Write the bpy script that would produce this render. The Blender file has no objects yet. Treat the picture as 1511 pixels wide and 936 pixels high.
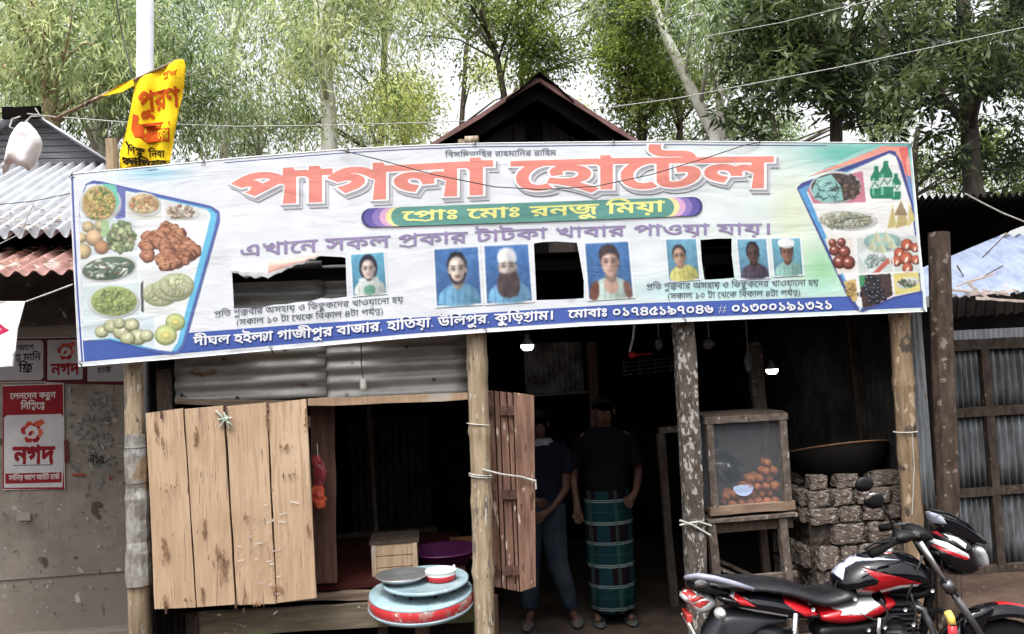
import bpy, math, random
import numpy as np
from mathutils import Vector, Matrix, noise
from mathutils.geometry import delaunay_2d_cdt
R = math.radians
random.seed(7); rng = np.random.default_rng(7)
sc = bpy.context.scene
col = sc.collection

# ------------------------------------------------------------------ camera
YAW, PITCH, ROLL, FPX = R(6.3), R(3.05), R(2.8), 1200.0
CAM = Vector((0.0, -5.27, 2.0))
Fw = Vector((math.sin(YAW)*math.cos(PITCH), math.cos(YAW)*math.cos(PITCH), math.sin(PITCH)))
R0 = Vector((math.cos(YAW), -math.sin(YAW), 0)); U0 = R0.cross(Fw)
CX = R0*math.cos(ROLL) - U0*math.sin(ROLL); CY = U0*math.cos(ROLL) + R0*math.sin(ROLL)
cd = bpy.data.cameras.new('camera'); co = bpy.data.objects.new('camera', cd); col.objects.link(co)
cd.sensor_width = 36; cd.lens = 36*FPX/1511; cd.clip_start = .05; cd.clip_end = 2000
M = Matrix((CX, CY, -Fw)).transposed().to_4x4(); M.translation = CAM; co.matrix_world = M
sc.camera = co
def ray(px, py): return CX*((px-755.5)/FPX) - CY*((py-468)/FPX) + Fw
def P(px, py, y):                       # the place seen at a photo pixel on the wall-parallel plane at depth y
    d = ray(px, py); t = (y-CAM.y)/d.y
    return CAM + d*t
def G(px, py):                          # the place on the ground seen at a photo pixel
    d = ray(px, py); return CAM + d*(-CAM.z/d.z)

# ------------------------------------------------------------------ world, sun, exposure
SUN_EL, SUN_AZ = R(64), R(205)          # azimuth clockwise from +Y
w = bpy.data.worlds.new('World'); sc.world = w; w.use_nodes = True
nt = w.node_tree; bg = nt.nodes['Background']
sky = nt.nodes.new('ShaderNodeTexSky'); sky.sky_type = 'NISHITA'; sky.sun_disc = False
sky.sun_elevation = SUN_EL; sky.sun_rotation = SUN_AZ; sky.air_density = 1.0; sky.dust_density = 6; sky.ozone_density = 1
hs = nt.nodes.new('ShaderNodeHueSaturation'); hs.inputs['Saturation'].default_value = .12; hs.inputs['Value'].default_value = 1.25
nt.links.new(sky.outputs[0], hs.inputs['Color']); nt.links.new(hs.outputs[0], bg.inputs['Color']); bg.inputs['Strength'].default_value = .15
sl = bpy.data.lights.new('sun', 'SUN'); sl.energy = 1.0; sl.angle = R(12); sl.color = (1, .97, .92)
so = bpy.data.objects.new('sun', sl); col.objects.link(so)
sd = Vector((math.sin(SUN_AZ)*math.cos(SUN_EL), math.cos(SUN_AZ)*math.cos(SUN_EL), math.sin(SUN_EL)))
so.rotation_euler = sd.to_track_quat('Z', 'Y').to_euler()
sc.view_settings.view_transform = 'Standard'; sc.view_settings.look = 'None'
sc.view_settings.exposure = 1.1; sc.view_settings.gamma = 1
sc.cycles.max_bounces = 6; sc.cycles.transparent_max_bounces = 12

# ------------------------------------------------------------------ materials
def lin(c):
    if max(c) > 1.001: c = [v/255 for v in c]
    return tuple((v/12.92 if v <= .04045 else ((v+.055)/1.055)**2.4) for v in c[:3])
MATS = {}
def mat(name, c1, c2=None, scale=6, rough=.8, metal=0, stretch=(1, 1, 1), bump=.25, ramp=(.38, .66), spots=None, bscale=None,
        spec=.3, coat=0, c3=None, wave=None):
    if name in MATS: return MATS[name]
    m = bpy.data.materials.new(name); m.use_nodes = True; n = m.node_tree.nodes; L = m.node_tree.links.new
    b = n['Principled BSDF']; b.inputs['Roughness'].default_value = rough; b.inputs['Metallic'].default_value = metal
    b.inputs['Specular IOR Level'].default_value = spec; b.inputs['Coat Weight'].default_value = coat
    b.inputs['Coat Roughness'].default_value = .08
    tc = n.new('ShaderNodeTexCoord'); mp = n.new('ShaderNodeMapping'); mp.inputs['Scale'].default_value = stretch
    L(tc.outputs['Object'], mp.inputs[0])
    c2 = c2 or tuple(v*.7 for v in c1)
    nz = n.new('ShaderNodeTexNoise'); nz.inputs['Scale'].default_value = scale; nz.inputs['Detail'].default_value = 8; nz.inputs['Roughness'].default_value = .65
    L(mp.outputs[0], nz.inputs['Vector'])
    cr = n.new('ShaderNodeValToRGB'); e = cr.color_ramp.elements
    e[0].position, e[1].position = ramp; e[0].color = (*c2, 1); e[1].color = (*c1, 1)
    L(nz.outputs['Fac'], cr.inputs[0]); out = cr.outputs[0]
    if c3:                                 # a second, broader tone
        n3 = n.new('ShaderNodeTexNoise'); n3.inputs['Scale'].default_value = scale*.23; n3.inputs['Detail'].default_value = 4
        L(tc.outputs['Object'], n3.inputs['Vector'])
        r3 = n.new('ShaderNodeValToRGB'); r3.color_ramp.elements[0].position = .45; r3.color_ramp.elements[1].position = .62
        L(n3.outputs['Fac'], r3.inputs[0])
        mx = n.new('ShaderNodeMix'); mx.data_type = 'RGBA'; L(r3.outputs[0], mx.inputs[0]); L(out, mx.inputs[6]); mx.inputs[7].default_value = (*c3, 1); out = mx.outputs[2]
    if spots:
        for (sc_, ss, th, st) in spots:
            m2 = n.new('ShaderNodeMapping'); m2.inputs['Scale'].default_value = st; m2.inputs['Location'].default_value = (ss, th*9, 3)
            L(tc.outputs['Object'], m2.inputs[0])
            n2 = n.new('ShaderNodeTexNoise'); n2.inputs['Scale'].default_value = ss; n2.inputs['Detail'].default_value = 5; L(m2.outputs[0], n2.inputs['Vector'])
            r2 = n.new('ShaderNodeValToRGB'); r2.color_ramp.elements[0].position = th; r2.color_ramp.elements[1].position = th+.03
            L(n2.outputs['Fac'], r2.inputs[0])
            mx = n.new('ShaderNodeMix'); mx.data_type = 'RGBA'; L(r2.outputs[0], mx.inputs[0]); L(out, mx.inputs[6]); mx.inputs[7].default_value = (*sc_, 1); out = mx.outputs[2]
    L(out, b.inputs['Base Color'])
    if bump:
        bp = n.new('ShaderNodeBump'); bp.inputs['Strength'].default_value = bump; bp.inputs['Distance'].default_value = .01
        if bscale:
            nb = n.new('ShaderNodeTexNoise'); nb.inputs['Scale'].default_value = bscale; nb.inputs['Detail'].default_value = 6; L(mp.outputs[0], nb.inputs['Vector']); L(nb.outputs['Fac'], bp.inputs['Height'])
        else: L(nz.outputs['Fac'], bp.inputs['Height'])
        L(bp.outputs[0], b.inputs['Normal'])
    MATS[name] = m; return m
ZG = (9, 9, .9); XG = (.9, 9, 9)
plank_m = mat('planed_pale_wood', (.41, .29, .19), (.28, .185, .115), 3, stretch=ZG, spots=[((.33, .225, .145), 7, .54, (8, 8, .4)), ((.20, .14, .10), 12, .64, (6, 6, .3)), ((.13, .08, .055), 20, .68, (3, 3, .4)), ((.33, .285, .24), 1.1, .60, (3, 3, .5))], c3=(.45, .335, .23), rough=.85, ramp=(.3, .7), bump=.6)
old_m = mat('weathered_brown_wood', (.12, .08, .058), (.05, .03, .021), 3, stretch=ZG, spots=[((.3, .25, .21), 9, .66, (2, 2, 1.2))], spec=.15)
shut_m = mat('reddish_brown_shutter_wood', (.22, .13, .095), (.095, .05, .036), 3, stretch=ZG, spots=[((.42, .35, .3), 8, .64, (3, 3, .8)), ((.07, .035, .025), 6, .64, (3, 3, 1))], spec=.2)
oldx_m = mat('weathered_beam_wood', (.20, .155, .115), (.09, .06, .042), 3, stretch=XG, spots=[((.42, .38, .32), 11, .66, (1, 2, 2)), ((.12, .15, .07), 4, .6, (1, 1, 1))])
grey_m = mat('grey_weathered_frame_wood', (.135, .11, .093), (.06, .046, .038), 5, stretch=(4, 4, 4), spots=[((.27, .24, .22), 14, .645, (2, 2, 1))], spec=.15)
greydk_m = mat('dusty_brown_grey_wood', (.075, .056, .045), (.035, .025, .02), 5, stretch=(4, 4, 2), spec=.1)
bamboo_m = mat('dry_bamboo', (.36, .29, .20), (.20, .145, .09), 6, stretch=(6, 6, .5), spots=[((.12, .10, .085), 9, .60, (2, 2, .5)), ((.42, .385, .33), 16, .62, (2, 2, .5)), ((.06, .045, .035), 22, .66, (2, 2, .6))], rough=.6, bump=.6)
bambooR_m = mat('golden_bamboo', (.25, .175, .105), (.12, .08, .05), 4, stretch=(6, 6, .8), spots=[((.05, .038, .03), 5, .60, (1.5, 1.5, 1)), ((.32, .25, .17), 9, .6, (2, 2, 1))], rough=.6, bump=.6)
post_m = mat('peeling_flecked_post', (.10, .085, .075), (.05, .04, .033), 8, stretch=(2, 2, 1), spots=[((.27, .255, .24), 42, .56, (1, 1, .5)), ((.045, .035, .03), 36, .6, (1, 1, .6))], spec=.1)
rpost_m = mat('mossy_brown_post', (.085, .062, .048), (.035, .025, .02), 10, stretch=(2, 2, .7), spots=[((.17, .135, .115), 16, .6, (1, 1, 1))], bump=.6, spec=.1)
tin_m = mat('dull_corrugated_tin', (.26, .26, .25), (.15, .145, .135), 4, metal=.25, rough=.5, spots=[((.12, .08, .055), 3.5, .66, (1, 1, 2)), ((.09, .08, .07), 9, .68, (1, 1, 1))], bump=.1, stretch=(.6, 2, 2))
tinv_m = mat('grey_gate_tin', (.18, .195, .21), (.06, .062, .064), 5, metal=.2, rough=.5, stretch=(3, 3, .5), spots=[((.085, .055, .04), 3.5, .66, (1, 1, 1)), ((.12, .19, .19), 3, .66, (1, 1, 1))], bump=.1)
tindark_m = mat('shade_black_tin', (.016, .014, .013), (.008, .007, .006), 5, rough=.9, bump=.15, spec=.02)  # tin with the shade of interiors and roof undersides put into its colour
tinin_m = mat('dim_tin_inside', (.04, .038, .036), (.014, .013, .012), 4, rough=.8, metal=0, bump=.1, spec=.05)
roofw_m = mat('pale_zinc_roof', (.46, .47, .50), (.34, .35, .38), 5, metal=.1, rough=.55, bump=.05, spots=[((.36, .28, .24), 4, .69, (1, 1, 1))])
roofr_m = mat('rusty_pink_roof', (.36, .21, .19), (.24, .12, .1), 6, rough=.7, bump=.1, spots=[((.5, .44, .4), 3.5, .62, (1, 1, 1))])
roofe_m = mat('maroon_roof_edge', (.15, .075, .07), (.09, .04, .035), 8, rough=.6)
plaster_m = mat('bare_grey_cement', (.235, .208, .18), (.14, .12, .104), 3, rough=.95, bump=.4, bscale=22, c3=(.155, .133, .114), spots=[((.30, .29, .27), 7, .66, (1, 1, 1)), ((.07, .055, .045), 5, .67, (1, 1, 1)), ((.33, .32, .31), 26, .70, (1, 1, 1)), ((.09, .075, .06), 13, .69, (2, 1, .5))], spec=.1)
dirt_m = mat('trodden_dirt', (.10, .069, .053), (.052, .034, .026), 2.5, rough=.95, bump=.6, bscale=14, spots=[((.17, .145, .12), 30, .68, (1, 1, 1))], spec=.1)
shade_black_m = mat('shade_black', (.009, .008, .007), (.005, .004, .004), 4, rough=1, spec=0)  # near-black base colour standing in for deep shade indoors and under roofs
brick_m = mat('mud_daubed_brick', (.15, .13, .115), (.06, .045, .038), 5, rough=.95, bump=.9, bscale=11, c3=(.11, .085, .07), spots=[((.27, .25, .23), 6, .58, (1, 1, 1)), ((.025, .02, .017), 4, .61, (1, 1, 1))], spec=.1)
mud_m = mat('dried_mud', (.06, .048, .04), (.022, .018, .015), 9, rough=.95, bump=.9, bscale=25, spec=.05)
steel_m = mat('polished_steel', (.8, .8, .81), (.65, .65, .67), 5, rough=.32, metal=.93, bump=0)
galv_m = mat('galvanised_pole', (.62, .64, .68), (.5, .52, .56), 6, rough=.4, metal=.4, bump=.05)
iron_m = mat('rusty_iron', (.12, .06, .045), (.05, .03, .025), 20, rough=.7, metal=.3)
wok_m = mat('blackened_iron_pan', (.010, .009, .008), (.006, .005, .005), 10, rough=.8, bump=.2, spec=.1)
wokrim_m = mat('greasy_rim', (.22, .12, .06), (.1, .05, .03), 20, rough=.5)
blue_m = mat('pale_blue_enamel', (.27, .38, .42), (.20, .28, .31), 7, rough=.4, spots=[((.42, .46, .46), 14, .63, (1, 1, 1)), ((.12, .10, .09), 9, .68, (1, 1, 1))], bump=.1)
redrim_m = mat('chipped_red_enamel', (.42, .03, .035), (.30, .17, .16), 7, rough=.4, ramp=(.42, .5), spots=[((.45, .42, .4), 13, .58, (1, 1, 1))], bump=.1)
purple_m = mat('purple_plastic', (.09, .018, .075), (.06, .01, .05), 3, rough=.4, bump=0)
red_m = mat('red_plastic', (.62, .03, .04), (.55, .03, .04), 3, rough=.35, bump=0)
white_m = mat('white_plastic', (.74, .74, .73), (.66, .66, .66), 3, rough=.5, bump=.05)
bulbbase_m = mat('grey_lamp_holder', (.55, .53, .5), (.4, .38, .35), 6, rough=.5)
black_m = mat('black_plastic', (.008, .008, .009), (.005, .005, .006), 8, rough=.45, bump=.1, spec=.25)
rubber_m = mat('tyre_rubber', (.012, .012, .012), (.008, .008, .008), 20, rough=.85, spec=.1)
bpaint_m = mat('gloss_black_paint', (.004, .004, .006), (.003, .003, .005), 3, rough=.07, bump=0, spec=.42, coat=0)
rpaint_m = mat('gloss_red_paint', (.36, .008, .014), (.28, .006, .01), 3, rough=.15, bump=0, spec=.4, coat=0)
wpaint_m = mat('gloss_white_decal', (.55, .56, .58), (.5, .51, .53), 3, rough=.2, bump=0, coat=.3)
seat_m = mat('black_vinyl_seat', (.012, .012, .014), (.008, .008, .01), 30, rough=.36, bump=.15, spec=.35)
greyp_m = mat('dark_grey_plastic', (.04, .042, .05), (.025, .027, .032), 10, rough=.4, bump=.1, spec=.3)
alloy_m = mat('cast_alloy', (.16, .16, .17), (.07, .07, .075), 12, rough=.4, metal=.8)
lens_m = mat('clear_lens', (.62, .64, .66), (.45, .47, .5), 18, rough=.08, bump=.1, spec=.8, metal=.4, coat=1)
rlens_m = mat('red_lens', (.5, .06, .05), (.35, .03, .03), 14, rough=.15, bump=0, coat=1)
yel_m = mat('yellow_tape', (.7, .5, .1), (.55, .4, .1), 9, rough=.5)
rope_m = mat('pale_string', (.42, .42, .39), (.3, .3, .28), 30, rough=.9)
wire_m = mat('black_wire', (.03, .03, .03), (.02, .02, .02), 8, rough=.6)
foil_m = mat('silvery_wrap', (.42, .41, .39), (.20, .185, .17), 9, rough=.3, metal=.4, bump=1, bscale=16, stretch=(2, 2, 1), spots=[((.28, .2, .13), 4, .58, (1, 1, 1))])
skin_m = mat('brown_skin', (.045, .022, .016), (.032, .015, .011), 10, rough=.6, bump=.05, spec=.12)
hair_m = mat('black_hair', (.005, .004, .004), (.003, .003, .003), 60, rough=.7, spec=.05)
shirt_m = mat('black_shirt', (.004, .004, .005), (.003, .003, .0035), 12, rough=1, spec=0)
shirt2_m = mat('navy_tshirt', (.006, .007, .012), (.004, .004, .008), 12, rough=1, spec=0)
collar_m = mat('grey_white_cloth', (.12, .12, .13), (.08, .08, .09), 12, rough=1, spec=0)
jean_m = mat('faded_blue_denim', (.015, .022, .03), (.006, .010, .017), 6, rough=1, c3=(.028, .033, .036), bump=.3, spec=0)
sandal_m = mat('grey_sandal', (.03, .03, .03), (.02, .02, .02), 9, rough=.8, spec=.1)
orange_m = mat('fried_orange_dough', (.36, .125, .04), (.16, .045, .016), 20, rough=.55, bump=.4, spec=.2)
paperblue_m = mat('pale_blue_card', (.33, .41, .60), (.28, .35, .52), 6, rough=.7, bump=0)
bark_m = mat('pale_bark', (.68, .66, .60), (.42, .39, .33), 5, stretch=(3, 3, .7), rough=.9, bump=.4, c3=(.74, .73, .69))
barkb_m = mat('tan_bark', (.38, .29, .19), (.22, .16, .1), 5, stretch=(3, 3, .7), rough=.9, bump=.4)
barkd_m = mat('dark_bark', (.085, .068, .055), (.04, .032, .026), 7, stretch=(3, 3, .7), rough=.95, bump=.6)
litter_m = mat('dry_fallen_leaf', (.50, .38, .27), (.32, .2, .12), 9, rough=.9)

def glassmat():
    m = bpy.data.materials.new('dusty_showcase_glass'); m.use_nodes = True; n = m.node_tree.nodes; L = m.node_tree.links.new
    for x in list(n):
        if x.type != 'OUTPUT_MATERIAL': n.remove(x)
    t = n.new('ShaderNodeBsdfTransparent'); g = n.new('ShaderNodeBsdfGlossy'); g.inputs['Roughness'].default_value = .05
    d = n.new('ShaderNodeBsdfDiffuse'); d.inputs['Color'].default_value = (.3, .34, .38, 1)
    a = n.new('ShaderNodeMixShader'); a.inputs[0].default_value = .07; L(t.outputs[0], a.inputs[1]); L(d.outputs[0], a.inputs[2])
    b = n.new('ShaderNodeMixShader'); b.inputs[0].default_value = .08; L(a.outputs[0], b.inputs[1]); L(g.outputs[0], b.inputs[2])
    L(b.outputs[0], n['Material Output'].inputs[0]); return m
glass_m = glassmat()
def emis(name, c, s):
    m = bpy.data.materials.new(name); m.use_nodes = True; b = m.node_tree.nodes['Principled BSDF']
    b.inputs['Base Color'].default_value = (*c, 1); b.inputs['Emission Color'].default_value = (*c, 1); b.inputs['Emission Strength'].default_value = s; return m
lamp_m = emis('lit_bulb', (1, .98, .95), 9)
def leafmat(name, c1, c2, trans=.35, rough=.5):
    m = bpy.data.materials.new(name); m.use_nodes = True; n = m.node_tree.nodes; L = m.node_tree.links.new
    b = n['Principled BSDF']; b.inputs['Roughness'].default_value = rough; b.inputs['Specular IOR Level'].default_value = .4
    g = n.new('ShaderNodeNewGeometry'); cr = n.new('ShaderNodeValToRGB'); cr.color_ramp.elements[0].color = (*c2, 1); cr.color_ramp.elements[1].color = (*c1, 1)
    tc = n.new('ShaderNodeTexCoord'); nz = n.new('ShaderNodeTexNoise'); nz.inputs['Scale'].default_value = 1.6; nz.inputs['Detail'].default_value = 2; L(tc.outputs['Object'], nz.inputs['Vector'])
    mr = n.new('ShaderNodeMapRange'); mr.inputs[1].default_value = .36; mr.inputs[2].default_value = .64; mr.inputs[3].default_value = -.35; mr.inputs[4].default_value = .5; L(nz.outputs['Fac'], mr.inputs[0])
    ad = n.new('ShaderNodeMath'); ad.operation = 'MULTIPLY_ADD'; ad.inputs[1].default_value = .75; L(g.outputs['Random Per Island'], ad.inputs[0]); L(mr.outputs[0], ad.inputs[2])
    L(ad.outputs[0], cr.inputs[0]); L(cr.outputs[0], b.inputs['Base Color'])
    t = n.new('ShaderNodeBsdfTranslucent'); br = n.new('ShaderNodeHueSaturation'); br.inputs['Value'].default_value = 1.6; L(cr.outputs[0], br.inputs['Color']); L(br.outputs[0], t.inputs['Color'])
    mx = n.new('ShaderNodeMixShader'); mx.inputs[0].default_value = trans; L(b.outputs[0], mx.inputs[1]); L(t.outputs[0], mx.inputs[2])
    L(mx.outputs[0], n['Material Output'].inputs[0]); return m
def printmat(name, rough=.45, spec=.35, wear=.12, emi=0):
    m = bpy.data.materials.new(name); m.use_nodes = True; n = m.node_tree.nodes; L = m.node_tree.links.new
    b = n['Principled BSDF']; b.inputs['Roughness'].default_value = rough; b.inputs['Specular IOR Level'].default_value = spec
    a = n.new('ShaderNodeAttribute'); a.attribute_name = 'print'
    tc = n.new('ShaderNodeTexCoord'); nz = n.new('ShaderNodeTexNoise'); nz.inputs['Scale'].default_value = 5; nz.inputs['Detail'].default_value = 8; L(tc.outputs['Object'], nz.inputs['Vector'])
    mr = n.new('ShaderNodeMapRange'); mr.inputs[1].default_value = .3; mr.inputs[2].default_value = .7; mr.inputs[3].default_value = 1-wear; mr.inputs[4].default_value = 1
    L(nz.outputs['Fac'], mr.inputs[0])
    mx = n.new('ShaderNodeMix'); mx.data_type = 'RGBA'; mx.blend_type = 'MULTIPLY'; mx.inputs[0].default_value = 1
    L(a.outputs['Color'], mx.inputs[6]); L(mr.outputs[0], mx.inputs[7]); L(mx.outputs[2], b.inputs['Base Color'])
    m2 = n.new('ShaderNodeMapping'); m2.inputs['Rotation'].default_value = (0, R(35), 0); m2.inputs['Scale'].default_value = (.9, 1, 3.2); L(tc.outputs['Object'], m2.inputs[0])
    n2 = n.new('ShaderNodeTexNoise'); n2.inputs['Scale'].default_value = 1.5; n2.inputs['Detail'].default_value = 4; n2.inputs['Distortion'].default_value = .6; L(m2.outputs[0], n2.inputs['Vector'])
    bp = n.new('ShaderNodeBump'); bp.inputs['Strength'].default_value = .28; bp.inputs['Distance'].default_value = .05; L(n2.outputs['Fac'], bp.inputs['Height']); L(bp.outputs[0], b.inputs['Normal'])
    return m
print_m = printmat('printed_vinyl'); paper_m = printmat('printed_paper', .8, .1, .25); cloth_m = printmat('printed_cloth', .8, .1, .1)

# ------------------------------------------------------------------ object helpers
def origin(p):
    v = Vector((0, 0, 0))
    while p is not None: v += p.location; p = p.parent
    return v
def tag(o, label=None, cat=None, group=None, kind=None):
    if label: o['label'] = label
    if cat: o['category'] = cat
    if group: o['group'] = group
    if kind: o['kind'] = kind
    return o
def thing(name, label, cat, loc, group=None, rotz=0):
    o = bpy.data.objects.new(name, None); col.objects.link(o); o.location = loc; o.rotation_euler = (0, 0, rotz); o.empty_display_size = .1
    return tag(o, label, cat, group)
class MB:
    def __init__(s): s.v = []; s.f = []; s.c = []; s.sm = True
    def add(s, vs, fs, cols=None):
        k = len(s.v); s.v += [tuple(v) for v in vs]; s.f += [tuple(i+k for i in f) for f in fs]
        if cols is not None: s.c += cols
        return s
    def box(s, c, d, rot=None):
        c = Vector(c); h = Vector(d)/2; vs = []
        for z in (-1, 1):
            for y in (-1, 1):
                for x in (-1, 1):
                    p = Vector((x*h.x, y*h.y, z*h.z)); vs.append(c + (rot @ p if rot else p))
        return s.add(vs, [(0, 2, 3, 1), (4, 5, 7, 6), (0, 1, 5, 4), (2, 6, 7, 3), (0, 4, 6, 2), (1, 3, 7, 5)])
    def beam(s, p0, p1, wd, th, nrm=(0, -1, 0), seg=6, jit=.004):        # rough-sawn piece with wavering edges
        p0 = Vector(p0); p1 = Vector(p1); d = (p1-p0).normalized(); n = Vector(nrm); n = (n - d*n.dot(d)).normalized(); u = d.cross(n)
        vs = []
        for i in range(seg+1):
            c = p0.lerp(p1, i/seg)
            for a, b in ((-1, -1), (1, -1), (1, 1), (-1, 1)):
                j = (random.uniform(-jit, jit), random.uniform(-jit, jit)*.5)
                vs.append(c + u*(a*wd/2+j[0]) + n*(b*th/2+j[1]))
        fs = [(i*4+k, i*4+(k+1) % 4, i*4+4+(k+1) % 4, i*4+4+k) for i in range(seg) for k in range(4)]
        fs += [(3, 2, 1, 0), tuple(seg*4+k for k in range(4))]
        return s.add(vs, fs)
    def tube(s, pts, rad, n=8, caps=True):
        pts = [Vector(p) for p in pts]
        if not hasattr(rad, '__len__'): rad = [rad]*len(pts)
        up = Vector((0, 0, 1)); vs = []
        d0 = (pts[1]-pts[0]).normalized(); a = d0.cross(up)
        if a.length < .1: a = d0.cross(Vector((0, 1, 0)))
        a.normalize()
        for i, p in enumerate(pts):
            d = (pts[min(i+1, len(pts)-1)] - pts[max(i-1, 0)]).normalized()
            a = (a - d*a.dot(d)).normalized(); b = d.cross(a)
            vs += [p + (a*math.cos(t)+b*math.sin(t))*rad[i] for t in [2*math.pi*k/n for k in range(n)]]
        fs = [(i*n+k, i*n+(k+1) % n, (i+1)*n+(k+1) % n, (i+1)*n+k) for i in range(len(pts)-1) for k in range(n)]
        if caps: fs += [tuple(range(n))[::-1], tuple(len(vs)-n+k for k in range(n))]
        return s.add(vs, fs)
    def lathe(s, prof, c, n=24, rot=None, a0=0, a1=2*math.pi):
        c = Vector(c); full = abs(a1-a0-2*math.pi) < 1e-6; m = n if full else n+1; vs = []
        for r, z in prof:
            for k in range(m):
                t = a0+(a1-a0)*k/n; p = Vector((r*math.cos(t), r*math.sin(t), z)); vs.append(c+(rot @ p if rot else p))
        fs = [(i*m+k, i*m+(k+1) % m, (i+1)*m+(k+1) % m, (i+1)*m+k) for i in range(len(prof)-1) for k in range(n)]
        return s.add(vs, fs)
    def ell(s, c, r, n=10, m=7, rot=None, jit=0):
        c = Vector(c); vs = []; 
        if not hasattr(r, '__len__'): r = (r, r, r)
        for i in range(m+1):
            t = math.pi*i/m
            for k in range(n):
                a = 2*math.pi*k/n; q = 1+random.uniform(-jit, jit)
                p = Vector((r[0]*math.sin(t)*math.cos(a)*q, r[1]*math.sin(t)*math.sin(a)*q, r[2]*math.cos(t)*q)); vs.append(c+(rot @ p if rot else p))
        return s.add(vs, [(i*n+k, (i+1)*n+k, (i+1)*n+(k+1) % n, i*n+(k+1) % n) for i in range(m) for k in range(n)])
    def corr(s, p0, pu, pv, waves, amp=.012, nv=6, per=8, jit=0, rag=0):   # corrugated sheet: ribs run along pv
        p0, pu, pv = Vector(p0), Vector(pu), Vector(pv); U = pu-p0; V = pv-p0; n = U.cross(V).normalized(); nu = int(waves*per); vs = []
        for j in range(nv+1):
            for i in range(nu+1):
                b = V*(j/nv)
                if rag and j == 0: b = b + V.normalized()*random.uniform(-rag, rag)*.5
                vs.append(p0+U*(i/nu)+b+n*(amp*math.sin(2*math.pi*i/per)+noise.noise((p0+U*(i/nu)+V*(j/nv))*2)*jit))
        return s.add(vs, [(j*(nu+1)+i, j*(nu+1)+i+1, (j+1)*(nu+1)+i+1, (j+1)*(nu+1)+i) for j in range(nv) for i in range(nu)])
    def squash(s, cy, f): s.v = [(v[0], cy+(v[1]-cy)*f, v[2]) for v in s.v]; return s
    def build(s, name, m, parent=None, label=None, smooth=None, solid=0, bevel=0, kind=None, local=False):
        o = Vector((0, 0, 0)) if local else origin(parent)
        me = bpy.data.meshes.new(name); me.from_pydata([(v[0]-o.x, v[1]-o.y, v[2]-o.z) for v in s.v], [], s.f)
        if s.c:
            a = me.color_attributes.new('print', 'FLOAT_COLOR', 'CORNER'); arr = []
            for poly, c in zip(me.polygons, s.c):
                if hasattr(c[0], '__len__'):
                    for k in range(poly.loop_total): arr += [*c[k], 1]
                else: arr += [*c, 1]*poly.loop_total
            a.data.foreach_set('color', arr)
        me.materials.append(m); ob = bpy.data.objects.new(name, me); col.objects.link(ob)
        if smooth is None: smooth = False
        if smooth: me.polygons.foreach_set('use_smooth', [True]*len(me.polygons))
        if bevel:
            b = ob.modifiers.new('b', 'BEVEL'); b.width = bevel; b.segments = 2; b.limit_method = 'ANGLE'; b.angle_limit = R(40)
        if solid:
            b = ob.modifiers.new('s', 'SOLIDIFY'); b.thickness = solid
        if parent: ob.parent = parent
        return tag(ob, label, kind=kind)
def area(p): return .5*sum(p[i][0]*p[(i+1) % len(p)][1]-p[(i+1) % len(p)][0]*p[i][1] for i in range(len(p)))
def inside(p, loops):
    w_ = 0
    for L_ in loops:
        for i in range(len(L_)):
            a = L_[i]; b = L_[(i+1) % len(L_)]
            if a[1] <= p[1]:
                if b[1] > p[1] and (b[0]-a[0])*(p[1]-a[1])-(p[0]-a[0])*(b[1]-a[1]) > 0: w_ += 1
            elif b[1] <= p[1] and (b[0]-a[0])*(p[1]-a[1])-(p[0]-a[0])*(b[1]-a[1]) < 0: w_ -= 1
    return w_
def fill(loops, grid=0, holes=()):
    pts = []; ed = []
    for L_ in list(loops)+list(holes):
        k = len(pts); pts += [Vector((q[0], q[1])) for q in L_]; ed += [(k+i, k+(i+1) % len(L_)) for i in range(len(L_))]
    if grid:
        xs = [q[0] for L_ in loops for q in L_]; ys = [q[1] for L_ in loops for q in L_]
        gx = math.ceil(min(xs)/grid)*grid
        while gx < max(xs):
            gy = math.ceil(min(ys)/grid)*grid
            while gy < max(ys):
                if inside((gx, gy), loops): pts.append(Vector((gx+.013, gy+.017)))
                gy += grid
            gx += grid
    v, e, f, *_ = delaunay_2d_cdt(pts, ed, [], 0, 1e-6)
    out = []
    for t in f:
        c = (sum(v[i].x for i in t)/len(t), sum(v[i].y for i in t)/len(t))
        if inside(c, loops) and not (holes and any(inside(c, [h]) for h in holes)): out.append(tuple(t))
    return [(q.x, q.y) for q in v], out
def edge_dist(p, loop):
    d = 1e9
    for i in range(len(loop)):
        a = loop[i]; b = loop[(i+1) % len(loop)]; dx = b[0]-a[0]; dy = b[1]-a[1]; q = dx*dx+dy*dy or 1e-9
        t = max(0, min(1, ((p[0]-a[0])*dx+(p[1]-a[1])*dy)/q)); d = min(d, math.hypot(p[0]-a[0]-t*dx, p[1]-a[1]-t*dy))
    return d
def smooth_loop(p, it=2):
    for _ in range(it):
        q = []
        for i in range(len(p)):
            a = p[i]; b = p[(i+1) % len(p)]; q += [(a[0]*.75+b[0]*.25, a[1]*.75+b[1]*.25), (a[0]*.25+b[0]*.75, a[1]*.25+b[1]*.75)]
        p = q
    return p

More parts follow.
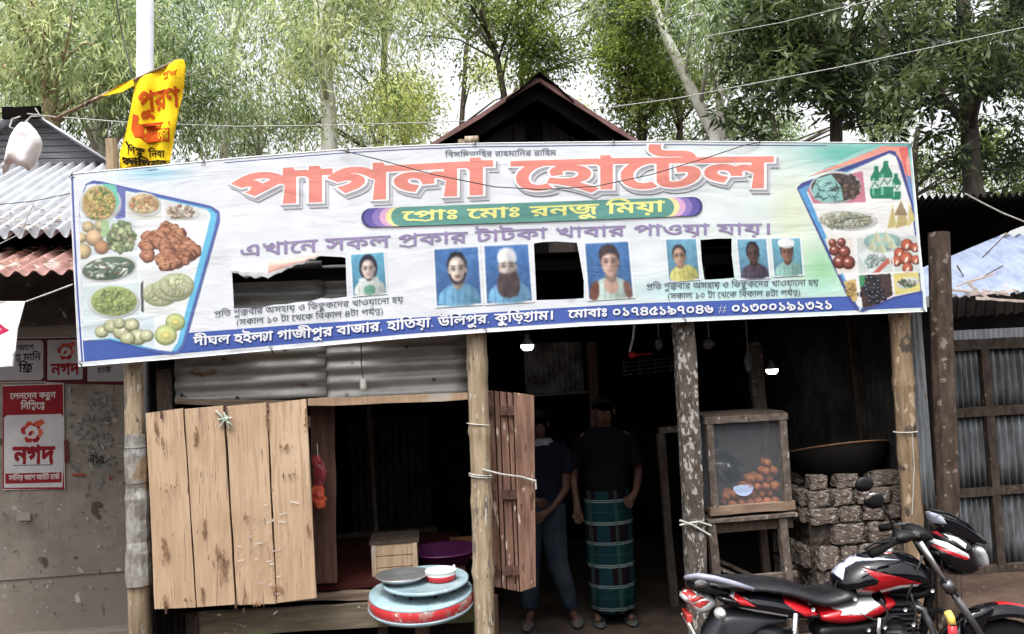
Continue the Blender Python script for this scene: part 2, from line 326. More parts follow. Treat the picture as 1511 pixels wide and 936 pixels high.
# ------------------------------------------------------------------ Bengali lettering from Blender's own bundled font
GC = {}
def contours(s):
    c = bpy.data.curves.new('t', 'FONT'); c.body = s; c.size = 1; o = bpy.data.objects.new('t', c); col.objects.link(o)
    cu = o.to_curve(bpy.context.evaluated_depsgraph_get()); out = []
    for sp in cu.splines:
        bp = sp.bezier_points; n = len(bp); L_ = []
        for i in range(n):
            a, b = bp[i], bp[(i+1) % n]; p0, p1, p2, p3 = a.co, a.handle_right, b.handle_left, b.co
            d = (p3-p0).length; bend = ((p1-p0).cross(p3-p0).length+(p2-p0).cross(p3-p0).length)/(d+1e-9)
            k = 1 if bend < .004 else (2 if d < .06 else 4)
            for j in range(k):
                t = j/k; q = p0*(1-t)**3+p1*3*t*(1-t)**2+p2*3*t*t*(1-t)+p3*t**3; L_.append((q.x, q.y))
        if len(L_) > 2: out.append(L_)
    o.to_curve_clear(); bpy.data.objects.remove(o); bpy.data.curves.remove(c); return out
REF = contours('ল'); REFX = min(x for L_ in REF for x, y in L_); MATRA = max(y for L_ in REF for x, y in L_)
def glyph(ch):
    if ch in GC: return GC[ch]
    cs = contours(ch) if ch != ' ' else []
    al = contours(ch+'ল'); tail = al[-len(REF):]; adv = min(x for L_ in tail for x, y in L_)-REFX
    GC[ch] = (cs, adv); return GC[ch]
def stroke(pts, w_):      # a pen stroke as a closed loop
    l = []; r_ = []
    for i, p in enumerate(pts):
        a = pts[max(i-1, 0)]; b = pts[min(i+1, len(pts)-1)]; d = math.hypot(b[0]-a[0], b[1]-a[1]) or 1; nx, ny = -(b[1]-a[1])/d*w_/2, (b[0]-a[0])/d*w_/2
        l.append((p[0]+nx, p[1]+ny)); r_.append((p[0]-nx, p[1]-ny))
    L_ = l+r_[::-1]
    return L_ if area(L_) < 0 else L_[::-1]
def layout(s):
    """visual-order string; R = ra-phala, Y = ya-phala, H = reph, {ab} = a stacked over b"""
    x = 0; out = []; i = 0; last = (0, .5)
    while i < len(s):
        ch = s[i]
        if ch == '{':
            a, b = s[i+1], s[i+2]; i += 4; ca, aa = glyph(a); cb, ab = glyph(b); W_ = max(aa, ab*.62)
            for L_ in ca: out.append([(x+p[0], MATRA-(MATRA-p[1])*.62) for p in L_])
            for L_ in cb: out.append([(x+W_*.22+p[0]*.62, (p[1])*.52-.14) for p in L_])
            last = (x, W_); x += W_; continue
        i += 1
        if ch == 'R': out.append(stroke([(last[0]+last[1]*.08, .02), (last[0]+last[1]*.3, .0), (last[0]+last[1]*.5, -.07), (last[0]+last[1]*.86, .03)], .055)); continue
        if ch == 'H': out.append(stroke([(last[0]+last[1]*.35, MATRA+.19), (last[0]+last[1]*.55, MATRA+.05), (last[0]+last[1]*.9, MATRA+.2)], .055)); continue
        if ch == 'Y':
            out.append(stroke([(x-.02, MATRA-.03), (x+.34, MATRA-.03)], .06)); out.append(stroke([(x+.02, .42), (x+.1, .3), (x+.02, .12), (x+.1, .0), (x+.2, .1), (x+.24, .3), (x+.24, MATRA)], .06)); x += .32; continue
        cs, adv = glyph(ch)
        if ch in 'ুূ': 
            for L_ in cs:
                mx = max(p[0] for L2 in cs for p in L2); out.append([(p[0]-mx+last[0]+last[1]*.92, p[1]) for p in L_])
            continue
        for L_ in cs: out.append([(x+p[0], p[1]) for p in L_])
        if adv > .05: last = (x, adv)
        x += adv
    return out, x
def embolden(L_, w_):
    n = len(L_); o = []
    for i in range(n):
        a, b, c = L_[i-1], L_[i], L_[(i+1) % n]
        d1 = (b[0]-a[0], b[1]-a[1]); d2 = (c[0]-b[0], c[1]-b[1]); l1 = math.hypot(*d1) or 1e-9; l2 = math.hypot(*d2) or 1e-9
        n1 = (-d1[1]/l1, d1[0]/l1); n2 = (-d2[1]/l2, d2[0]/l2); m = (n1[0]+n2[0], n1[1]+n2[1]); q = max(m[0]**2+m[1]**2, .8)
        o.append((b[0]+m[0]*w_*2/q, b[1]+m[1]*w_*2/q))
    return o
SGN = 1 if area(max(REF, key=lambda l: abs(area(l)))) < 0 else -1      # truetype outlines run clockwise
ALB = .63
class Print:
    """flat print laid on a surface: fn(px, py, lift) gives the place; later marks lie a hair above earlier ones"""
    def __init__(s, fn, step=.00006): s.mb = MB(); s.fn = fn; s.k = 0.0; s.step = step; s.alb = ALB
    def col(s, c): return tuple(v*s.alb for v in lin(c))
    def put(s, v, f, c):
        s.k += s.step; s.mb.add([s.fn(x, y, s.k) for x, y in v], [t if area([v[i] for i in t]) > 0 else t[::-1] for t in f], [s.col(c)]*len(f))
    def poly(s, pts, c, grid=0, holes=()):
        if not grid and max(max(p[i] for p in pts)-min(p[i] for p in pts) for i in (0, 1)) > 22: grid = 13
        v, f = fill([pts], grid, holes); s.put(v, f, c)
    def ell(s, x, y, rx, ry, c, n=12, rot=0, jit=0):
        v = [(x, y)]; cr, sr = math.cos(rot), math.sin(rot)
        for k in range(n):
            t = 2*math.pi*k/n; q = 1+random.uniform(-jit, jit); a, b = rx*math.cos(t)*q, ry*math.sin(t)*q; v.append((x+a*cr-b*sr, y+a*sr+b*cr))
        s.put(v, [(0, k+1, (k+1) % n+1) for k in range(n)], c)
    def line(s, pts, w_, c, closed=False):
        for i in range(len(pts)-(0 if closed else 1)):
            a, b = pts[i], pts[(i+1) % len(pts)]; d = math.hypot(b[0]-a[0], b[1]-a[1]) or 1; nx, ny = -(b[1]-a[1])/d*w_/2, (b[0]-a[0])/d*w_/2
            s.put([(a[0]+nx, a[1]+ny), (b[0]+nx, b[1]+ny), (b[0]-nx, b[1]-ny), (a[0]-nx, a[1]-ny)], [(0, 1, 2, 3)], c)
    def text(s, t, top, base, c, bold=0, dx=0, dy=0):
        loops, W_ = layout(t); x0, x1 = top[0][0], top[-1][0]
        tx, ty = zip(*top); bx, by = zip(*base)
        s.k += s.step
        for cl in cluster(loops):
            L2 = [embolden(l, bold*SGN) for l in cl] if bold else cl
            v, f = fill(L2)
            out = []
            for a, b in v:
                px = x0+(x1-x0)*a/W_; yt = np.interp(px, tx, ty); yb = np.interp(px, bx, by); out.append((px+dx, yb+(yt-yb)*b/MATRA+dy))
            s.mb.add([s.fn(x, y, s.k) for x, y in out], [q if area([out[i] for i in q]) > 0 else q[::-1] for q in f], [s.col(c)]*len(f))
    def food(s, x, y, rx, ry, cols, n=40, r=3.2, rot=0, asp=.6):
        for _ in range(n):
            a = random.uniform(0, 6.28); q = math.sqrt(random.random())*.93; rr = r*random.uniform(.6, 1.3)
            s.ell(x+rx*q*math.cos(a), y+ry*q*math.sin(a), rr, rr*asp, random.choice(cols), 7, random.uniform(0, 3.1), .15)
def cluster(loops):       # split a line into chunks that do not overlap, so each fills quickly
    it = sorted([(min(p[0] for p in l), max(p[0] for p in l), l) for l in loops], key=lambda q: q[0]); out = []; cur = []; hi = -9
    for a, b, l in it:
        if cur and a > hi+.0: out.append(cur); cur = []; hi = -9
        cur.append(l); hi = max(hi, b)
    if cur: out.append(cur)
    return out

class Ras:
    """a soft photographic print: colours are worked out on a fine grid and carried by that grid's own corners"""
    def __init__(s, box, res, base=(240, 240, 240)):
        s.x0, s.y0, s.x1, s.y1 = box; s.nx = int((s.x1-s.x0)*res); s.ny = int((s.y1-s.y0)*res)
        s.X, s.Y = np.meshgrid(np.linspace(s.x0, s.x1, s.nx+1), np.linspace(s.y0, s.y1, s.ny+1)); s.im = np.ones((s.ny+1, s.nx+1, 3))*np.array(base, float); s.px = 1/res; s.clip = None
    def blend(s, a, c, sl=None):
        sl = sl or (slice(None), slice(None)); a = a[..., None]; s.im[sl] = s.im[sl]*(1-a)+np.array(c, float)*a
    def win(s, xa, ya, xb, yb):
        f = lambda v, lo, n, d: int(max(0, min(n, round((v-lo)/d*n))))
        i0, i1 = f(xa, s.x0, s.nx, s.x1-s.x0), f(xb, s.x0, s.nx, s.x1-s.x0)+1; j0, j1 = f(ya, s.y0, s.ny, s.y1-s.y0), f(yb, s.y0, s.ny, s.y1-s.y0)+1
        return (slice(j0, j1), slice(i0, i1))
    def ins(s, pts, sl):
        X, Y = s.X[sl], s.Y[sl]; r_ = np.zeros(X.shape, bool)
        for i in range(len(pts)):
            (xa, ya), (xb, yb) = pts[i-1], pts[i]
            if ya == yb: continue
            r_ ^= ((Y < ya) != (Y < yb)) & (X < (xb-xa)*(Y-ya)/(yb-ya)+xa)
        return r_
    def poly(s, pts, c, grid=0, holes=()):
        xs, ys = zip(*pts); sl = s.win(min(xs), min(ys), max(xs), max(ys)); s.blend(s.ins(pts, sl).astype(float), c, sl)
    def ell(s, x, y, rx, ry, c, n=12, rot=0, jit=0, shade=True, soft=.8):
        R_ = max(rx, ry)+1; sl = s.win(x-R_, y-R_, x+R_, y+R_); X, Y = s.X[sl]-x, s.Y[sl]-y
        if X.size == 0: return
        cr, sr = math.cos(rot), math.sin(rot); u = (X*cr+Y*sr)/rx; v = (-X*sr+Y*cr)/ry; d = np.sqrt(u*u+v*v)
        if jit: th = np.arctan2(v, u); p = random.uniform(0, 6); d = d*(1+jit*.6*np.sin(3*th+p)+jit*.4*np.sin(5*th+2*p))
        a = np.clip((1-d)*min(rx, ry)/soft+.5, 0, 1); c = np.array(c, float)
        if shade and min(rx, ry) > 1.6: k = 1.1-.3*np.clip(d, 0, 1)**2-.12*(u*.4+v); cc = np.clip(c*k[..., None], 0, 252)
        else: cc = c
        s.im[sl] = s.im[sl]*(1-a[..., None])+cc*a[..., None]
    def line(s, pts, w_, c, closed=False):
        for i in range(len(pts)-(0 if closed else 1)):
            a, b = pts[i], pts[(i+1) % len(pts)]; sl = s.win(min(a[0], b[0])-w_, min(a[1], b[1])-w_, max(a[0], b[0])+w_, max(a[1], b[1])+w_); X, Y = s.X[sl], s.Y[sl]
            dx, dy = b[0]-a[0], b[1]-a[1]; t = np.clip(((X-a[0])*dx+(Y-a[1])*dy)/(dx*dx+dy*dy+1e-9), 0, 1); d = np.hypot(X-a[0]-t*dx, Y-a[1]-t*dy); s.blend(np.clip((w_/2-d)/.6+.5, 0, 1), c, sl)
    def food(s, x, y, rx, ry, cols, n=40, r=3.2, rot=0, asp=.6):
        for _ in range(int(n*1.8)):
            a = random.uniform(0, 6.28); q = math.sqrt(random.random())*.93; rr = r*random.uniform(.5, 1.2); c = np.array(random.choice(cols), float)*random.uniform(.78, 1.08); an = random.uniform(0, 3.1)
            s.ell(x+rx*q*math.cos(a)+.5, y+ry*q*math.sin(a)+.7, rr, rr*asp, c*.6, 7, an, .15, False, 1.4); s.ell(x+rx*q*math.cos(a), y+ry*q*math.sin(a), rr*.9, rr*asp*.85, c, 7, an, .15)
    def blur(s, n=1):
        for _ in range(n):
            p = np.pad(s.im, ((1, 1), (1, 1), (0, 0)), 'edge'); s.im = (p[:-2, 1:-1]+p[2:, 1:-1]+p[1:-1, :-2]+p[1:-1, 2:]+2*p[1:-1, 1:-1])/6
    def grain(s, a): s.im += rng.normal(size=s.im.shape[:2])[..., None]*a
    def wash(s, f, c=(236, 238, 240)): s.im = s.im*(1-f)+np.array(c, float)*f
    def build(s, name, m, parent, fn, lift, clip=None):
        c = np.clip(s.im, 0, 255)/255; c = np.where(c <= .04045, c/12.92, ((c+.055)/1.055)**2.4)*ALB
        ny, nx = s.ny+1, s.nx+1; idx = np.arange(ny*nx).reshape(ny, nx); q = np.stack([idx[:-1, :-1], idx[1:, :-1], idx[1:, 1:], idx[:-1, 1:]], -1).reshape(-1, 4)
        if clip is not None: k = s.ins(clip, (slice(None), slice(None))); k = (k[:-1, :-1] & k[1:, :-1] & k[1:, 1:] & k[:-1, 1:]).reshape(-1); q = q[k]
        o = origin(parent); V_ = np.array([tuple(fn(x, y, lift)-o) for x, y in zip(s.X.ravel(), s.Y.ravel())], np.float32)
        used = np.unique(q); mp = np.zeros(ny*nx, np.int64); mp[used] = np.arange(len(used)); qq = mp[q]; N_ = len(qq)
        me = bpy.data.meshes.new(name); me.vertices.add(len(used)); me.vertices.foreach_set('co', V_[used].ravel()); me.loops.add(N_*4); me.loops.foreach_set('vertex_index', qq.ravel().astype(np.int32))
        me.polygons.add(N_); me.polygons.foreach_set('loop_start', np.arange(0, N_*4, 4, dtype=np.int32)); me.polygons.foreach_set('loop_total', np.full(N_, 4, np.int32)); me.update(calc_edges=True)
        a = me.color_attributes.new('print', 'FLOAT_COLOR', 'POINT'); cf = np.ones((len(used), 4), np.float32); cf[:, :3] = c.reshape(-1, 3)[used]; a.data.foreach_set('color', cf.ravel())
        me.materials.append(m); ob = bpy.data.objects.new(name, me); col.objects.link(ob); ob.parent = parent; return ob

# ================================================================== SETTING
def structure(mb, name, m, **k):
    o = mb.build(name, m, **k); o['kind'] = 'structure'; return o
g = MB(); N = 60
gv = []
for j in range(N+1):
    for i in range(N+1):
        a = (i/N*2-1); b = (j/N*2-1); x = 14*a+286*a**7; y = 3+16*b+280*b**7; z = noise.noise(Vector((x*.8, y*.8, 0)))*.02 if abs(x) < 16 and abs(y-3) < 18 else 0
        gv.append((x, y, z-.01))
g.add(gv, [(j*(N+1)+i, j*(N+1)+i+1, (j+1)*(N+1)+i+1, (j+1)*(N+1)+i) for j in range(N) for i in range(N)])
structure(g, 'ground', dirt_m, smooth=True)

# ================================================================== SIGN BANNER
SY = -.13
def warp(x, z): return .012*math.sin(x*1.15+.6)+.005*math.cos(z*1.6+x*.5)
def SP(px, py, lift=0):
    p = P(px, py, SY); return Vector((p.x, SY+warp(p.x, p.z)-lift, p.z))
top_l = [(105, 258), (220, 247), (340, 235), (430, 227), (500, 221), (600, 215), (700, 211), (850, 209), (1000, 208), (1170, 210), (1343, 212)]
bot_l = [(1366, 460), (1240, 465), (1120, 470), (1000, 475), (860, 481), (720, 490), (600, 499), (500, 508), (300, 526), (118, 541)]
outl = top_l+[(1349, 280), (1357, 370)]+bot_l+[(113, 430), (108, 330)]
h1 = [(343, 401), (350, 402), (356, 405), (360, 410), (365, 411), (371, 408), (378, 409), (384, 411), (390, 408), (397, 406), (402, 408), (408, 400), (414, 401), (421, 397), (428, 396), (435, 393), (441, 389), (446, 390), (452, 386), (457, 384), (464, 384), (472, 378), (504, 379.5), (510, 381), (512, 438), (490, 441), (475, 440), (457, 445), (440, 446), (424, 449), (405, 450), (388, 454), (378, 457), (372, 455), (346, 456)]
h2 = [(788, 359), (800, 357), (820, 356), (852, 358), (856, 380), (862, 415), (862, 440), (830, 442), (792, 443), (790, 400)]
h3 = [(1034, 354), (1060, 352), (1080, 352), (1080, 375), (1084, 410), (1060, 412), (1040, 413), (1036, 385)]
sign = thing('shop_banner', 'wide printed eatery banner with food photos and large salmon lettering hung across the shop front', 'banner', (SP(700, 490).x, SY, 2.2))
def bgc(px, py):
    c = np.array([236, 240, 247.])
    def mixc(c, t, a): a = max(0, min(1, a)); return c*(1-a)+np.array(t)*a
    c = mixc(c, (150, 215, 240), .8*math.exp(-((px-225)/45)**2-((py-256)/10)**2))
    c = mixc(c, (228, 240, 238), (px-800)/400)
    d = ((px-1120)/200); c = mixc(c, (120, 196, 188), max(0, min(1, d))*math.exp(-((py-222)/26)**2))
    c = mixc(c, (90, 180, 165), .8*math.exp(-((px-1245)/45)**2-((py-228)/16)**2))
    c = mixc(c, (150, 214, 160), .85*math.exp(-((px-1212)/34)**2-((py-398)/36)**2))
    c = mixc(c, (170, 226, 226), .7*math.exp(-((px-1080)/150)**2-((py-428)/16)**2))
    c = mixc(c, (228, 236, 190), .6*math.exp(-((px-1170)/30)**2-((py-320)/60)**2))
    return c
v, f = fill([outl], 9, [h1, h2, h3])
mb = MB(); cl = [tuple(q*ALB for q in lin(bgc(*p))) for p in v]
ff = [t if area([v[i] for i in t]) > 0 else t[::-1] for t in f]
mb.add([SP(*p) for p in v], ff, [[cl[i] for i in t] for t in ff])
sheet = mb.build('banner_sheet', print_m, sign, smooth=True)
mb = MB(); k0 = len(outl)                       # the folded hem gives the sheet its thickness
ring = [SP(*p) for p in outl]; mb.tube(ring+[ring[0]], .004, 6, False); mb.c = [tuple(.8*q for q in (.85, .86, .9))]*len(mb.f); mb.build('hem', print_m, sign)
for px, py in ((106, 259), (300, 239), (512, 220), (700, 211), (905, 208), (1119, 209), (1342, 213), (120, 539), (400, 517), (716, 490), (1010, 474), (1360, 460)):
    c = SP(px, py+(3 if py < 300 else -3)); MB().lathe([(.004, -.004), (.011, -.005), (.012, 0), (.011, .003)], c, 10, Matrix.Rotation(R(90), 3, 'X')).build('eyelet', iron_m, sign); d_ = 1 if py < 300 else -1
    MB().tube([c+Vector((0, -.008, 0)), c+Vector((.01, -.012, .014*d_)), c+Vector((.004, .02, .03*d_)), c+Vector((0, .08, .012*d_))], .0035, 5).build('tie', wire_m, sign)
# colour fields
pr = Print(SP); NAVY = (74, 100, 180)
inner = lambda l, d: [(x, y+d) for x, y in l]
pr.line([(x+3, y+5) for x, y in top_l[:-1]]+[(1338, 217)], 1.6, (95, 105, 150)); pr.line([(108, 262), (111, 330), (116, 430), (123, 534)], 2.6, (80, 100, 175)); pr.line([(1338, 217), (1344, 285), (1352, 375), (1360, 455)], 2, (70, 85, 150))
bt = [(1360, 430), (1263, 437), (1120, 442), (960, 447), (800, 456), (640, 467), (470, 477), (283, 491), (240, 497), (124, 504)]
bb = [(126, 534), (300, 519), (500, 502), (600, 493), (720, 484), (860, 475), (1000, 469), (1120, 464), (1240, 459), (1361, 454)]
pr.poly(bt+bb, NAVY, 14)
# salmon and teal corner
pr.poly([(1190, 262), (1300, 216), (1338, 217), (1347, 300), (1338, 270), (1326, 236), (1312, 226)], (240, 165, 150), 14)
pr.poly([(1325, 219), (1338, 217), (1344, 262), (1336, 258)], (226, 110, 105)); pr.poly([(1336, 258), (1344, 262), (1350, 330), (1346, 315)], (120, 150, 205))
pr.poly([(1212, 250), (1275, 221), (1298, 218), (1240, 242)], (165, 212, 205), 14)
pr.mb.build('colour_fields', print_m, sign); base_k = .004
# headline
pr = Print(SP, .0003); pr.k = base_k
W1 = ('পাগলা', [(344, 260), (470, 252), (722, 238)], [(344, 303), (424, 299), (718, 285)]); W2 = ('েহােটল', [(759, 239), (900, 235), (1136, 233)], [(759, 280), (900, 277), (1131, 276)])
for t, a, b in (W1, W2):
    pr.text(t, a, b, (214, 216, 222), .06, 5, 5.5); pr.text(t, a, b, (186, 187, 194), .055, 3.6, 4); pr.text(t, a, b, (168, 168, 176), .05, 2.8, 3); pr.text(t, a, b, (252, 252, 254), .058); pr.text(t, a, b, (240, 148, 134), .03)
def bar(x0, x1, tl, bl, c):      # one lozenge of the name bar
    def yy(x, L_): return np.interp(x, [p[0] for p in L_], [p[1] for p in L_])
    r = 15; ring_ = []
    for k in range(9): t = math.pi/2+math.pi*k/8; ring_.append((x0+r+r*math.cos(t), (yy(x0+r, tl)+yy(x0+r, bl))/2-math.sin(t)*(yy(x0+r, bl)-yy(x0+r, tl))/2))
    mid = [(x, yy(x, bl)) for x in np.linspace(x0+r, x1-r, 12)[1:-1]]
    e = []
    for k in range(9): t = -math.pi/2+math.pi*k/8; e.append((x1-r+r*math.cos(t), (yy(x1-r, tl)+yy(x1-r, bl))/2-math.sin(t)*(yy(x1-r, bl)-yy(x1-r, tl))/2))
    pr.poly(ring_+mid+e+[(x, yy(x, tl)) for x in np.linspace(x1-r, x0+r, 12)[1:-1]], c, 14)
tl = [(534, 308), (800, 298), (1037, 290)]; bl = [(534, 336), (800, 327), (1037, 318)]
for a, b, c in ((533, 1037, (62, 62, 122)), (537, 1033, (100, 92, 170)), (549, 1022, (150, 128, 196)), (560, 1012, (226, 178, 216)), (569, 1003, (240, 236, 170)), (577, 995, (98, 158, 148))): bar(a, b, tl, bl, c)
pr.text('েপRাঃ েমাঃ রনজু িময়া', [(594, 313), (980, 297)], [(594, 326), (980, 312)], (246, 244, 150), .022)
pr.mb.build('headline_lettering', print_m, sign)
def cap(*a):
    q = Print(SP, .0003); q.k = base_k; q.text(*a); q.mb.build('caption_line', print_m, sign)
cap('িবস্মিলাহির'.replace('স্মিলাহির', '{সম}ি{লল}ািহর') if 0 else 'িবসিম{লল}ািহর রাহমািনর রািহম', [(657, 224), (821, 221)], [(657, 231), (821, 228)], (110, 118, 130), .012)
cap('এখােন সকল পRকার টাটকা খাবার পাওয়া যায়।', [(354, 364), (390, 360), (469, 353.6), (633, 344.5), (800, 337), (933, 332.5), (1140, 330)], [(354, 378), (379, 377), (574, 364), (816, 350), (930, 347), (1140, 345)], (158, 142, 186), .012)
GREY = (92, 100, 112)
cap('পRিত শুকRবার অসহায় ও ভি{কষ}ুকেদর খাওয়ােনা হয়'.replace('ভি', 'িভ'), [(317, 460), (595, 438)], [(317, 468), (595, 446)], GREY, .006)
cap('(সকাল ১০ টা েথেক িবকাল ৪টা পযH{নত})', [(349, 472), (566, 455)], [(349, 480), (566, 463)], GREY, .006)
cap('পRিত শুকRবার অসহায় ও িভ{কষ}ুকেদর খাওয়ােনা হয়', [(954, 419), (1207, 413)], [(954, 427), (1207, 421)], GREY, .006)
cap('(সকাল ১০ টা েথেক িবকাল ৪টা পযH{নত})', [(985, 433), (1181, 428)], [(985, 441), (1181, 436)], GREY, .006)

pr = Print(SP, .0003); pr.k = base_k
AD = 'দীঘল হইলYা গাজীপুর বাজার, হািতয়া, উিলপুর, কুিড়গRাম।'
ta, ba = [(287, 498), (336, 495), (397, 490), (480, 484), (547, 477), (626, 470), (683, 467), (712, 465), (818, 459)], [(287, 510), (334, 507), (397, 502.5), (480, 496.5), (547, 489.5), (626, 483), (712, 477), (818, 471)]
PH = 'েমাবাঃ ০১৭৪৫১৯৭০৪৬ # ০১৩০০১৯১৩২১'
tb, bbs = [(839, 458.5), (890, 455.5), (1061, 450), (1228, 444)], [(843, 469), (890, 467), (1061, 462), (1228, 456)]
for t, a, b in ((AD, ta, ba), (PH, tb, bbs)): pr = Print(SP, .0003); pr.k = base_k; pr.text(t, a, b, (42, 58, 128), .04, 1, 1); pr.text(t, a, b, (246, 248, 252), .024); pr.mb.build('address_line', print_m, sign)
# left food panel
pr = Ras((114, 262, 332, 530), 1.3)
LP = [(118, 300), (128, 272), (138, 267), (150, 268), (312, 304), (325, 312), (326, 325), (322, 340), (274, 512), (266, 522), (254, 524), (230, 521), (200, 511), (160, 501), (124, 504)]
pr.poly(LP, (72, 92, 168), 14)
pr.poly([(140, 272), (312, 309), (321, 318), (317, 340), (270, 508), (262, 518), (250, 519), (124, 500), (122, 300)], (96, 190, 232), 14)
pr.poly([(119, 300), (130, 274), (140, 272), (306, 310), (312, 318), (306, 345), (263, 506), (254, 519), (236, 517), (200, 507), (165, 499), (124, 503)], (240, 245, 248), 14)
pr.poly([(168, 274), (187, 279), (187, 322), (172, 326)], (98, 104, 178)); pr.ell(150, 301, 31, 28, (236, 240, 244)); pr.poly([(152, 272), (172, 274), (178, 300), (172, 312)], (110, 206, 176))
pr.ell(148, 301, 25, 26, (214, 190, 128)); pr.food(148, 301, 24, 25, [(232, 196, 120), (206, 190, 96), (110, 140, 70), (226, 170, 110)], 90, 3)
pr.poly([(188, 285), (240, 296), (240, 324), (190, 326)], (222, 224, 216)); pr.ell(214, 303, 26, 18, (248, 248, 248), rot=.2); pr.ell(214, 302, 23, 15, (222, 200, 150)); pr.food(214, 302, 21, 13, [(226, 206, 150), (214, 178, 120), (220, 140, 100)], 40, 3)
pr.poly([(243, 297), (306, 310), (308, 326), (245, 327)], (226, 226, 224)); pr.ell(272, 314, 24, 11, (246, 246, 244), rot=.15); pr.food(268, 313, 22, 10, [(196, 166, 130), (150, 110, 84), (232, 224, 206)], 45, 3)
pr.poly([(121, 328), (200, 322), (204, 371), (122, 380)], (214, 226, 232))
for x, y, r, c in ((132, 336, 9, (206, 184, 140)), (141, 352, 13, (220, 180, 140)), (152, 366, 11, (196, 146, 108)), (125, 372, 12, (216, 190, 140)), (122, 352, 8, (212, 190, 140)), (150, 334, 9, (190, 180, 140))): pr.ell(x, y, r, r*.95, tuple(q*.8 for q in c), 14); pr.ell(x-1, y-1.5, r*.85, r*.78, c, 14)
pr.poly([(153, 326), (163, 326), (164, 352), (150, 350)], (160, 196, 140)); pr.food(180, 350, 19, 22, [(164, 182, 132), (132, 156, 104), (190, 202, 150), (176, 170, 130)], 60, 6, asp=.8)
pr.poly([(208, 326), (309, 330), (298, 372), (285, 398), (208, 394)], (246, 246, 248))
pile = sorted([(252+38*math.sqrt(q_)*math.cos(a_), 364+29*math.sqrt(q_)*math.sin(a_)) for q_, a_ in [(random.random(), random.uniform(0, 6.28)) for _ in range(58)]], key=lambda p: p[1])
for x, y in pile:
    r = random.uniform(8, 11.5)
    pr.ell(x+.8, y+1.2, r, r*.9, (112, 58, 42), 11, jit=.1); pr.ell(x, y, r*.86, r*.76, random.choice([(182, 120, 88), (166, 104, 74), (194, 134, 98)]), 11, jit=.12)
    for _ in range(7): pr.ell(x+random.uniform(-r, r)*.6, y+random.uniform(-r, r)*.5, 1.6, 1, random.choice([(140, 76, 56), (228, 160, 122), (120, 62, 44)]), 6)
pr.poly([(120, 384), (204, 374), (205, 414), (124, 420)], (225, 232, 236)); pr.ell(162, 397, 42, 20, (250, 250, 250), 20, -.12); pr.ell(162, 397, 39, 17, (92, 112, 92), 18, -.12)
for _ in range(70):
    a = random.uniform(0, 6.28); q = math.sqrt(random.random())*.88; pr.ell(162+38*q*math.cos(a), 397+16*q*math.sin(a), random.uniform(3, 8), random.uniform(.8, 1.6), random.choice([(230, 236, 232), (60, 84, 62), (50, 62, 54), (200, 214, 206), (112, 98, 80)]), 7, random.uniform(-1.2, .6))
pr.poly([(122, 424), (207, 418), (207, 466), (125, 472)], (216, 232, 234)); pr.ell(170, 447, 39, 24, (240, 248, 248), 20); pr.ell(170, 445, 34, 22, (180, 200, 120), 18); pr.food(170, 445, 31, 20, [(196, 212, 130), (160, 188, 96), (206, 220, 150), (120, 140, 80)], 120, 3.4, asp=.3)
pr.poly([(209, 412), (285, 402), (275, 455), (213, 466)], (236, 240, 238)); pr.poly([(209, 420), (213, 414), (214, 462), (210, 460)], (70, 70, 80))
for x, y, rx in ((238, 435, 26), (256, 428, 30), (262, 422, 26)): pr.ell(x, y, rx, 18, (168, 176, 130), 18); pr.ell(x-.5, y-1.5, rx*.94, 16.2, (212, 218, 172), 18); pr.food(x, y-1, rx*.8, 13, [(196, 204, 150), (222, 226, 188)], 24, 5, asp=.25)
pr.poly([(124, 476), (228, 466), (230, 512), (200, 506), (165, 498), (126, 500)], (214, 230, 236))
for x, y, r in ((152, 490, 9), (166, 482, 10), (182, 490, 12), (196, 480, 10), (205, 498, 12), (190, 500, 10), (218, 496, 9), (178, 478, 8)): pr.ell(x, y, r*1.15, r, (132, 136, 96), 13); pr.ell(x-.8, y-1.2, r, r*.84, (204, 206, 160), 13); pr.ell(x, y-2, r*.3, r*.6, (232, 230, 196), 8, .4)
for x, y, r in ((260, 476, 13), (246, 495, 15)): pr.ell(x, y, r*1.1, r, (150, 164, 90), 16); pr.ell(x, y-1, r, r*.9, (206, 216, 140), 16); pr.ell(x, y, r*.5, r*.4, (214, 204, 120), 12)
pr.blur(1); pr.grain(3); pr.wash(.10); pr.build('food_picture_panel', print_m, sign, SP, .003, LP)
# right food panel
pr = Ras((1170, 217, 1364, 466), 1.3)
RP = [(1175, 277), (1182, 270), (1312, 222), (1320, 224), (1330, 240), (1346, 300), (1354, 370), (1358, 432), (1320, 440), (1285, 456), (1272, 461), (1262, 458), (1250, 440)]
pr.poly(RP, (62, 70, 140), 14); pr.poly([(1178, 280), (1188, 275), (1305, 232), (1300, 440), (1268, 458), (1254, 436)], (88, 160, 214), 14)
pr.poly([(1190, 284), (1196, 279), (1311, 227), (1321, 232), (1343, 302), (1352, 372), (1356, 430), (1318, 438), (1276, 455), (1264, 452)], (238, 238, 236), 14)
pr.poly([(1190, 279), (1205, 268), (1272, 253), (1277, 299), (1200, 301)], (200, 120, 140)); pr.ell(1232, 277, 38, 24, (222, 226, 226), 22, -.05); pr.ell(1232, 277, 35, 21, (60, 48, 48), 20)
pr.food(1250, 276, 17, 19, [(84, 66, 60), (48, 40, 40), (120, 96, 84)], 50, 4, asp=.8); pr.poly([(1198, 280), (1205, 264), (1226, 258), (1240, 275), (1244, 296), (1215, 300), (1202, 294)], (140, 196, 190))
for _ in range(34): pr.ell(random.uniform(1204, 1236), random.uniform(268, 294), random.uniform(3, 7), .9, random.choice([(50, 66, 66), (70, 110, 110), (180, 220, 214)]), 6, random.uniform(-1, 1.2))
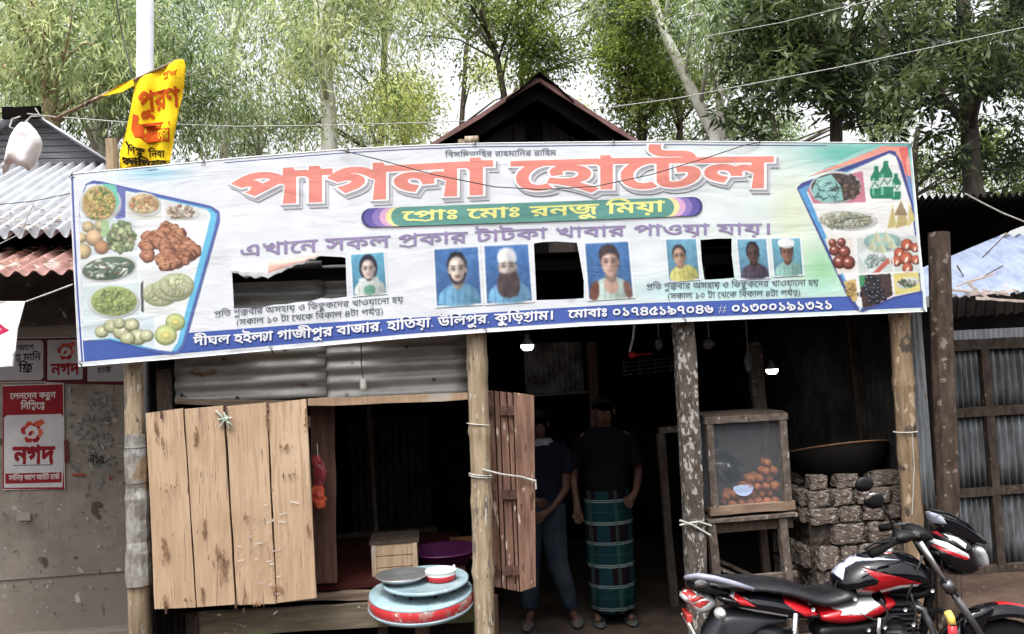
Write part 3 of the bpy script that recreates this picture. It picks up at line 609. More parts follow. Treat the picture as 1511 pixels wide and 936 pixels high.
for x, y, s_ in ((1292, 270, .95), (1321, 276, .78), (1306, 266, 1.12)):      # green bottles
    q = lambda a, b: (x+a*s_, y+b*s_)
    pr.poly([q(-3, -26), q(3, -26), q(3.5, -18), q(9, -8), q(9.5, 20), q(7, 25), q(-7, 25), q(-9.5, 20), q(-9, -8), q(-3.5, -18)], (30, 122, 90)); pr.poly([q(-3, -30), q(3, -30), q(3, -25), q(-3, -25)], (222, 236, 230))
    pr.poly([q(-6.5, -6), q(-2.5, -8), q(-3, 20), q(-6, 20)], (112, 190, 160)); pr.poly([q(-9, -3), q(9, -3), q(9, 9), q(-9, 9)], (214, 228, 222)); pr.line([q(-7, 7), q(-2, -1), q(2, 6), q(7, -1)], 1.5, (60, 110, 90))
pr.ell(1250, 325, 44, 16, (250, 250, 250), 22, .05); pr.ell(1248, 325, 39, 13, (190, 194, 176), 20, .05); pr.food(1246, 325, 36, 11, [(206, 208, 186), (226, 226, 208), (150, 156, 134), (176, 176, 140)], 60, 5, asp=.4); pr.line([(1226, 332), (1250, 324), (1284, 320)], 1.3, (70, 80, 66))
for a, b, c_, cc in (((1308, 338), (1316, 302), (1322, 336), (196, 182, 118)), ((1320, 338), (1328, 296), (1340, 332), (186, 166, 110)), ((1338, 336), (1340, 300), (1350, 324), (206, 192, 120)), ((1318, 318), (1328, 296), (1338, 318), (150, 132, 100))): pr.poly([a, b, c_], cc); pr.line([a, b], 1.2, (232, 226, 180))
pr.poly([(1216, 352), (1256, 350), (1261, 398), (1236, 406)], (232, 224, 214))
for x, y, r in ((1228, 359, 6), (1241, 358, 6.5), (1231, 370, 8), (1245, 372, 9), (1238, 387, 10), (1251, 388, 10)): pr.ell(x, y, r, r, (84, 30, 26), 14); pr.ell(x-.6, y-1, r*.8, r*.8, (138, 66, 54), 14); pr.ell(x-2, y-2.5, r*.3, r*.22, (236, 200, 190), 8)
pr.poly([(1261, 352), (1354, 348), (1357, 400), (1264, 404)], (206, 214, 210)); pr.poly([(1265, 376), (1282, 365), (1318, 372), (1300, 402), (1282, 402)], (226, 238, 236)); pr.food(1290, 384, 18, 10, [(200, 222, 216), (240, 246, 246), (170, 200, 190)], 26, 4); pr.poly([(1286, 403), (1310, 380), (1312, 388), (1296, 403)], (190, 96, 86))
pr.ell(1301, 357, 30, 16, (240, 244, 244), 22); pr.ell(1301, 357, 27, 13, (150, 190, 186), 20)
for x, y in ((1286, 362), (1300, 366), (1315, 360), (1293, 350), (1307, 350)): pr.poly([(x-7, y+6), (x-1, y-10), (x+8, y+5), (x+2, y+9)], (206, 210, 180)); pr.poly([(x-7, y+6), (x-1, y-10), (x+2, y+9)], (184, 190, 158))
for x, y, r in ((1326, 374, 8), (1337, 362, 9), (1349, 366, 7), (1322, 386, 8), (1336, 382, 10), (1350, 384, 7), (1338, 396, 8)): pr.ell(x, y, r, r, (130, 54, 36), 13); pr.ell(x-.6, y-.8, r*.84, r*.84, (186, 92, 66), 13); pr.ell(x, y+2, r*.22, r*.5, (246, 226, 206), 8, .4)
pr.poly([(1266, 407), (1313, 404), (1316, 436), (1290, 450), (1272, 456)], (64, 46, 44)); pr.poly([(1266, 407), (1276, 406), (1274, 424), (1268, 424)], (60, 140, 90))
for _ in range(36): x, y = random.gauss(1289, 9), random.gauss(428, 10); y = min(y, 452-(x-1272)*.3); pr.ell(x, y, 4, 4, (22, 20, 30), 10); pr.ell(x-1, y-1.2, 1.1, .8, (206, 206, 222), 6)
pr.poly([(1317, 404), (1354, 402), (1357, 429), (1320, 436)], (226, 212, 128)); pr.ell(1338, 418, 17, 8, (236, 240, 232), 16, -.2); pr.food(1338, 418, 13, 5, [(74, 118, 72), (222, 230, 216), (206, 206, 190), (90, 80, 60)], 30, 3, asp=.4)
pr.poly([(1243, 416), (1262, 412), (1264, 444), (1258, 446)], (206, 176, 112)); pr.food(1254, 428, 8, 9, [(214, 180, 100), (184, 150, 90)], 16, 3)
pr.line([(1262, 350), (1268, 458)], 2, (244, 244, 244)); pr.line([(1264, 405), (1356, 401)], 2, (244, 244, 244)); pr.line([(1315, 372), (1318, 404)], 2, (244, 244, 244))
pr.blur(1); pr.grain(3); pr.wash(.06); pr.build('dessert_picture_panel', print_m, sign, SP, .003, RP)
# portraits, drawn as plain generic heads
def portrait(q, bgcol, shirt, skin, hair, style):
    A = lambda c, f=1.0: np.clip(np.array(c, float)*f, 0, 250); pr = Ras((-.05, -.04, 1.05, 1.04), 74, (238, 240, 243))
    wdt = pr.X*0
    sl = pr.win(0, 0, 1, 1); X, Y = pr.X[sl], pr.Y[sl]; pr.im[sl] = A(bgcol)*(1.02-.22*Y-.14*np.abs(X-.55))[..., None]
    def el(x, y, rx, ry, c, soft=.02, a=1.0, sh=0.0, jit=0):
        d = np.sqrt(((pr.X-x)/rx)**2+((pr.Y-y)/ry)**2)
        if jit: th = np.arctan2(pr.Y-y, pr.X-x); d = d*(1+jit*np.sin(7*th)+jit*.6*np.sin(13*th+1))
        m_ = np.clip((1-d)*min(rx, ry)/soft+.5, 0, 1)*a; k = 1+sh*((pr.X-x)/rx)*-1-.12*d**2; pr.im = pr.im*(1-m_[..., None])+np.clip(A(c)*k[..., None], 0, 250)*m_[..., None]
    def pol(pts, c, sh=0, a=1.0, n=1):
        m_ = pr.ins(smooth_loop(pts, n), (slice(None), slice(None))).astype(float)
        for _ in range(2): p = np.pad(m_, 1, 'edge'); m_ = (p[:-2, 1:-1]+p[2:, 1:-1]+p[1:-1, :-2]+p[1:-1, 2:]+2*p[1:-1, 1:-1])/6
        k = 1-sh*(pr.X-.4); m_ *= a; pr.im = pr.im*(1-m_[..., None])+np.clip(A(c)*k[..., None], 0, 250)*m_[..., None]
    x, y, rx, ry, tl = .5, .36, .2, .25, 0
    if style == 'turn': x, y, rx, ry = .4, .40, .2, .22
    if style == 'vest': x, y = .54, .34
    pol([(0.02, 1.03), (.05, .8), (.2, .7), (.36, .63), (.66, .63), (.82, .69), (.97, .79), (.99, 1.03)], shirt, .35)
    for a_, b_ in (((.17, 1.0), (.2, .78)), ((.5, 1.0), (.49, .78)), ((.82, 1.0), (.8, .78)), ((.34, .95), (.4, .72)), ((.68, .9), (.62, .72))): el((a_[0]+b_[0])/2, .9, .012, .12, A(shirt, .62), .02, .6)
    el(.3, .78, .1, .05, A(shirt, 1.12), .08, .6); el(.72, .95, .12, .08, A(shirt, .8), .1, .6)
    if style == 'vest': pol([(.0, 1.03), (.04, .76), (.2, .67), (.26, .72), (.22, 1.03)], (116, 78, 66)); pol([(.8, .68), (.97, .74), (1.0, 1.03), (.84, 1.03)], (122, 92, 84)); pol([(.36, .64), (.64, .64), (.72, .86), (.5, .96), (.36, .84)], (200, 166, 152), .5)
    pol([(x-.11, .48), (x+.11, .48), (x+.14, .66), (x, .76), (x-.14, .66)], A(skin, .72), .8)
    if style == 'scarf': el(x, y-.02, rx+.08, ry+.08, hair, .03); pol([(.14, .62), (.36, .56), (.5, .74), (.64, .56), (.84, .62), (.76, 1.0), (.26, 1.0)], (214, 222, 220), .3); pol([(.3, .84), (.5, .76), (.7, .84), (.64, 1.03), (.36, 1.03)], (118, 172, 150), .4)
    elif style not in ('cap', 'longbeard'): el(x, y-.06, rx+.03, ry+.0, hair, .03, jit=.025)
    el(x-.01, y+.02, rx*.96, ry*.95, skin, .03, 1, .10); el(x, y+.1, rx*.8, ry*.68, skin, .04, 1, .10)
    el(x+rx*.62, y+.06, rx*.45, ry*.8, A(skin, .62), .09, .6); el(x-rx*.3, y-.1, rx*.5, .07, A(skin, 1.12), .06, .7); el(x-.02, y+.01, .022, .1, A(skin, 1.12), .03, .7)
    for sx in (-1, 1):
        el(x+sx*rx*1.0, y+.03, .025, .05, A(skin, .72), .02); ex = x+sx*rx*.44
        el(ex, y+.0, .062, .03, A(skin, .58), .04, .75); el(ex, y+.004, .036, .012, (60, 46, 44), .012, .9); el(ex, y-.048, .062, .011, A(hair, .9), .014, .8); el(ex, y+.035, .05, .014, A(skin, .76), .02, .5)
        el(x+sx*.028, y+.108, .014, .009, A(skin, .42), .01, .7)
    el(x+.03, y+.06, .016, .05, A(skin, .66), .03, .6); el(x, y+.1, .04, .02, A(skin, .86), .03, .6); el(x, y+.128, .07, .01, A(skin, .62), .012, .5); el(x, y+.165, .062, .013, (150, 92, 86), .014, .85); el(x, y+.19, .05, .012, A(skin, .74), .02, .6)
    if style in ('beardfringe',):
        m_ = ((pr.Y-y) > .09+.0*pr.X) & ((((pr.X-x)/(rx*1.02))**2+((pr.Y-y-.08)/(.215))**2) < 1.0) & ((((pr.X-x)/(rx*.76))**2+((pr.Y-y-.06)/(.165))**2) > 1); m_ = m_.astype(float)*.85; pr.im = pr.im*(1-m_[..., None])+A(hair)*m_[..., None]
        el(x, y+.137, .075, .013, A(hair, 1.2), .014, .75)
    if style == 'longbeard': pol([(x-.19, y+.1), (x-.08, y+.14), (x+.08, y+.14), (x+.2, y+.08), (x+.27, y+.3), (x+.24, y+.5), (x+.1, y+.58), (x-.14, y+.56), (x-.26, y+.44), (x-.25, y+.26)], (88, 74, 76), .5); el(x, y+.18, .05, .016, (150, 96, 92), .02, .8); el(x-.05, y+.4, .08, .16, (70, 58, 62), .08, .7)
    if style == 'vest': pol([(x-.22, y-.02), (x-.26, y-.16), (x-.16, y-.3), (x+.06, y-.32), (x+.2, y-.22), (x+.2, y-.12), (x+.04, y-.15), (x-.14, y-.12)], hair, .2)
    if style in ('cap', 'longbeard'): pol([(x-rx*1.06, y-.04), (x-rx*1.12, y-.2), (x-.12, y-.32), (x+.12, y-.32), (x+rx*1.12, y-.2), (x+rx*1.06, y-.04), (x, y-.12)], (236, 236, 240), .35); el(x+.1, y-.18, .06, .1, (196, 200, 212), .08, .6)
    if style == 'crown': pol([(x-.25, y-.14), (x-.31, y-.3), (x-.1, y-.37), (x+.16, y-.36), (x+.31, y-.27), (x+.26, y-.12), (x, y-.1)], (238, 240, 242), .3); el(x+.05, y-.14, .2, .016, (170, 178, 186), .02, .7)
    n_ = np.zeros(pr.X.shape)
    for f_, a_ in ((6, 7), (13, 5), (29, 3)): n_ += a_*np.sin(pr.X*f_*3.1+random.random()*9+2*np.sin(pr.Y*f_*1.7))*np.sin(pr.Y*f_*2.3+random.random()*9)
    ins_ = (pr.X > 0) & (pr.X < 1) & (pr.Y > 0) & (pr.Y < 1); pr.im += (n_*ins_)[..., None]; pr.im = (pr.im-128)*1.12+124; pr.blur(2); pr.grain(4); pr.wash(.04)
    def fn(a, b, lift):
        t = [q[0][i]*(1-a)+q[1][i]*a for i in (0, 1)]; u = [q[3][i]*(1-a)+q[2][i]*a for i in (0, 1)]; return SP(t[0]*(1-b)+u[0]*b, t[1]*(1-b)+u[1]*b, lift)
    pr.build('portrait_picture', print_m, sign, fn, .004)
portrait([(518, 377), (566, 373), (570, 432), (522, 436)], (112, 182, 214), (216, 220, 214), (226, 208, 200), (58, 56, 74), 'scarf')
portrait([(641, 369), (705, 365), (710, 447), (645, 451)], (84, 130, 190), (118, 172, 206), (232, 214, 202), (52, 50, 58), 'beardfringe')
portrait([(715, 364), (779, 361), (785, 443), (719, 447)], (82, 128, 190), (122, 172, 208), (214, 200, 192), (60, 54, 58), 'longbeard')
portrait([(864, 360), (927, 357), (934, 437), (870, 441)], (80, 126, 184), (196, 214, 208), (212, 180, 166), (74, 62, 66), 'vest')
portrait([(983, 354), (1027, 353), (1032, 411), (988, 414)], (118, 172, 200), (208, 204, 128), (196, 162, 142), (70, 66, 70), 'turn')
portrait([(1088, 354), (1130, 353), (1135, 409), (1093, 411)], (124, 178, 206), (84, 74, 90), (98, 74, 72), (50, 44, 52), 'plain')
portrait([(1138, 353), (1180, 352), (1184, 405), (1143, 407)], (124, 184, 204), (146, 188, 180), (150, 112, 98), (50, 44, 48), 'crown')
# torn flap curling over the big cut
mb = MB(); rows = []
for i in range(27):
    x = 343+i*4.9; yb = np.interp(x, [343, 356, 378, 402, 421, 446, 472], [401, 405, 409, 408, 397, 390, 378]); yt = np.interp(x, [343, 400, 472], [391, 386, 376]); rows.append((x, yt, yb+2+random.uniform(-2, 2)))
vs = []; cs = []
for k, (x, a, b) in enumerate(rows):
    for j in range(5): t = j/4; p = SP(x, a*(1-t)+b*t); vs.append(p+Vector((0, -.006-.022*math.sin(t*2.4)-.008*random.random()*t, 0)))
fs = [(i*5+j, i*5+j+1, (i+1)*5+j+1, (i+1)*5+j) for i in range(26) for j in range(4)]
mb.add(vs, fs, [(.46, .24, .2) if (f_[0]//5 > 10 and (f_[0] % 5) < 3) else (.54, .55, .57) for f_ in fs]); mb.build('torn_flap', print_m, sign, smooth=True)

# ================================================================== POSTS
def bamboo(mb, pts, r, knots, n=12):
    P_ = []; rad = []; L_ = len(pts)-1; tot = 48
    for k in range(tot+1):
        t = k/tot*L_; i = min(int(t), L_-1); P_.append(Vector(pts[i]).lerp(Vector(pts[i+1]), t-i)); b = max(math.exp(-((k/tot-q)/.012)**2) for q in knots); rad.append(r*(1+.16*b))
    mb.tube(P_, rad, n)
def post_from(px0, py0, px1, py1, y, zb=0):
    a = P(px0, py0, y); b = P(px1, py1, y); d = (b-a); t = (zb-a.z)/d.z; return a, a+d*t
a, b = post_from(197, 545, 206, 930, .02); a += (a-b).normalized()*.75
t = thing('wooden_post', 'rough left post wrapped in silvery plastic beside the plank panel', 'post', (b.x, b.y, 0))
mb = MB(); mb.tube([b, b.lerp(a, .3), b.lerp(a, .6), a], [.068, .064, .06, .055], 10); mb.build('shaft', bamboo_m, t, smooth=True)
mb = MB(); p0 = P(203, 640, .02); p1 = P(206, 862, .02); mb.tube([p0.lerp(p1, k/14)+Vector((random.uniform(-.003, .003), -.012, 0)) for k in range(15)], [.072+random.uniform(-.006, .006) for _ in range(15)], 12, False); mb.build('plastic_wrap', foil_m, t)
mb = MB()
for py in (660, 712): c = P(203, py, .02); mb.lathe([(.08, -.003), (.083, 0), (.08, .003)], c+Vector((0, -.012, 0)), 16)
mb.build('binding_wire', wire_m, t)
a, b = post_from(702, 495, 715, 936, 0); a += (a-b).normalized()*.5
t = thing('bamboo_post', 'thick pale bamboo post in the middle between the plank opening and the folded shutter', 'post', (b.x, b.y, 0))
mb = MB(); bamboo(mb, [b, b.lerp(a, .5)+Vector((.008, 0, 0)), a], .066, (.08, .25, .41, .58, .74, .9)); mb.build('shaft', bamboo_m, t, smooth=True)
for py, q in ((626, 0), (700, 1), (703, 1)):
    mb = MB(); c = P(706+(py-626)*.04, py, 0); mb.lathe([(.071, -.004), (.078, 0), (.071, .004)], c, 16, Matrix.Rotation(R(8), 3, 'Y')); mb.build('string_binding', rope_m, t)
mb = MB(); bamboo(mb, [P(728, 878, .12), P(731, 990, .12)], .03, (.3,)); mb.build('brace', old_m, t, smooth=True)
a, b = post_from(1008, 480, 1028, 850, .0); a += (a-b).normalized()*.6
t = thing('wooden_post', 'flecked square post with peeling paper beside the glass sweet showcase', 'post', (b.x, b.y, 0))
mb = MB(); mb.beam(b, a, .125, .11, seg=14, jit=.006); mb.build('shaft', post_m, t, bevel=.008)
mb = MB(); c = P(1022, 772, -.03); mb.tube([P(1003, 768, -.07), P(1022, 775, -.075), P(1048, 790, -.06), P(1052, 800, .0)], .008, 6); mb.tube([P(1003, 775, -.07), P(1030, 770, -.075), P(1050, 776, -.05)], .007, 6); mb.build('string_binding', rope_m, t)
a, b = post_from(1328, 470, 1347, 760, .0); a += (a-b).normalized()*.6
t = thing('bamboo_post', 'golden bamboo post at the right end of the shop front by the brick stove', 'post', (b.x, b.y, 0))
mb = MB(); bamboo(mb, [b, b.lerp(a, .5)+Vector((-.008, 0, 0)), a], .066, (.12, .3, .45, .62, .8)); mb.build('shaft', bambooR_m, t, smooth=True)
mb = MB(); c = P(1336, 637, 0); mb.lathe([(.071, -.004), (.078, 0), (.071, .004)], c, 16); mb.tube([P(1346, 640, -.07), P(1349, 690, -.07), P(1346, 760, -.07)], .003, 5); mb.build('string_binding', rope_m, t)
a, b = post_from(1386, 360, 1397, 755, .1)
a += (a-b).normalized()*.08
t = MB().tube([b, b.lerp(a, .2), b.lerp(a, .4)+Vector((.01, 0, 0)), b.lerp(a, .6), b.lerp(a, .8), a], [.085, .08, .077, .08, .075, .072], 9).build('tree_trunk_post', rpost_m)
tag(t, 'dark brown trunk post between the banner end and the tin gate', 'post')
t = MB().tube([P(166, 255, .12), P(165, 225, .12), P(164, 206, .12)], [.04, .038, .036], 9).build('post_stub', barkb_m); tag(t, 'short wooden post top poking above the banner by the yellow flag', 'post')

# ================================================================== SHOP BUILDING
x0 = P(240, 700, .1).x; x1 = P(1352, 700, .1).x
shop = thing('tin_shop', 'tin and timber eatery with maroon edged gable roof behind the banner', 'building', ((x0+x1)/2, 1.8, 0))
# front wall strip of corrugated tin above the opening
for i, (pa, pb, ya) in enumerate(((258, 482, .10), (470, 692, .113))):
    mb = MB(); A = P(pa, 590 if i == 0 else 588, ya); B = P(pb, 586 if i == 0 else 581, ya); C = P(pa, 392, ya)
    mb.corr(B, Vector((B.x, ya, C.z)), Vector((A.x, ya, B.z)), 9.5, .011, 10, 8, .02); mb.build('tin_sheet', tin_m, shop, smooth=True, solid=.002)
mb = MB()
for px, py in ((330, 530), (420, 515), (512, 505), (600, 512), (268, 583), (350, 587), (640, 560)): mb.lathe([(0, .006), (.009, .003), (.012, 0)], P(px, py, .088), 8, Matrix.Rotation(R(90), 3, 'X'))
mb.build('nail_heads', wire_m, shop, kind='stuff')
MB().beam(P(262, 592, .09), P(452, 596, .09), .035, .04).build('lintel', oldx_m, shop); MB().beam(P(455, 594, .07), P(690, 585, .07), .045, .05).build('lintel', plank_m, shop)
# eave tin below the banner, dark
# side, back and inner walls
yb_ = 3.6; zt = 2.62
def wallq(a, b, z0, z1, m, name, waves, lab=None):
    mb = MB(); A = Vector((a[0], a[1], z0)); B = Vector((b[0], b[1], z0)); mb.corr(A, B, Vector((a[0], a[1], z1)), waves, .012, 3, 6); return mb.build(name, m, shop, smooth=True, solid=.002, label=lab)
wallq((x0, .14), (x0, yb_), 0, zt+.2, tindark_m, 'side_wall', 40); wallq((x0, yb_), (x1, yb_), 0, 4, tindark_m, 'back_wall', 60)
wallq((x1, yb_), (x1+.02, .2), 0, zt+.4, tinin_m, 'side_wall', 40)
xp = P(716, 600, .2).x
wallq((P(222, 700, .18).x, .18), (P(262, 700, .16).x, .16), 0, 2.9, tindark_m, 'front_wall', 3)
mb = MB(); mb.beam(P(243, 545, .12), P(250, 700, .12), .09, .06); mb.build('door_jamb', greydk_m, shop)
# gable roof
pk = P(793, 122, .3); zr = pk.z; ov = -.05
el_, er_ = P(648, 212, .3), P(927, 208, .3)
sl_l = (pk.z-el_.z)/(pk.x-el_.x); sl_r = (pk.z-er_.z)/(er_.x-pk.x); xl = x0-.3; xr = x1+.12
for sx, xe, s_ in ((-1, xl, sl_l), (1, xr, sl_r)):
    ze = zr-abs(xe-pk.x)*s_; mb = MB()
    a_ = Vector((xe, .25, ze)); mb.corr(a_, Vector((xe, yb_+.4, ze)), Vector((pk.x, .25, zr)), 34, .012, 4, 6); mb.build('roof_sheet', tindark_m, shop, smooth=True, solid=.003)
    mb = MB(); mb.beam(Vector((xe, .235, ze+.0)), Vector((pk.x, .235, zr)), .028, .02, nrm=(0, -1, 0), seg=20, jit=.006); mb.build('roof_edge', roofe_m, shop)
    mb = MB(); mb.beam(Vector((xe, .32, ze-.07)), Vector((pk.x, .32, zr-.07)), .09, .05, nrm=(0, -1, 0)); mb.build('rafter', shade_black_m, shop)
mb = MB(); ridge = []
for s_ in (-1, 1):
    for k in range(6): ridge.append((s_, k))
for yy in (.2, .5, 1.2, 2.4, 4):
    for q in (-.24, -.12, 0, .12, .24): mb.v.append((pk.x+q, yy+random.uniform(-.02, .02), zr+.05-abs(q)*.85+random.uniform(-.012, .012)))
mb.f = [(j*5+i, j*5+i+1, (j+1)*5+i+1, (j+1)*5+i) for j in range(4) for i in range(4)]; mb.build('ridge_cap', shade_black_m, shop, solid=.01)
# gable end boards, set back under the overhang
n_ = 11; gx0 = el_.x-.5; gx1 = er_.x+.5
gbm = mat('dusky_gable_board', (.06, .048, .043), (.03, .023, .02), 4, stretch=(6, 6, .8))
for i in range(n_):
    a_ = gx0+(gx1-gx0)*i/n_; b_ = gx0+(gx1-gx0)*(i+1)/n_-.008
    zt_ = lambda x: zr-.1-(pk.x-x)*sl_l if x < pk.x else zr-.1-(x-pk.x)*sl_r
    vs = [(a_, .62, 2.7), (b_, .62, 2.7), (b_, .62, zt_(b_)), (a_, .62, zt_(a_))]; vs += [(x, .645, z) for x, y, z in vs]
    MB().add(vs, [(0, 1, 2, 3), (7, 6, 5, 4), (0, 4, 5, 1), (1, 5, 6, 2), (2, 6, 7, 3), (3, 7, 4, 0)]).build('gable_board', gbm, shop)
MB().beam(Vector((P(788, 200, .58).x, .58, 2.7)), Vector((P(788, 200, .58).x, .58, zr-.1)), .1, .06).build('king_post', shade_black_m, shop)
mb = MB(); c = P(694, 208, .3); mb.tube([P(686, 208, .1), P(706, 207, .1)], .03, 10); mb.build('pole_end', bamboo_m, shop, smooth=True)
mb = MB(); mb.tube([P(682, 207, .2), P(682, 260, .2)], .03, 8); mb.build('tie_pole', bamboo_m, shop)
mb = MB(); mb.box(((x0+x1)/2, 1.95, -.004), (x1-x0, 3.3, .02)); structure(mb, 'shop_floor', mat('shade_dark_earth', (.035, .026, .021), (.018, .013, .011), 3, rough=.95, bump=.6, bscale=14, spec=.05))  # earth floor coloured darker to stand for the shade inside the shop
# tie beams and inner ceiling of sacking
zc = 2.62
mb = MB(); mb.box(((x0+x1)/2, .62, 2.9), (x1-x0, .02, .5)); 
MB().beam(Vector((x0, .12, zc+.0)), Vector((x1, .12, zc+.0)), .09, .07, nrm=(0, 0, 1)).build('tie_beam', shade_black_m, shop)
MB().beam(Vector((x0, 1.6, zc)), Vector((x1, 1.6, zc)), .09, .07, nrm=(0, 0, 1)).build('tie_beam', shade_black_m, shop)
MB().box(((x0+x1)/2, (yb_+.14)/2, zc+.09), (x1-x0, yb_-.14, .01)).build('ceiling_mat', shade_black_m, shop)
# right: tin lining and timber beside the stove
mb = MB(); A = P(1292, 700, .75); B = P(1352, 700, .2); mb.corr(Vector((A.x, .95, .2)), Vector((B.x+.0, .14, .2)), Vector((A.x, .95, 2.7)), 9, .012, 4, 8); mb.build('lining_sheet', tinin_m, shop, smooth=True)
MB().beam(P(1285, 690, .8), P(1262, 470, .8), .13, .03).build('lining_board', greydk_m, shop); MB().beam(P(1312, 690, .7), P(1298, 470, .7), .08, .03).build('lining_board', old_m, shop)
mb = MB(); A = P(1349, 705, .06); B = P(1380, 705, .06); mb.corr(Vector((A.x, .08, A.z-.5)), Vector((B.x, .08, A.z-.5)), Vector((A.x-.0, .08, 2.75)), 4, .012, 4, 8); mb.build('corner_sheet', tinv_m, shop, smooth=True, solid=.002)
# platform of the shop floor
fz = P(400, 868, .35).z
MB().beam(P(262, 888, .33), P(690, 872, .33), .05, .05, seg=12, jit=.008).build('sill_board', oldx_m, shop)
MB().beam(P(275, 922, .30), P(700, 898, .30), .15, .06, seg=12, jit=.006).build('platform_beam', mat('greenish_beam_wood', (.17, .145, .105), (.09, .07, .048), 3, stretch=XG, spots=[((.45, .44, .4), 14, .67, (1, 2, 2)), ((.15, .17, .08), 4, .58, (1, 1, 1))]), shop)
mb = MB(); q0 = P(250, 900, .5); q1 = P(690, 900, .5); redfl = mat('dull_red_floor_board', (.045, .009, .008), (.025, .007, .006), 4, spec=.1, rough=.8, stretch=(1, 6, 6))
for k in range(7): MB().box(((q0.x+q1.x)/2, .45+k*.22, fz-.03), (q1.x-q0.x, .205, .03)).build('floor_board', redfl, shop)
for px in (262, 285): MB().beam(P(px, 905, .28), P(px, 1000, .28), .07, .06).build('platform_leg', greydk_m, shop)
MB().beam(P(565, 905, .4), P(565, 1010, .4), .07, .06).build('platform_leg', greydk_m, shop)
# opening: door jamb board right of the plank panel
MB().beam(P(479, 860, .3), P(476, 598, .3), .16, .03, seg=8).build('inner_board', mat('red_brown_board', (.085, .04, .028), (.04, .018, .013), 3, stretch=ZG), shop)
MB().beam(P(560, 860, 1.6), P(544, 600, 1.6), .03, .03).build('inner_post', greydk_m, shop)
mb = MB(); A = P(455, 800, 2.6); mb.box((A.x+.6, 2.6, A.z), (1.2, .03, .12)); mb.build('shelf_board', greydk_m, shop)
# inside tin panel catching light, post, shelf
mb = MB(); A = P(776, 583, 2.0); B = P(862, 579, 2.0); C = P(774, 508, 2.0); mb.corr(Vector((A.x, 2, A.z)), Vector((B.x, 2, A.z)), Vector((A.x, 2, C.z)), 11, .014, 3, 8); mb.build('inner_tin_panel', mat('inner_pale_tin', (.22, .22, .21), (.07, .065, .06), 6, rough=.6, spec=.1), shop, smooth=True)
mb = MB(); A = P(520, 800, 2.9); B = P(640, 800, 2.9); mb.corr(Vector((A.x, 2.9, A.z)), Vector((B.x, 2.9, A.z)), Vector((A.x, 2.9, P(520, 620, 2.9).z)), 11, .014, 3, 8); mb.build('inner_tin_panel', tinin_m, shop, smooth=True)
MB().beam(P(886, 800, 1.9), P(872, 505, 1.9), .085, .06).build('inner_post', old_m, shop)
MB().beam(P(1124, 640, 1.2), P(1112, 505, 1.2), .11, .05).build('inner_post', grey_m, shop)
MB().beam(P(972, 636, 1.4), P(1006, 632, 1.4), .05, .04).build('inner_rail', grey_m, shop)
MB().beam(P(996, 905, 1.1), P(974, 640, 1.1), .06, .04, seg=8).build('inner_stud', greydk_m, shop)
MB().beam(P(766, 585, 1.9), P(878, 578, 1.9), .02, .02).build('inner_rail', grey_m, shop)
MB().beam(P(790, 680, 1.9), P(880, 677, 1.9), .012, .012).build('inner_rail', grey_m, shop)

# ================================================================== PLANK PANEL
t = thing('plank_panel', 'pale panel of four wide boards propped across the lower left of the shop front', 'panel', P(340, 895, -.03))
tops = [(214, 608), (271, 602), (331, 598), (394, 594), (453, 589)]; bots = [(227, 899), (290, 896), (349, 893), (408, 890), (468, 882)]
for i in range(4):
    g0, g1 = (1.2, 1.2) if i != 1 else (1.2, 2.2); y = -.05-.006*(i % 2)
    L_ = []; n2 = 9
    for k in range(n2+1): s_ = k/n2; L_.append((tops[i][0]*(1-s_)+bots[i][0]*s_+g0+random.uniform(-.5, .5), (tops[i][1])*(1-s_)+bots[i][1]*s_+(2 if k == 0 else 0)))
    for k in range(n2, -1, -1): s_ = k/n2; L_.append((tops[i+1][0]*(1-s_)+bots[i+1][0]*s_-g1+random.uniform(-.5, .5), tops[i+1][1]*(1-s_)+bots[i+1][1]*s_+random.uniform(-1, 1)))
    v, f = fill([L_]); f = [q if area([v[j] for j in q]) > 0 else q[::-1] for q in f]; n3 = len(v)
    mb = MB(); mb.add([P(x, yy, y) for x, yy in v]+[P(x, yy, y)+Vector((0, .028, 0)) for x, yy in v], f+[tuple(j+n3 for j in q[::-1]) for q in f])
    lp = []
    for q in L_: lp.append(min(range(n3), key=lambda j: (v[j][0]-q[0])**2+(v[j][1]-q[1])**2))
    mb.f += [(lp[j], lp[(j+1) % len(lp)], lp[(j+1) % len(lp)]+n3, lp[j]+n3) for j in range(len(lp))]
    o = mb.build('plank', plank_m, t)
MB().beam(P(222, 640, -.0), P(458, 622, -.0), .07, .03).build('batten', old_m, t); MB().beam(P(230, 865, -.0), P(465, 852, -.0), .07, .03).build('batten', old_m, t)
mb = MB()
for a_, b_ in (((318, 606), (333, 622)), ((333, 622), (343, 628)), ((325, 630), (336, 614)), ((330, 608), (338, 632)), ((322, 620), (342, 617))): mb.tube([P(*a_, -.066), P((a_[0]+b_[0])/2, (a_[1]+b_[1])/2-1, -.078), P(*b_, -.066)], .006, 5)
mb.build('knotted_string', mat('green_string', (.4, .46, .4), (.3, .34, .3), 20), t)
for a_ in ((235, 605), (330, 599), (392, 595), (242, 893), (345, 885)): MB().box(P(a_[0]+3, a_[1]+7, -.063), (.012, .006, .05)).build('iron_strap', iron_m, t)
random.seed(5); pr = Print(lambda px, py, lift=0: P(px, py, -.0567)+Vector((0, -lift-.006, 0)), .00003)
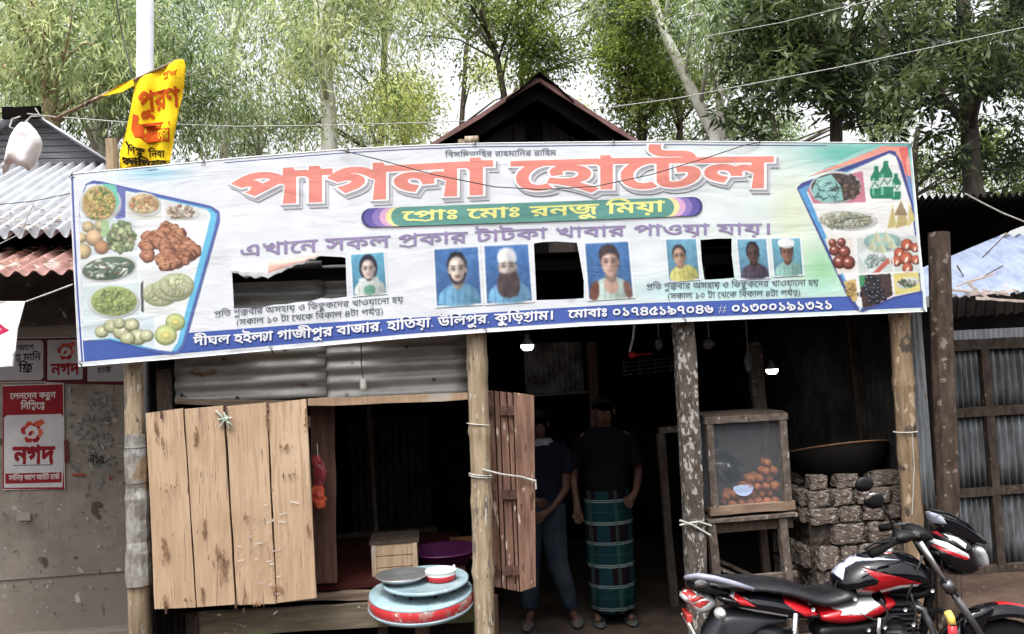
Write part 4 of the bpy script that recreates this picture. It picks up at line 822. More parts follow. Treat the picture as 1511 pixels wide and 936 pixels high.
for x, y, a_, b_, n_ in ((231, 636, 3, 14, 26), (240, 655, 3, 12, 14), (244, 812, 6, 18, 60), (290, 646, 3, 16, 40), (302, 787, 3, 16, 34), (331, 838, 5, 24, 70), (322, 815, 4, 16, 30), (300, 876, 2, 14, 30), (244, 886, 2, 10, 26), (361, 882, 2, 12, 26), (277, 885, 5, 3, 14), (362, 764, 3, 5, 12), (420, 660, 8, 5, 14), (433, 700, 12, 5, 12), (412, 870, 8, 10, 30), (395, 620, 2, 18, 30), (250, 720, 10, 8, 12), (455, 780, 3, 8, 14), (380, 890, 8, 3, 18), (452, 620, 2, 20, 26)):
    for _ in range(int(n_*.7)): pr.ell(x+random.gauss(0, a_*.6), y+random.gauss(0, b_*.5), random.uniform(.4, 1.5), random.uniform(1.2, 5), random.choice([(150, 116, 92), (168, 132, 104), (126, 96, 78), (160, 124, 98)]), 6, random.uniform(-.15, .1), .3)
pr.mb.build('wood_stains', mat('unused', (.1, .1, .1)) if 0 else paper_m, t, kind='stuff')
# crinkled clear film stuck on the boards
mb = MB()
for _ in range(70):
    x, y = random.gauss(382, 22), random.gauss(795, 40); a_ = random.uniform(-.3, 1.2); l = random.uniform(4, 13); p = P(x, y, -.0655); q = P(x+l*math.cos(a_), y-l*math.sin(a_), -.0645); s_ = Vector((.002, -.0025, .008*random.random()+.003))
    mb.add([p, q, q+s_, p+s_], [(0, 1, 2, 3)])
mb.build('torn_film_scraps', mat('clear_film', (.8, .72, .66), (.7, .6, .52), 4, rough=.2), t, kind='stuff')

# folded shutter
t = thing('folded_shutter', 'reddish brown board shutter folded open against the middle bamboo post', 'shutter', P(755, 876, .06))
xs_t = [717, 729, 737, 748, 757, 789]; xs_b = [727, 741, 748, 762, 767, 791]
for i in range(5):
    y = .12-.025*i; g0 = 1
    vs = [P(xs_t[i]+.8, 576+i*.8, y), P(xs_t[i+1]-.8, 577+i*1.2+(2 if i == 4 else 0), y), P(xs_b[i+1]-.8, 868+i*2.2-(8 if i == 4 else 0)*0, y), P(xs_b[i]+.8, 866+i*2.0, y)]
    if i == 4: vs[2] = P(791, 866, y)
    vs += [p+Vector((0, .024, 0)) for p in vs]
    MB().add(vs, [(0, 3, 2, 1), (4, 5, 6, 7), (0, 1, 5, 4), (1, 2, 6, 5), (2, 3, 7, 6), (3, 0, 4, 7)]).build('board', shut_m, t, bevel=.003)
    if i in (0, 2, 3):
        for py in (606, 730, 842):
            h = MB().box(P(xs_t[i]+5+(py-576)*.03, py, y-.018), (.045, .008, .06)).build('hinge', iron_m, t)
mb = MB(); mb.tube([P(712, 693, -.08), P(740, 700, -.06), P(770, 704, .0), P(790, 710, .0)], .007, 6); mb.tube([P(790, 708, 0), P(791, 722, .0)], .006, 5); tag(mb.build('tie_string', rope_m), 'pale string tied from the middle bamboo post across the folded shutter', 'string')

# hanging snack packet, box, basin, bench round table
t = thing('snack_bag', 'dark red film bag with orange snacks hanging inside the left opening', 'bag', P(472, 745, .22))
mred = mat('crinkled_red_film', (.25, .04, .045), (.09, .012, .015), 16, rough=.22, bump=.9, spots=[((.42, .34, .36), 22, .63, (1, 1, 1))]); mor = mat('orange_snack_film', (.5, .1, .03), (.3, .03, .02), 16, rough=.25, bump=.9, spots=[((.5, .4, .36), 22, .66, (1, 1, 1))])
for nm_, y0_, y1_, mm, w_ in (('film_bag', 672, 722, mred, .042), ('snack_filling', 716, 750, mor, .052)):
    m_ = MB(); vs = []; nr = 12
    for k in range(nr+1):
        py = y0_+(y1_-y0_)*k/nr; c_ = P(470+3*math.sin(py*.11), py, .2)
        for i in range(14): a_ = 6.283*i/14; q = w_*(.25+.75*math.sin(math.pi*(k+.6)/(nr+1.2))**.5)*(1+.35*noise.noise(Vector((math.cos(a_)*2, math.sin(a_)*2, py*.15)))); vs.append((c_.x+q*math.cos(a_), c_.y+.5*q*math.sin(a_), c_.z))
    m_.add(vs, [(k*14+i, (k+1)*14+i, (k+1)*14+(i+1) % 14, k*14+(i+1) % 14) for k in range(nr) for i in range(14)]); m_.build(nm_, mm, t)
MB().tube([P(468, 655, .2), P(469, 672, .2)], .003, 5).build('string', rope_m, t)
by = .52; B0 = P(550, 856, by); B1 = P(615, 800, by)
t = thing('wooden_crate', 'pale wooden box with dark lid standing on the shop floor behind the round table', 'box', ((B0.x+B1.x)/2, by+.15, B0.z))
cw = B1.x-B0.x; ch = B1.z-B0.z; cx = (B0.x+B1.x)/2
for k in range(3): MB().box((cx, by, B0.z+ch*(k+.5)/3), (cw-.04, .016, ch/3-.006)).build('slat', plank_m, t)
for s_ in (-1, 1): MB().box((cx+s_*(cw/2-.015), by-.012, B0.z+ch/2), (.03, .02, ch)).build('corner_batten', plank_m, t); MB().box((cx+s_*cw/2, by+.17, B0.z+ch/2), (.014, .3, ch)).build('side_board', old_m, t)
MB().box((cx, by+.15, B1.z+.012), (cw+.03, .33, .02)).build('lid', greydk_m, t)
c = P(655, 816, .74); c.z = fz+.06; c.y = .8
t = MB().lathe([(0, -.085), (.17, -.085), (.19, -.07), (.235, .0), (.262, .006), (.262, .016), (.23, .01), (.18, -.06), (0, -.07)], c, 28).build('basin', purple_m, smooth=True); tag(t, 'shallow purple plastic basin inside the opening beside the wooden box', 'basin')
t = MB().box(P(692, 808, 1.3), (.3, .2, .14)).build('carton', mat('brown_carton', (.26, .12, .06), (.2, .09, .04), 5), bevel=.006); tag(t, 'small brown box behind the purple basin', 'box')
tc = P(621, 872, .12); tz = .55; tc = Vector((tc.x, .12, 0)); rr = .333
t = thing('round_table', 'low round pale blue table with chipped red rim at the bamboo post', 'table', (tc.x, tc.y, 0))
MB().lathe([(0, tz), (rr-.01, tz), (rr, tz-.006), (rr, tz-.012)], tc, 48).squash(tc.y, 1.35).build('tabletop', blue_m, t, smooth=True)
MB().lathe([(rr+.001, tz-.014), (rr+.006, tz-.03), (rr+.002, tz-.075), (rr-.02, tz-.10)], tc, 48).squash(tc.y, 1.35).build('rim', redrim_m, t, smooth=True)
MB().lathe([(rr+.002, tz-.0755), (rr+.009, tz-.079), (rr-.01, tz-.104), (0, tz-.104)], tc, 48).squash(tc.y, 1.35).build('rim_edge', blue_m, t, smooth=True)
MB().lathe([(.07, tz-.11), (.05, tz-.2), (.04, .12), (.14, .05), (.2, 0)], tc, 18).build('pedestal', old_m, t, smooth=True)
sh = P(628, 860, .12); sc_ = Vector((sh.x, .08, tz+.07))
t = thing('serving_stand', 'raised pale blue oval tray on short feet standing on the round red rimmed table', 'tray', (sc_.x, sc_.y, tz))
mb = MB(); mb.lathe([(0, .0), (.27, .0), (.278, .004), (.278, .018), (.268, .022), (.26, .012), (0, .01)], sc_-Vector((0, 0, .012)), 36); mb.squash(sc_.y, 1.25); mb.build('tray', blue_m, t, smooth=True)
for k in range(8):
    a_ = k*math.pi/4+.3; MB().beam((sc_.x+.2*math.cos(a_), sc_.y+.2*math.sin(a_), tz), (sc_.x+.22*math.cos(a_), sc_.y+.22*math.sin(a_), sc_.z-.01), .016, .012).build('foot', iron_m, t)
zt_ = sc_.z+.004; bc = Vector((P(594, 858, .08).x, .07, zt_))
t = MB().lathe([(0, .010), (.09, .010), (.13, .026), (.168, .046), (.176, .046), (.135, .018), (.1, .001), (0, 0)][::-1], bc, 36).build('steel_bowl', steel_m, smooth=True); tag(t, 'shallow shiny steel bowl on the blue serving tray', 'bowl')
bc = Vector((P(651, 860, .06).x, .04, zt_))
t = thing('red_tub', 'red and white plastic tub with a white spoon on the blue serving tray', 'tub', bc)
MB().lathe([(0, 0), (.088, 0), (.095, .034), (.095, .035)], bc, 28).build('tub_base', red_m, t, smooth=True); MB().lathe([(.095, .035), (.098, .058), (.102, .061), (.099, .063), (.094, .054), (.086, .034), (0, .032)], bc, 28).build('tub_rim', white_m, t, smooth=True)
sp = MB(); sp.tube([bc+Vector((.03, 0, .035)), bc+Vector((.075, -.03, .075)), bc+Vector((.09, -.035, .09))], [.006, .007, .009], 8); sp.build('spoon', white_m, t, smooth=True)

# lamp holder hanging on the tin
t = thing('lamp_holder', 'empty white lamp holder hanging on a black wire against the tin wall', 'lamp holder', P(536, 570, .05))
MB().tube([P(533, 505, .06), P(533, 535, .055), P(536, 562, .05)], .004, 5).build('wire', wire_m, t); MB().lathe([(.012, .05), (.02, .04), (.022, .0), (.02, -.03), (.0, -.03)], P(536, 570, .05), 12).build('socket', bulbbase_m, t, smooth=True)
# lit bulbs
for px, py, y, lab in ((778, 509, 1.0, 'lit white bulb near the tin panel just below the middle of the banner'), (1139, 545, 1.4, 'lit white bulb above the glass sweet showcase')):
    c = P(px, py, y); t = thing('light_bulb', lab, 'bulb', c, 'lit bulbs hanging inside the shop')
    MB().lathe([(0, -.045), (.03, -.042), (.048, -.022), (.05, 0)], c, 16).build('globe', lamp_m, t, smooth=True); MB().lathe([(.05, 0), (.035, .03), (.018, .05), (.018, .08), (0, .08)], c, 16).build('cap', mat('dim_bulb_cap', (.3, .3, .3), None, 5), t, smooth=True); MB().tube([c+Vector((0, 0, .08)), Vector((c.x, c.y, 2.7))], .003, 5).build('cord', wire_m, t)
# red lamp / bottle and hanging clutter
t = thing('red_scoop', 'small red plastic scoop hanging from the rafters above the doorway', 'scoop', P(933, 524, 1.2))
MB().ell(P(933, 524, 1.2), (.035, .03, .028)).build('bowl', red_m, t, smooth=True); MB().tube([P(936, 524, 1.2), P(962, 522, 1.2)], .006, 6).build('handle', red_m, t)
mb = MB(); mb.tube([P(929, 520, 1.2), P(934, 500, 1.2), P(936, 478, 1.2)], .01, 6); mb.build('strap', white_m, t)
for px, py, w_, h_, lab in ((972, 508, .06, .09, 'small pale paper bag hanging left of the flecked post'), (1046, 508, .1, .08, 'crumpled clear bag hanging right of the flecked post'), (1104, 535, .07, .16, 'grey hanging bundle near the bulb above the showcase')):
    t = thing('hanging_bag', lab, 'bag', P(px, py+14, 1.0)); MB().ell(P(px, py, 1.0), (w_/2, .03, h_/2), 9, 7, jit=.15).build('bag', mat('dim_plastic', (.22, .22, .23), (.1, .1, .11), 12, rough=.4, bump=.6), t, smooth=True); MB().tube([P(px, py-10, 1.0), Vector((P(px, py-10, 1).x, 1.0, 2.7))], .003, 5).build('string', rope_m, t)
t = thing('wire_basket', 'dark wire tray of small packets hanging above the doorway', 'basket', P(945, 540, 1.5))
for k in range(4): MB().tube([P(918, 536+k*6, 1.5), P(995, 528+k*6, 1.5)], .004, 5).build('wire', grey_m, t)
for k in range(4): MB().tube([P(920+k*23, 533-k*2, 1.5), P(922+k*23, 556-k*2, 1.5)], .004, 5).build('wire', grey_m, t)

# ================================================================== SHOWCASE
sy = .14; A = P(1040, 614, sy); Bq = P(1166, 612, sy); C = P(1168, 756, sy); D = P(1044, 756, sy)
zb, ztp = (C.z+D.z)/2, (A.z+Bq.z)/2; xa, xb = A.x, C.x; dep = .38; fw = .05
st = thing('glass_showcase', 'glass fronted wooden showcase with a heap of fried orange sweets', 'showcase', ((xa+xb)/2, sy+dep/2, zb))
for (a_, b_, w_) in (((xa+fw/2, sy, zb), (xa+fw/2, sy, ztp), fw), ((xb-fw/2, sy, zb), (xb-fw/2, sy, ztp), fw)): MB().beam(a_, b_, w_, .04, jit=.003).build('stile', grey_m, st)
MB().beam((xa-.01, sy-.003, ztp-.02), (xb+.01, sy-.003, ztp-.02), .045, .042, jit=.003).build('rail', grey_m, st); MB().beam((xa-.01, sy-.003, zb+.025), (xb+.02, sy-.003, zb+.03), .055, .042, jit=.003).build('rail', mat('orange_grey_rail', (.23, .16, .115), (.13, .085, .06), 5, stretch=(1, 4, 4)), st)
MB().box(((xa+xb)/2, sy+.005, (zb+ztp)/2), (xb-xa-fw*1.6, .004, ztp-zb-.07)).build('front_glass', glass_m, st)
MB().box(((xa+xb)/2, sy+dep/2, ztp+.008), (xb-xa, dep, .014)).build('top_board', greydk_m, st); MB().box(((xa+xb)/2, sy+dep, (zb+ztp)/2), (xb-xa, .012, ztp-zb)).build('back_board', mat('blue_grey_board', (.05, .062, .075), (.03, .038, .046), 3, stretch=(4, 4, .6)), st)
for xx in (xa+.008, xb-.008): MB().box((xx, sy+dep/2+.02, (zb+ztp)/2), (.006, dep-.05, ztp-zb-.04)).build('side_glass', glass_m, st); MB().box((xx, sy+dep-.03, (zb+ztp)/2), (.03, .03, ztp-zb)).build('stile', greydk_m, st)
MB().box(((xa+xb)/2, sy+dep/2+.01, zb+.01), (xb-xa-.02, dep, .02)).build('shelf', greydk_m, st)
r = .032; n = 0; proto = None
sweetlab = 'round fried orange sweet in the heap behind the showcase glass'
def sweet(x, y, z):
    global proto
    if proto is None:
        m_ = MB(); m_.ell((0, 0, 0), r, 14, 10, jit=.09); proto = m_.build('fried_sweet', orange_m, smooth=True); o = proto
    else: o = proto.copy(); col.objects.link(o)
    o.location = (x, y, z); o.rotation_euler = (random.random()*3, random.random()*3, 0); o.scale = [random.uniform(.8, 1.12)]*3; tag(o, sweetlab, 'sweet', 'fried sweets heaped in the showcase')
zf = zb+.022+r
for k in range(7):
    for i in range(10):
        for j in range(3):
            x = xb-fw-r-.005-i*r*1.95-(k % 2)*r*.9; 
            hgt = max(0, 5.3-i*.85)-j*.3
            if k == 0 or k <= hgt:
                if x > xa+fw+r+.05: sweet(x+random.uniform(-.003, .003), sy+.045+j*r*2+(k % 2)*r+random.uniform(-.003, .003), zf+k*r*1.62)
cc = P(1097, 724, sy+.013)
t = MB().add([cc+Vector((.072*math.cos(a_), .012*math.sin(a_), .055*math.sin(a_)*(.3 if math.sin(a_) > 0 else 1)+.02)) for a_ in [k*6.283/16 for k in range(16)]], [tuple(range(16))]).build('paper_plate', paperblue_m, solid=.003); tag(t, 'pale blue paper plate propped on the sweets behind the glass', 'plate')
# stand below
s2 = thing('showcase_stand', 'open wooden stand with square legs carrying the glass showcase', 'stand', ((xa+xb)/2, sy+.15, 0))
E = P(1040, 765, sy); F_ = P(1172, 762, sy)
MB().beam((E.x, sy-.02, zb-.035), (F_.x, sy-.02, zb-.028), .022, .08, jit=.003).build('front_ledge', grey_m, s2); MB().box(((xa+xb)/2, sy+.2, zb-.035), (xb-xa+.02, .36, .02)).build('top_board', greydk_m, s2)
MB().beam((xa-.02, sy-.0, zb-.085), (xb, sy-.0, zb-.085), .07, .03, jit=.003).build('apron', greydk_m, s2)
for xx in (P(1049, 800, sy).x, P(1154, 800, sy).x):
    MB().beam((xx+.03, sy-.02, 0), (xx, sy-.02, zb-.05), .055, .045, jit=.003).build('leg', grey_m, s2); MB().beam((xx+.03, sy+.34, 0), (xx, sy+.34, zb-.05), .05, .045, jit=.003).build('leg', greydk_m, s2)
zs = P(1100, 852, sy).z; MB().beam((xa+.05, sy-.015, zs), (xb, sy-.015, zs), .035, .03, jit=.003).build('stretcher', grey_m, s2)
MB().beam(P(1060, 838, .2), P(1096, 854, .2), .02, .02).build('brace', grey_m, s2); MB().beam(P(1062, 828, .35), P(1112, 850, .25), .02, .02).build('brace', greydk_m, s2)

# ================================================================== BRICK STOVE
stv = thing('brick_stove', 'mud plastered brick cooking stove beside the showcase stand', 'stove', (P(1265, 850, .4).x, .6, 0))
ys = .28; X0 = P(1196, 780, ys).x; X1 = P(1374, 780, ys).x; z_top = P(1240, 722, ys).z
mb = MB(); nx_, nz2 = 46, 34                        # rough mud body that the blocks are bedded in
def lump(x, z, y): q = Vector((x*6, y*6, z*6)); return .03*noise.noise(q)+.016*noise.noise(q*3.1)+.008*noise.noise(q*8)
vs = [(X0+(X1-X0)*i/nx_, ys+.018+lump(X0+(X1-X0)*i/nx_, z_top*k/nz2, 0), z_top*k/nz2*.985) for k in range(nz2+1) for i in range(nx_+1)]
mb.add(vs, [(k*(nx_+1)+i, k*(nx_+1)+i+1, (k+1)*(nx_+1)+i+1, (k+1)*(nx_+1)+i) for k in range(nz2) for i in range(nx_)])
vs = [(X0+.01+lump(0, z_top*k/nz2, i*.05)+.0, ys+.02+.62*i/16, z_top*k/nz2*.985) for k in range(nz2+1) for i in range(17)]
mb.add(vs, [(k*17+i+1, k*17+i, (k+1)*17+i, (k+1)*17+i+1) for k in range(nz2) for i in range(16)])
vs = [(X0+(X1-X0)*i/12, ys+.02+.62*k/8, z_top*.985+.5*lump(i*.1, 0, k*.1)) for k in range(9) for i in range(13)]
mb.add(vs, [(k*13+i, k*13+i+1, (k+1)*13+i+1, (k+1)*13+i) for k in range(8) for i in range(12)]); mb.build('mud_body', mud_m, stv)
bproto = []
for q in range(6):
    m_ = MB(); m_.ell((0, 0, 0), (1, 1, 1), 20, 14); vs = []
    for x, y, z in m_.v:                       # a rounded, chipped block
        l = max(abs(x), abs(y), abs(z)) or 1; p = Vector((x/l, y/l, z/l)); p = p*.86+Vector((x, y, z))*.14*1.2; n_ = noise.noise(p*2.2+Vector((q*7, 0, 0)))*.13+noise.noise(p*6+Vector((0, q*5, 0)))*.05; p *= 1+n_; vs.append((p.x*.5, p.y*.5, p.z*.5))
    m_.v = vs; o = m_.build('brick', brick_m, None); bproto.append(o.data); bpy.data.objects.remove(o)
def brick(x, y, z, L_, D_, H_, rz=0):
    o = bpy.data.objects.new('brick', random.choice(bproto)); col.objects.link(o); o.parent = stv; o.location = Vector((x, y, z))-stv.location; o.rotation_euler = (random.uniform(-.06, .06), random.uniform(-.07, .07), rz+random.uniform(-.1, .1)); o.scale = (L_, D_, H_)
z = z_top
while z > .1:
    hh = random.choice((.12, .15, .17)); z -= hh; x = X0+random.uniform(-.02, .03)
    while x < X1-.04:
        L_ = random.choice((.13, .17, .22, .27)); 
        if random.random() > .1: brick(x+L_/2, ys+.035+random.uniform(-.012, .02), z+hh/2, L_*.97, .12, hh*.93)
        x += L_+.006
    for yy in (ys+.14, ys+.34, ys+.52):
        if random.random() > .25: brick(X0+.02, yy, z+hh/2, .17, .1, hh*.92, R(90))
for px, L_ in ((1212, .13), (1254, .17), (1312, .26), (1352, .14)): brick(P(px, 712, ys).x, ys+.07, z_top+.05, L_, .13, .1)
for px in (1225, 1282, 1335): brick(P(px, 700, ys).x, ys+.4, z_top+.05, .2, .13, .1)
# wok
wc = P(1230, 664, .6); wr = P(1300, 660, .6).x-wc.x
rx = Matrix.Rotation(R(-1.5), 3, 'Y') @ Matrix.Rotation(R(-13), 3, 'X')
t = thing('frying_pan', 'wide blackened frying pan resting on the brick stove', 'pan', (wc.x, wc.y, wc.z-.2))
MB().lathe([(wr, 0), (wr*.97, -.04), (wr*.84, -.13), (wr*.6, -.20), (wr*.3, -.235), (0, -.24)], wc, 40, rx).build('bowl', wok_m, t, smooth=True); MB().lathe([(wr*.995, .002), (wr*1.03, .008), (wr*1.03, .014), (wr*.985, .012), (wr*.97, -.01), (wr*.5, -.06), (0, -.06)], wc, 40, rx).build('rim', wokrim_m, t, smooth=True)
mb = MB(); c = wc+Vector((wr*1.0, 0, .02)); mb.tube([c+Vector((.03*math.sin(a_)*1, .05*math.cos(a_), .0)) for a_ in [k*math.pi/6 for k in range(7)]], .008, 6); mb.build('handle', wok_m, t, smooth=True)

# ================================================================== PEOPLE
def skinmesh(name, pts, edges, rad, m, parent, sub=2):
    me = bpy.data.meshes.new(name); me.from_pydata([tuple(p) for p in pts], edges, []); o = bpy.data.objects.new(name, me); col.objects.link(o)
    s_ = o.modifiers.new('s', 'SKIN'); s_.use_smooth_shade = True
    for i, d in enumerate(me.skin_vertices[0].data):
        r_ = rad[i]; d.radius = r_ if hasattr(r_, '__len__') else (r_, r_); d.use_root = (i == 0)
    u = o.modifiers.new('u', 'SUBSURF'); u.levels = sub; u.render_levels = sub
    dg = bpy.context.evaluated_depsgraph_get(); nm = bpy.data.meshes.new_from_object(o.evaluated_get(dg)); bpy.data.objects.remove(o)
    for p in nm.polygons: p.use_smooth = True
    nm.materials.clear(); nm.materials.append(m); q = bpy.data.objects.new(name, nm); col.objects.link(q); q.parent = parent; return q
def rings(mb, rs, n=28, fold=0, nf=9):
    vs = []
    for k, (cx_, cy_, z, a_, b_) in enumerate(rs):
        for i in range(n):
            t = 2*math.pi*i/n; f_ = 1+fold*math.sin(t*nf+k*.35)*(k/len(rs)); vs.append((cx_+a_*math.cos(t)*f_, cy_+b_*math.sin(t)*f_, z))
    mb.add(vs, [(k*n+i, (k+1)*n+i, (k+1)*n+(i+1) % n, k*n+(i+1) % n) for k in range(len(rs)-1) for i in range(n)]); return mb
def body(t, H, arms, feet, lean=0, hips=None):
    s = H/1.66; V = lambda x, y, z: (x*s, y*s, z*s)
    pts = [V(0, 0, .90), V(0, 0, 1.08), V(lean*.5, 0, 1.26), V(lean, 0, 1.38), V(lean, 0, 1.44), V(lean, -.01, 1.50), V(lean, -.02, 1.57)]
    rad = [(.14*s, .105*s), (.125*s, .095*s), (.15*s, .105*s), (.10*s, .075*s), .052*s, (.068*s, .08*s), (.076*s, .09*s)]
    ed = [(0, 1), (1, 2), (2, 3), (3, 4), (4, 5), (5, 6)]
    for side, ch in arms.items():
        k = len(pts); pr_ = 3
        for q, r_ in zip(ch, (.052, .042, .034, .026, .03)): pts.append(V(*q)); rad.append(r_*s); ed.append((pr_, len(pts)-1)); pr_ = len(pts)-1
        h = Vector(pts[pr_]); d = (h-Vector(pts[pr_-1])).normalized(); sd_ = d.cross(Vector((0, 1, 0)))
        if sd_.length < .2: sd_ = d.cross(Vector((1, 0, 0)))
        sd_.normalize(); palm = d.cross(sd_)
        for f_ in range(4):
            off = sd_*(.011*(f_-1.5))*2*s*.8; ln = (.062, .072, .068, .054)[f_]*s; a1_ = h+off+d*.035*s; a2_ = a1_+d*ln*.5+palm*.006; a3_ = a2_+d*ln*.4+palm*.02
            for q, r_ in ((a1_, .009), (a2_, .008), (a3_, .0065)): pts.append(tuple(q)); rad.append(r_*s); ed.append((pr_ if q is a1_ else len(pts)-2, len(pts)-1))
        q1_ = h-sd_*.03*s+d*.02*s; q2_ = q1_-sd_*.016*s+d*.028*s
        pts.append(tuple(q1_)); rad.append(.011*s); ed.append((pr_, len(pts)-1)); pts.append(tuple(q2_)); rad.append(.009*s); ed.append((len(pts)-2, len(pts)-1))
    for ch in feet:
        pr_ = 0
        for q, r_ in zip(ch, (.085, .06, .05, .036, (.036, .026))): pts.append(V(*q)); rad.append(r_ if hasattr(r_, '__len__') else r_*s); ed.append((pr_, len(pts)-1)); pr_ = len(pts)-1
    return skinmesh('body', pts, ed, rad, skin_m, t)
def head_bits(t, s, lean, hairlen=.0):
    c = Vector((lean*s, -.02*s, 1.56*s))
    m_ = MB()
    for i in range(9):
        for k in range(14):
            th = math.pi*i/16*1.15; a_ = 2*math.pi*k/14; front = max(0, -math.sin(a_)); th2 = th*(1-.38*front)
            m_.v.append(tuple(c+Vector((.086*s*math.sin(th2)*math.cos(a_), .1*s*math.sin(th2)*math.sin(a_)+.01, .035*s+.085*s*math.cos(th2)))))
    m_.f = [(i*14+k, (i+1)*14+k, (i+1)*14+(k+1) % 14, i*14+(k+1) % 14) for i in range(8) for k in range(14)]; m_.build('hair', hair_m, t, smooth=True, local=True, solid=.006)
    for sx in (-1, 1):
        MB().ell(c+Vector((sx*.03*s, -.086*s, .0)), (.013*s, .006*s, .006*s), 8, 6).build('eye', mat('eye_white', (.09, .085, .08), None, 3, spec=.1), t, smooth=True, local=True)
        MB().ell(c+Vector((sx*.085*s, .005, -.005)), (.01*s, .02*s, .03*s), 8, 6).build('ear', skin_m, t, smooth=True, local=True)
    MB().ell(c+Vector((0, -.095*s, -.028*s)), (.013*s, .017*s, .024*s), 8, 6).build('nose', skin_m, t, smooth=True, local=True); MB().ell(c+Vector((0, -.085*s, -.062*s)), (.024*s, .008*s, .007*s), 8, 5).build('mouth', mat('lips', (.05, .02, .017), None, 3, spec=.05), t, smooth=True, local=True)
# man in the checked lungi
gp = G(906, 917); s = 1.0
man = thing('person', 'person in dark shirt and green checked lungi standing in the dark doorway', 'person', (gp.x, gp.y, 0), rotz=R(-5))
body(man, 1.68, {'l': [(-.17, 0, 1.36), (-.22, .0, 1.22), (-.25, -.0, 1.08), (-.24, -.06, .92), (-.235, -.09, .84)], 'r': [(.17, 0, 1.36), (.23, .0, 1.22), (.25, .02, 1.08), (.2, -.1, .96), (.16, -.14, .92)]},
     [[(-.09, 0, .84), (-.1, 0, .48), (-.11, .01, .26), (-.12, .02, .07), (-.13, -.12, .035)], [(.09, 0, .84), (.1, 0, .48), (.1, .01, .26), (.1, .02, .07), (.12, -.12, .035)]])
head_bits(man, 1.68/1.66, 0)
mb = MB(); rings(mb, [(0, 0, 1.02, .165, .125), (0, 0, .97, .175, .13), (0, 0, .8, .185, .14), (0, 0, .55, .18, .15), (0, -.01, .3, .175, .16), (0, -.01, .12, .17, .16), (0, -.01, .1, .155, .15)], 56, .05, 11)
def plaid():
    m = bpy.data.materials.new('green_plaid'); m.use_nodes = True; n = m.node_tree.nodes; L = m.node_tree.links.new; b = n['Principled BSDF']; b.inputs['Roughness'].default_value = .95; b.inputs['Specular IOR Level'].default_value = .02
    tc = n.new('ShaderNodeTexCoord'); sp_ = n.new('ShaderNodeSeparateXYZ'); L(tc.outputs['Object'], sp_.inputs[0])
    def stripe(src, per, lo, hi, off=0):
        a_ = n.new('ShaderNodeMath'); a_.operation = 'MULTIPLY_ADD'; L(src, a_.inputs[0]); a_.inputs[1].default_value = 1/per; a_.inputs[2].default_value = off+10
        f_ = n.new('ShaderNodeMath'); f_.operation = 'FRACT'; L(a_.outputs[0], f_.inputs[0])
        c_ = n.new('ShaderNodeMath'); c_.operation = 'COMPARE'; L(f_.outputs[0], c_.inputs[0]); c_.inputs[1].default_value = (lo+hi)/2; c_.inputs[2].default_value = (hi-lo)/2; return c_.outputs[0]
    def mx(f_, a_, b_):
        q = n.new('ShaderNodeMix'); q.data_type = 'RGBA'; L(f_, q.inputs[0])
        for v_, i in ((a_, 6), (b_, 7)):
            if isinstance(v_, tuple): q.inputs[i].default_value = (*v_, 1)
            else: L(v_, q.inputs[i])
        return q.outputs[2]
    z = sp_.outputs[2]; x = sp_.outputs[0]
    c_ = mx(stripe(z, .31, .0, .42), (.003, .014, .015), (.0045, .003, .0045)); c_ = mx(stripe(x, .24, .55, .95), c_, (.004, .014, .018))
    for lo, hi in ((.40, .43), (.445, .475), (.975, .995), (.93, .955)): c_ = mx(stripe(z, .31, lo, hi), c_, (.07, .09, .087))
    for lo, hi in ((.18, .21), (.25, .28)): c_ = mx(stripe(x, .19, lo, hi), c_, (.022, .032, .031))
    c_ = mx(stripe(z, .31, .7, .715), c_, (.015, .03, .03)); L(c_, b.inputs['Base Color']); return m
mb.build('lungi', plaid(), man, smooth=True, local=True)
mb = MB(); rings(mb, [(0, 0, 1.0, .18, .135), (0, 0, 1.15, .175, .13), (0, 0, 1.3, .2, .135), (0, 0, 1.38, .205, .125), (0, 0, 1.425, .15, .11), (0, 0, 1.465, .08, .075)], 24, .02); mb.build('shirt', shirt_m, man, smooth=True, local=True)
for sx in (-1, 1): MB().tube([(sx*.15, 0, 1.38), (sx*.2, 0, 1.3), (sx*.235, 0, 1.17)], [.075, .07, .065], 14, False).build('sleeve', shirt_m, man, smooth=True, local=True); MB().ell((sx*.12, -.07, .02), (.05, .13, .014), 14, 6).build('sandal', sandal_m, man, smooth=True, local=True); MB().tube([(sx*.12-.045, -.07, .03), (sx*.12, -.1, .075), (sx*.12+.045, -.07, .03)], .01, 6).build('sandal_strap', sandal_m, man, local=True)
# youth behind the shutter
gp = G(808, 922)
boy = thing('person', 'person in ripped faded jeans and dark t-shirt leaning behind the folded shutter', 'person', (gp.x, gp.y, 0), rotz=R(-12))
body(boy, 1.6, {'l': [(-.16, 0, 1.34), (-.2, .0, 1.2), (-.2, -.02, 1.06), (-.08, -.1, 1.0), (-.02, -.12, .98)], 'r': [(.16, 0, 1.34), (.2, .0, 1.2), (.2, -.03, 1.05), (.09, -.13, .92), (.02, -.17, .88)]},
     [[(-.09, 0, .82), (-.11, -.02, .48), (-.12, .01, .26), (-.13, .0, .08), (-.14, -.14, .035)], [(.08, 0, .82), (.1, .0, .48), (.16, .03, .26), (.2, .05, .08), (.24, -.08, .035)]])
head_bits(boy, 1.6/1.66, 0)
for pts_ in ([(-.07, 0, .9), (-.1, -.01, .66), (-.11, -.02, .46), (-.12, 0, .25), (-.13, 0, .14)], [(.07, 0, .9), (.085, 0, .66), (.1, 0, .46), (.155, .02, .25), (.18, .04, .13)]): MB().tube(pts_, [.115, .095, .08, .068, .062], 18, False).build('jeans_leg', jean_m, boy, smooth=True, local=True)
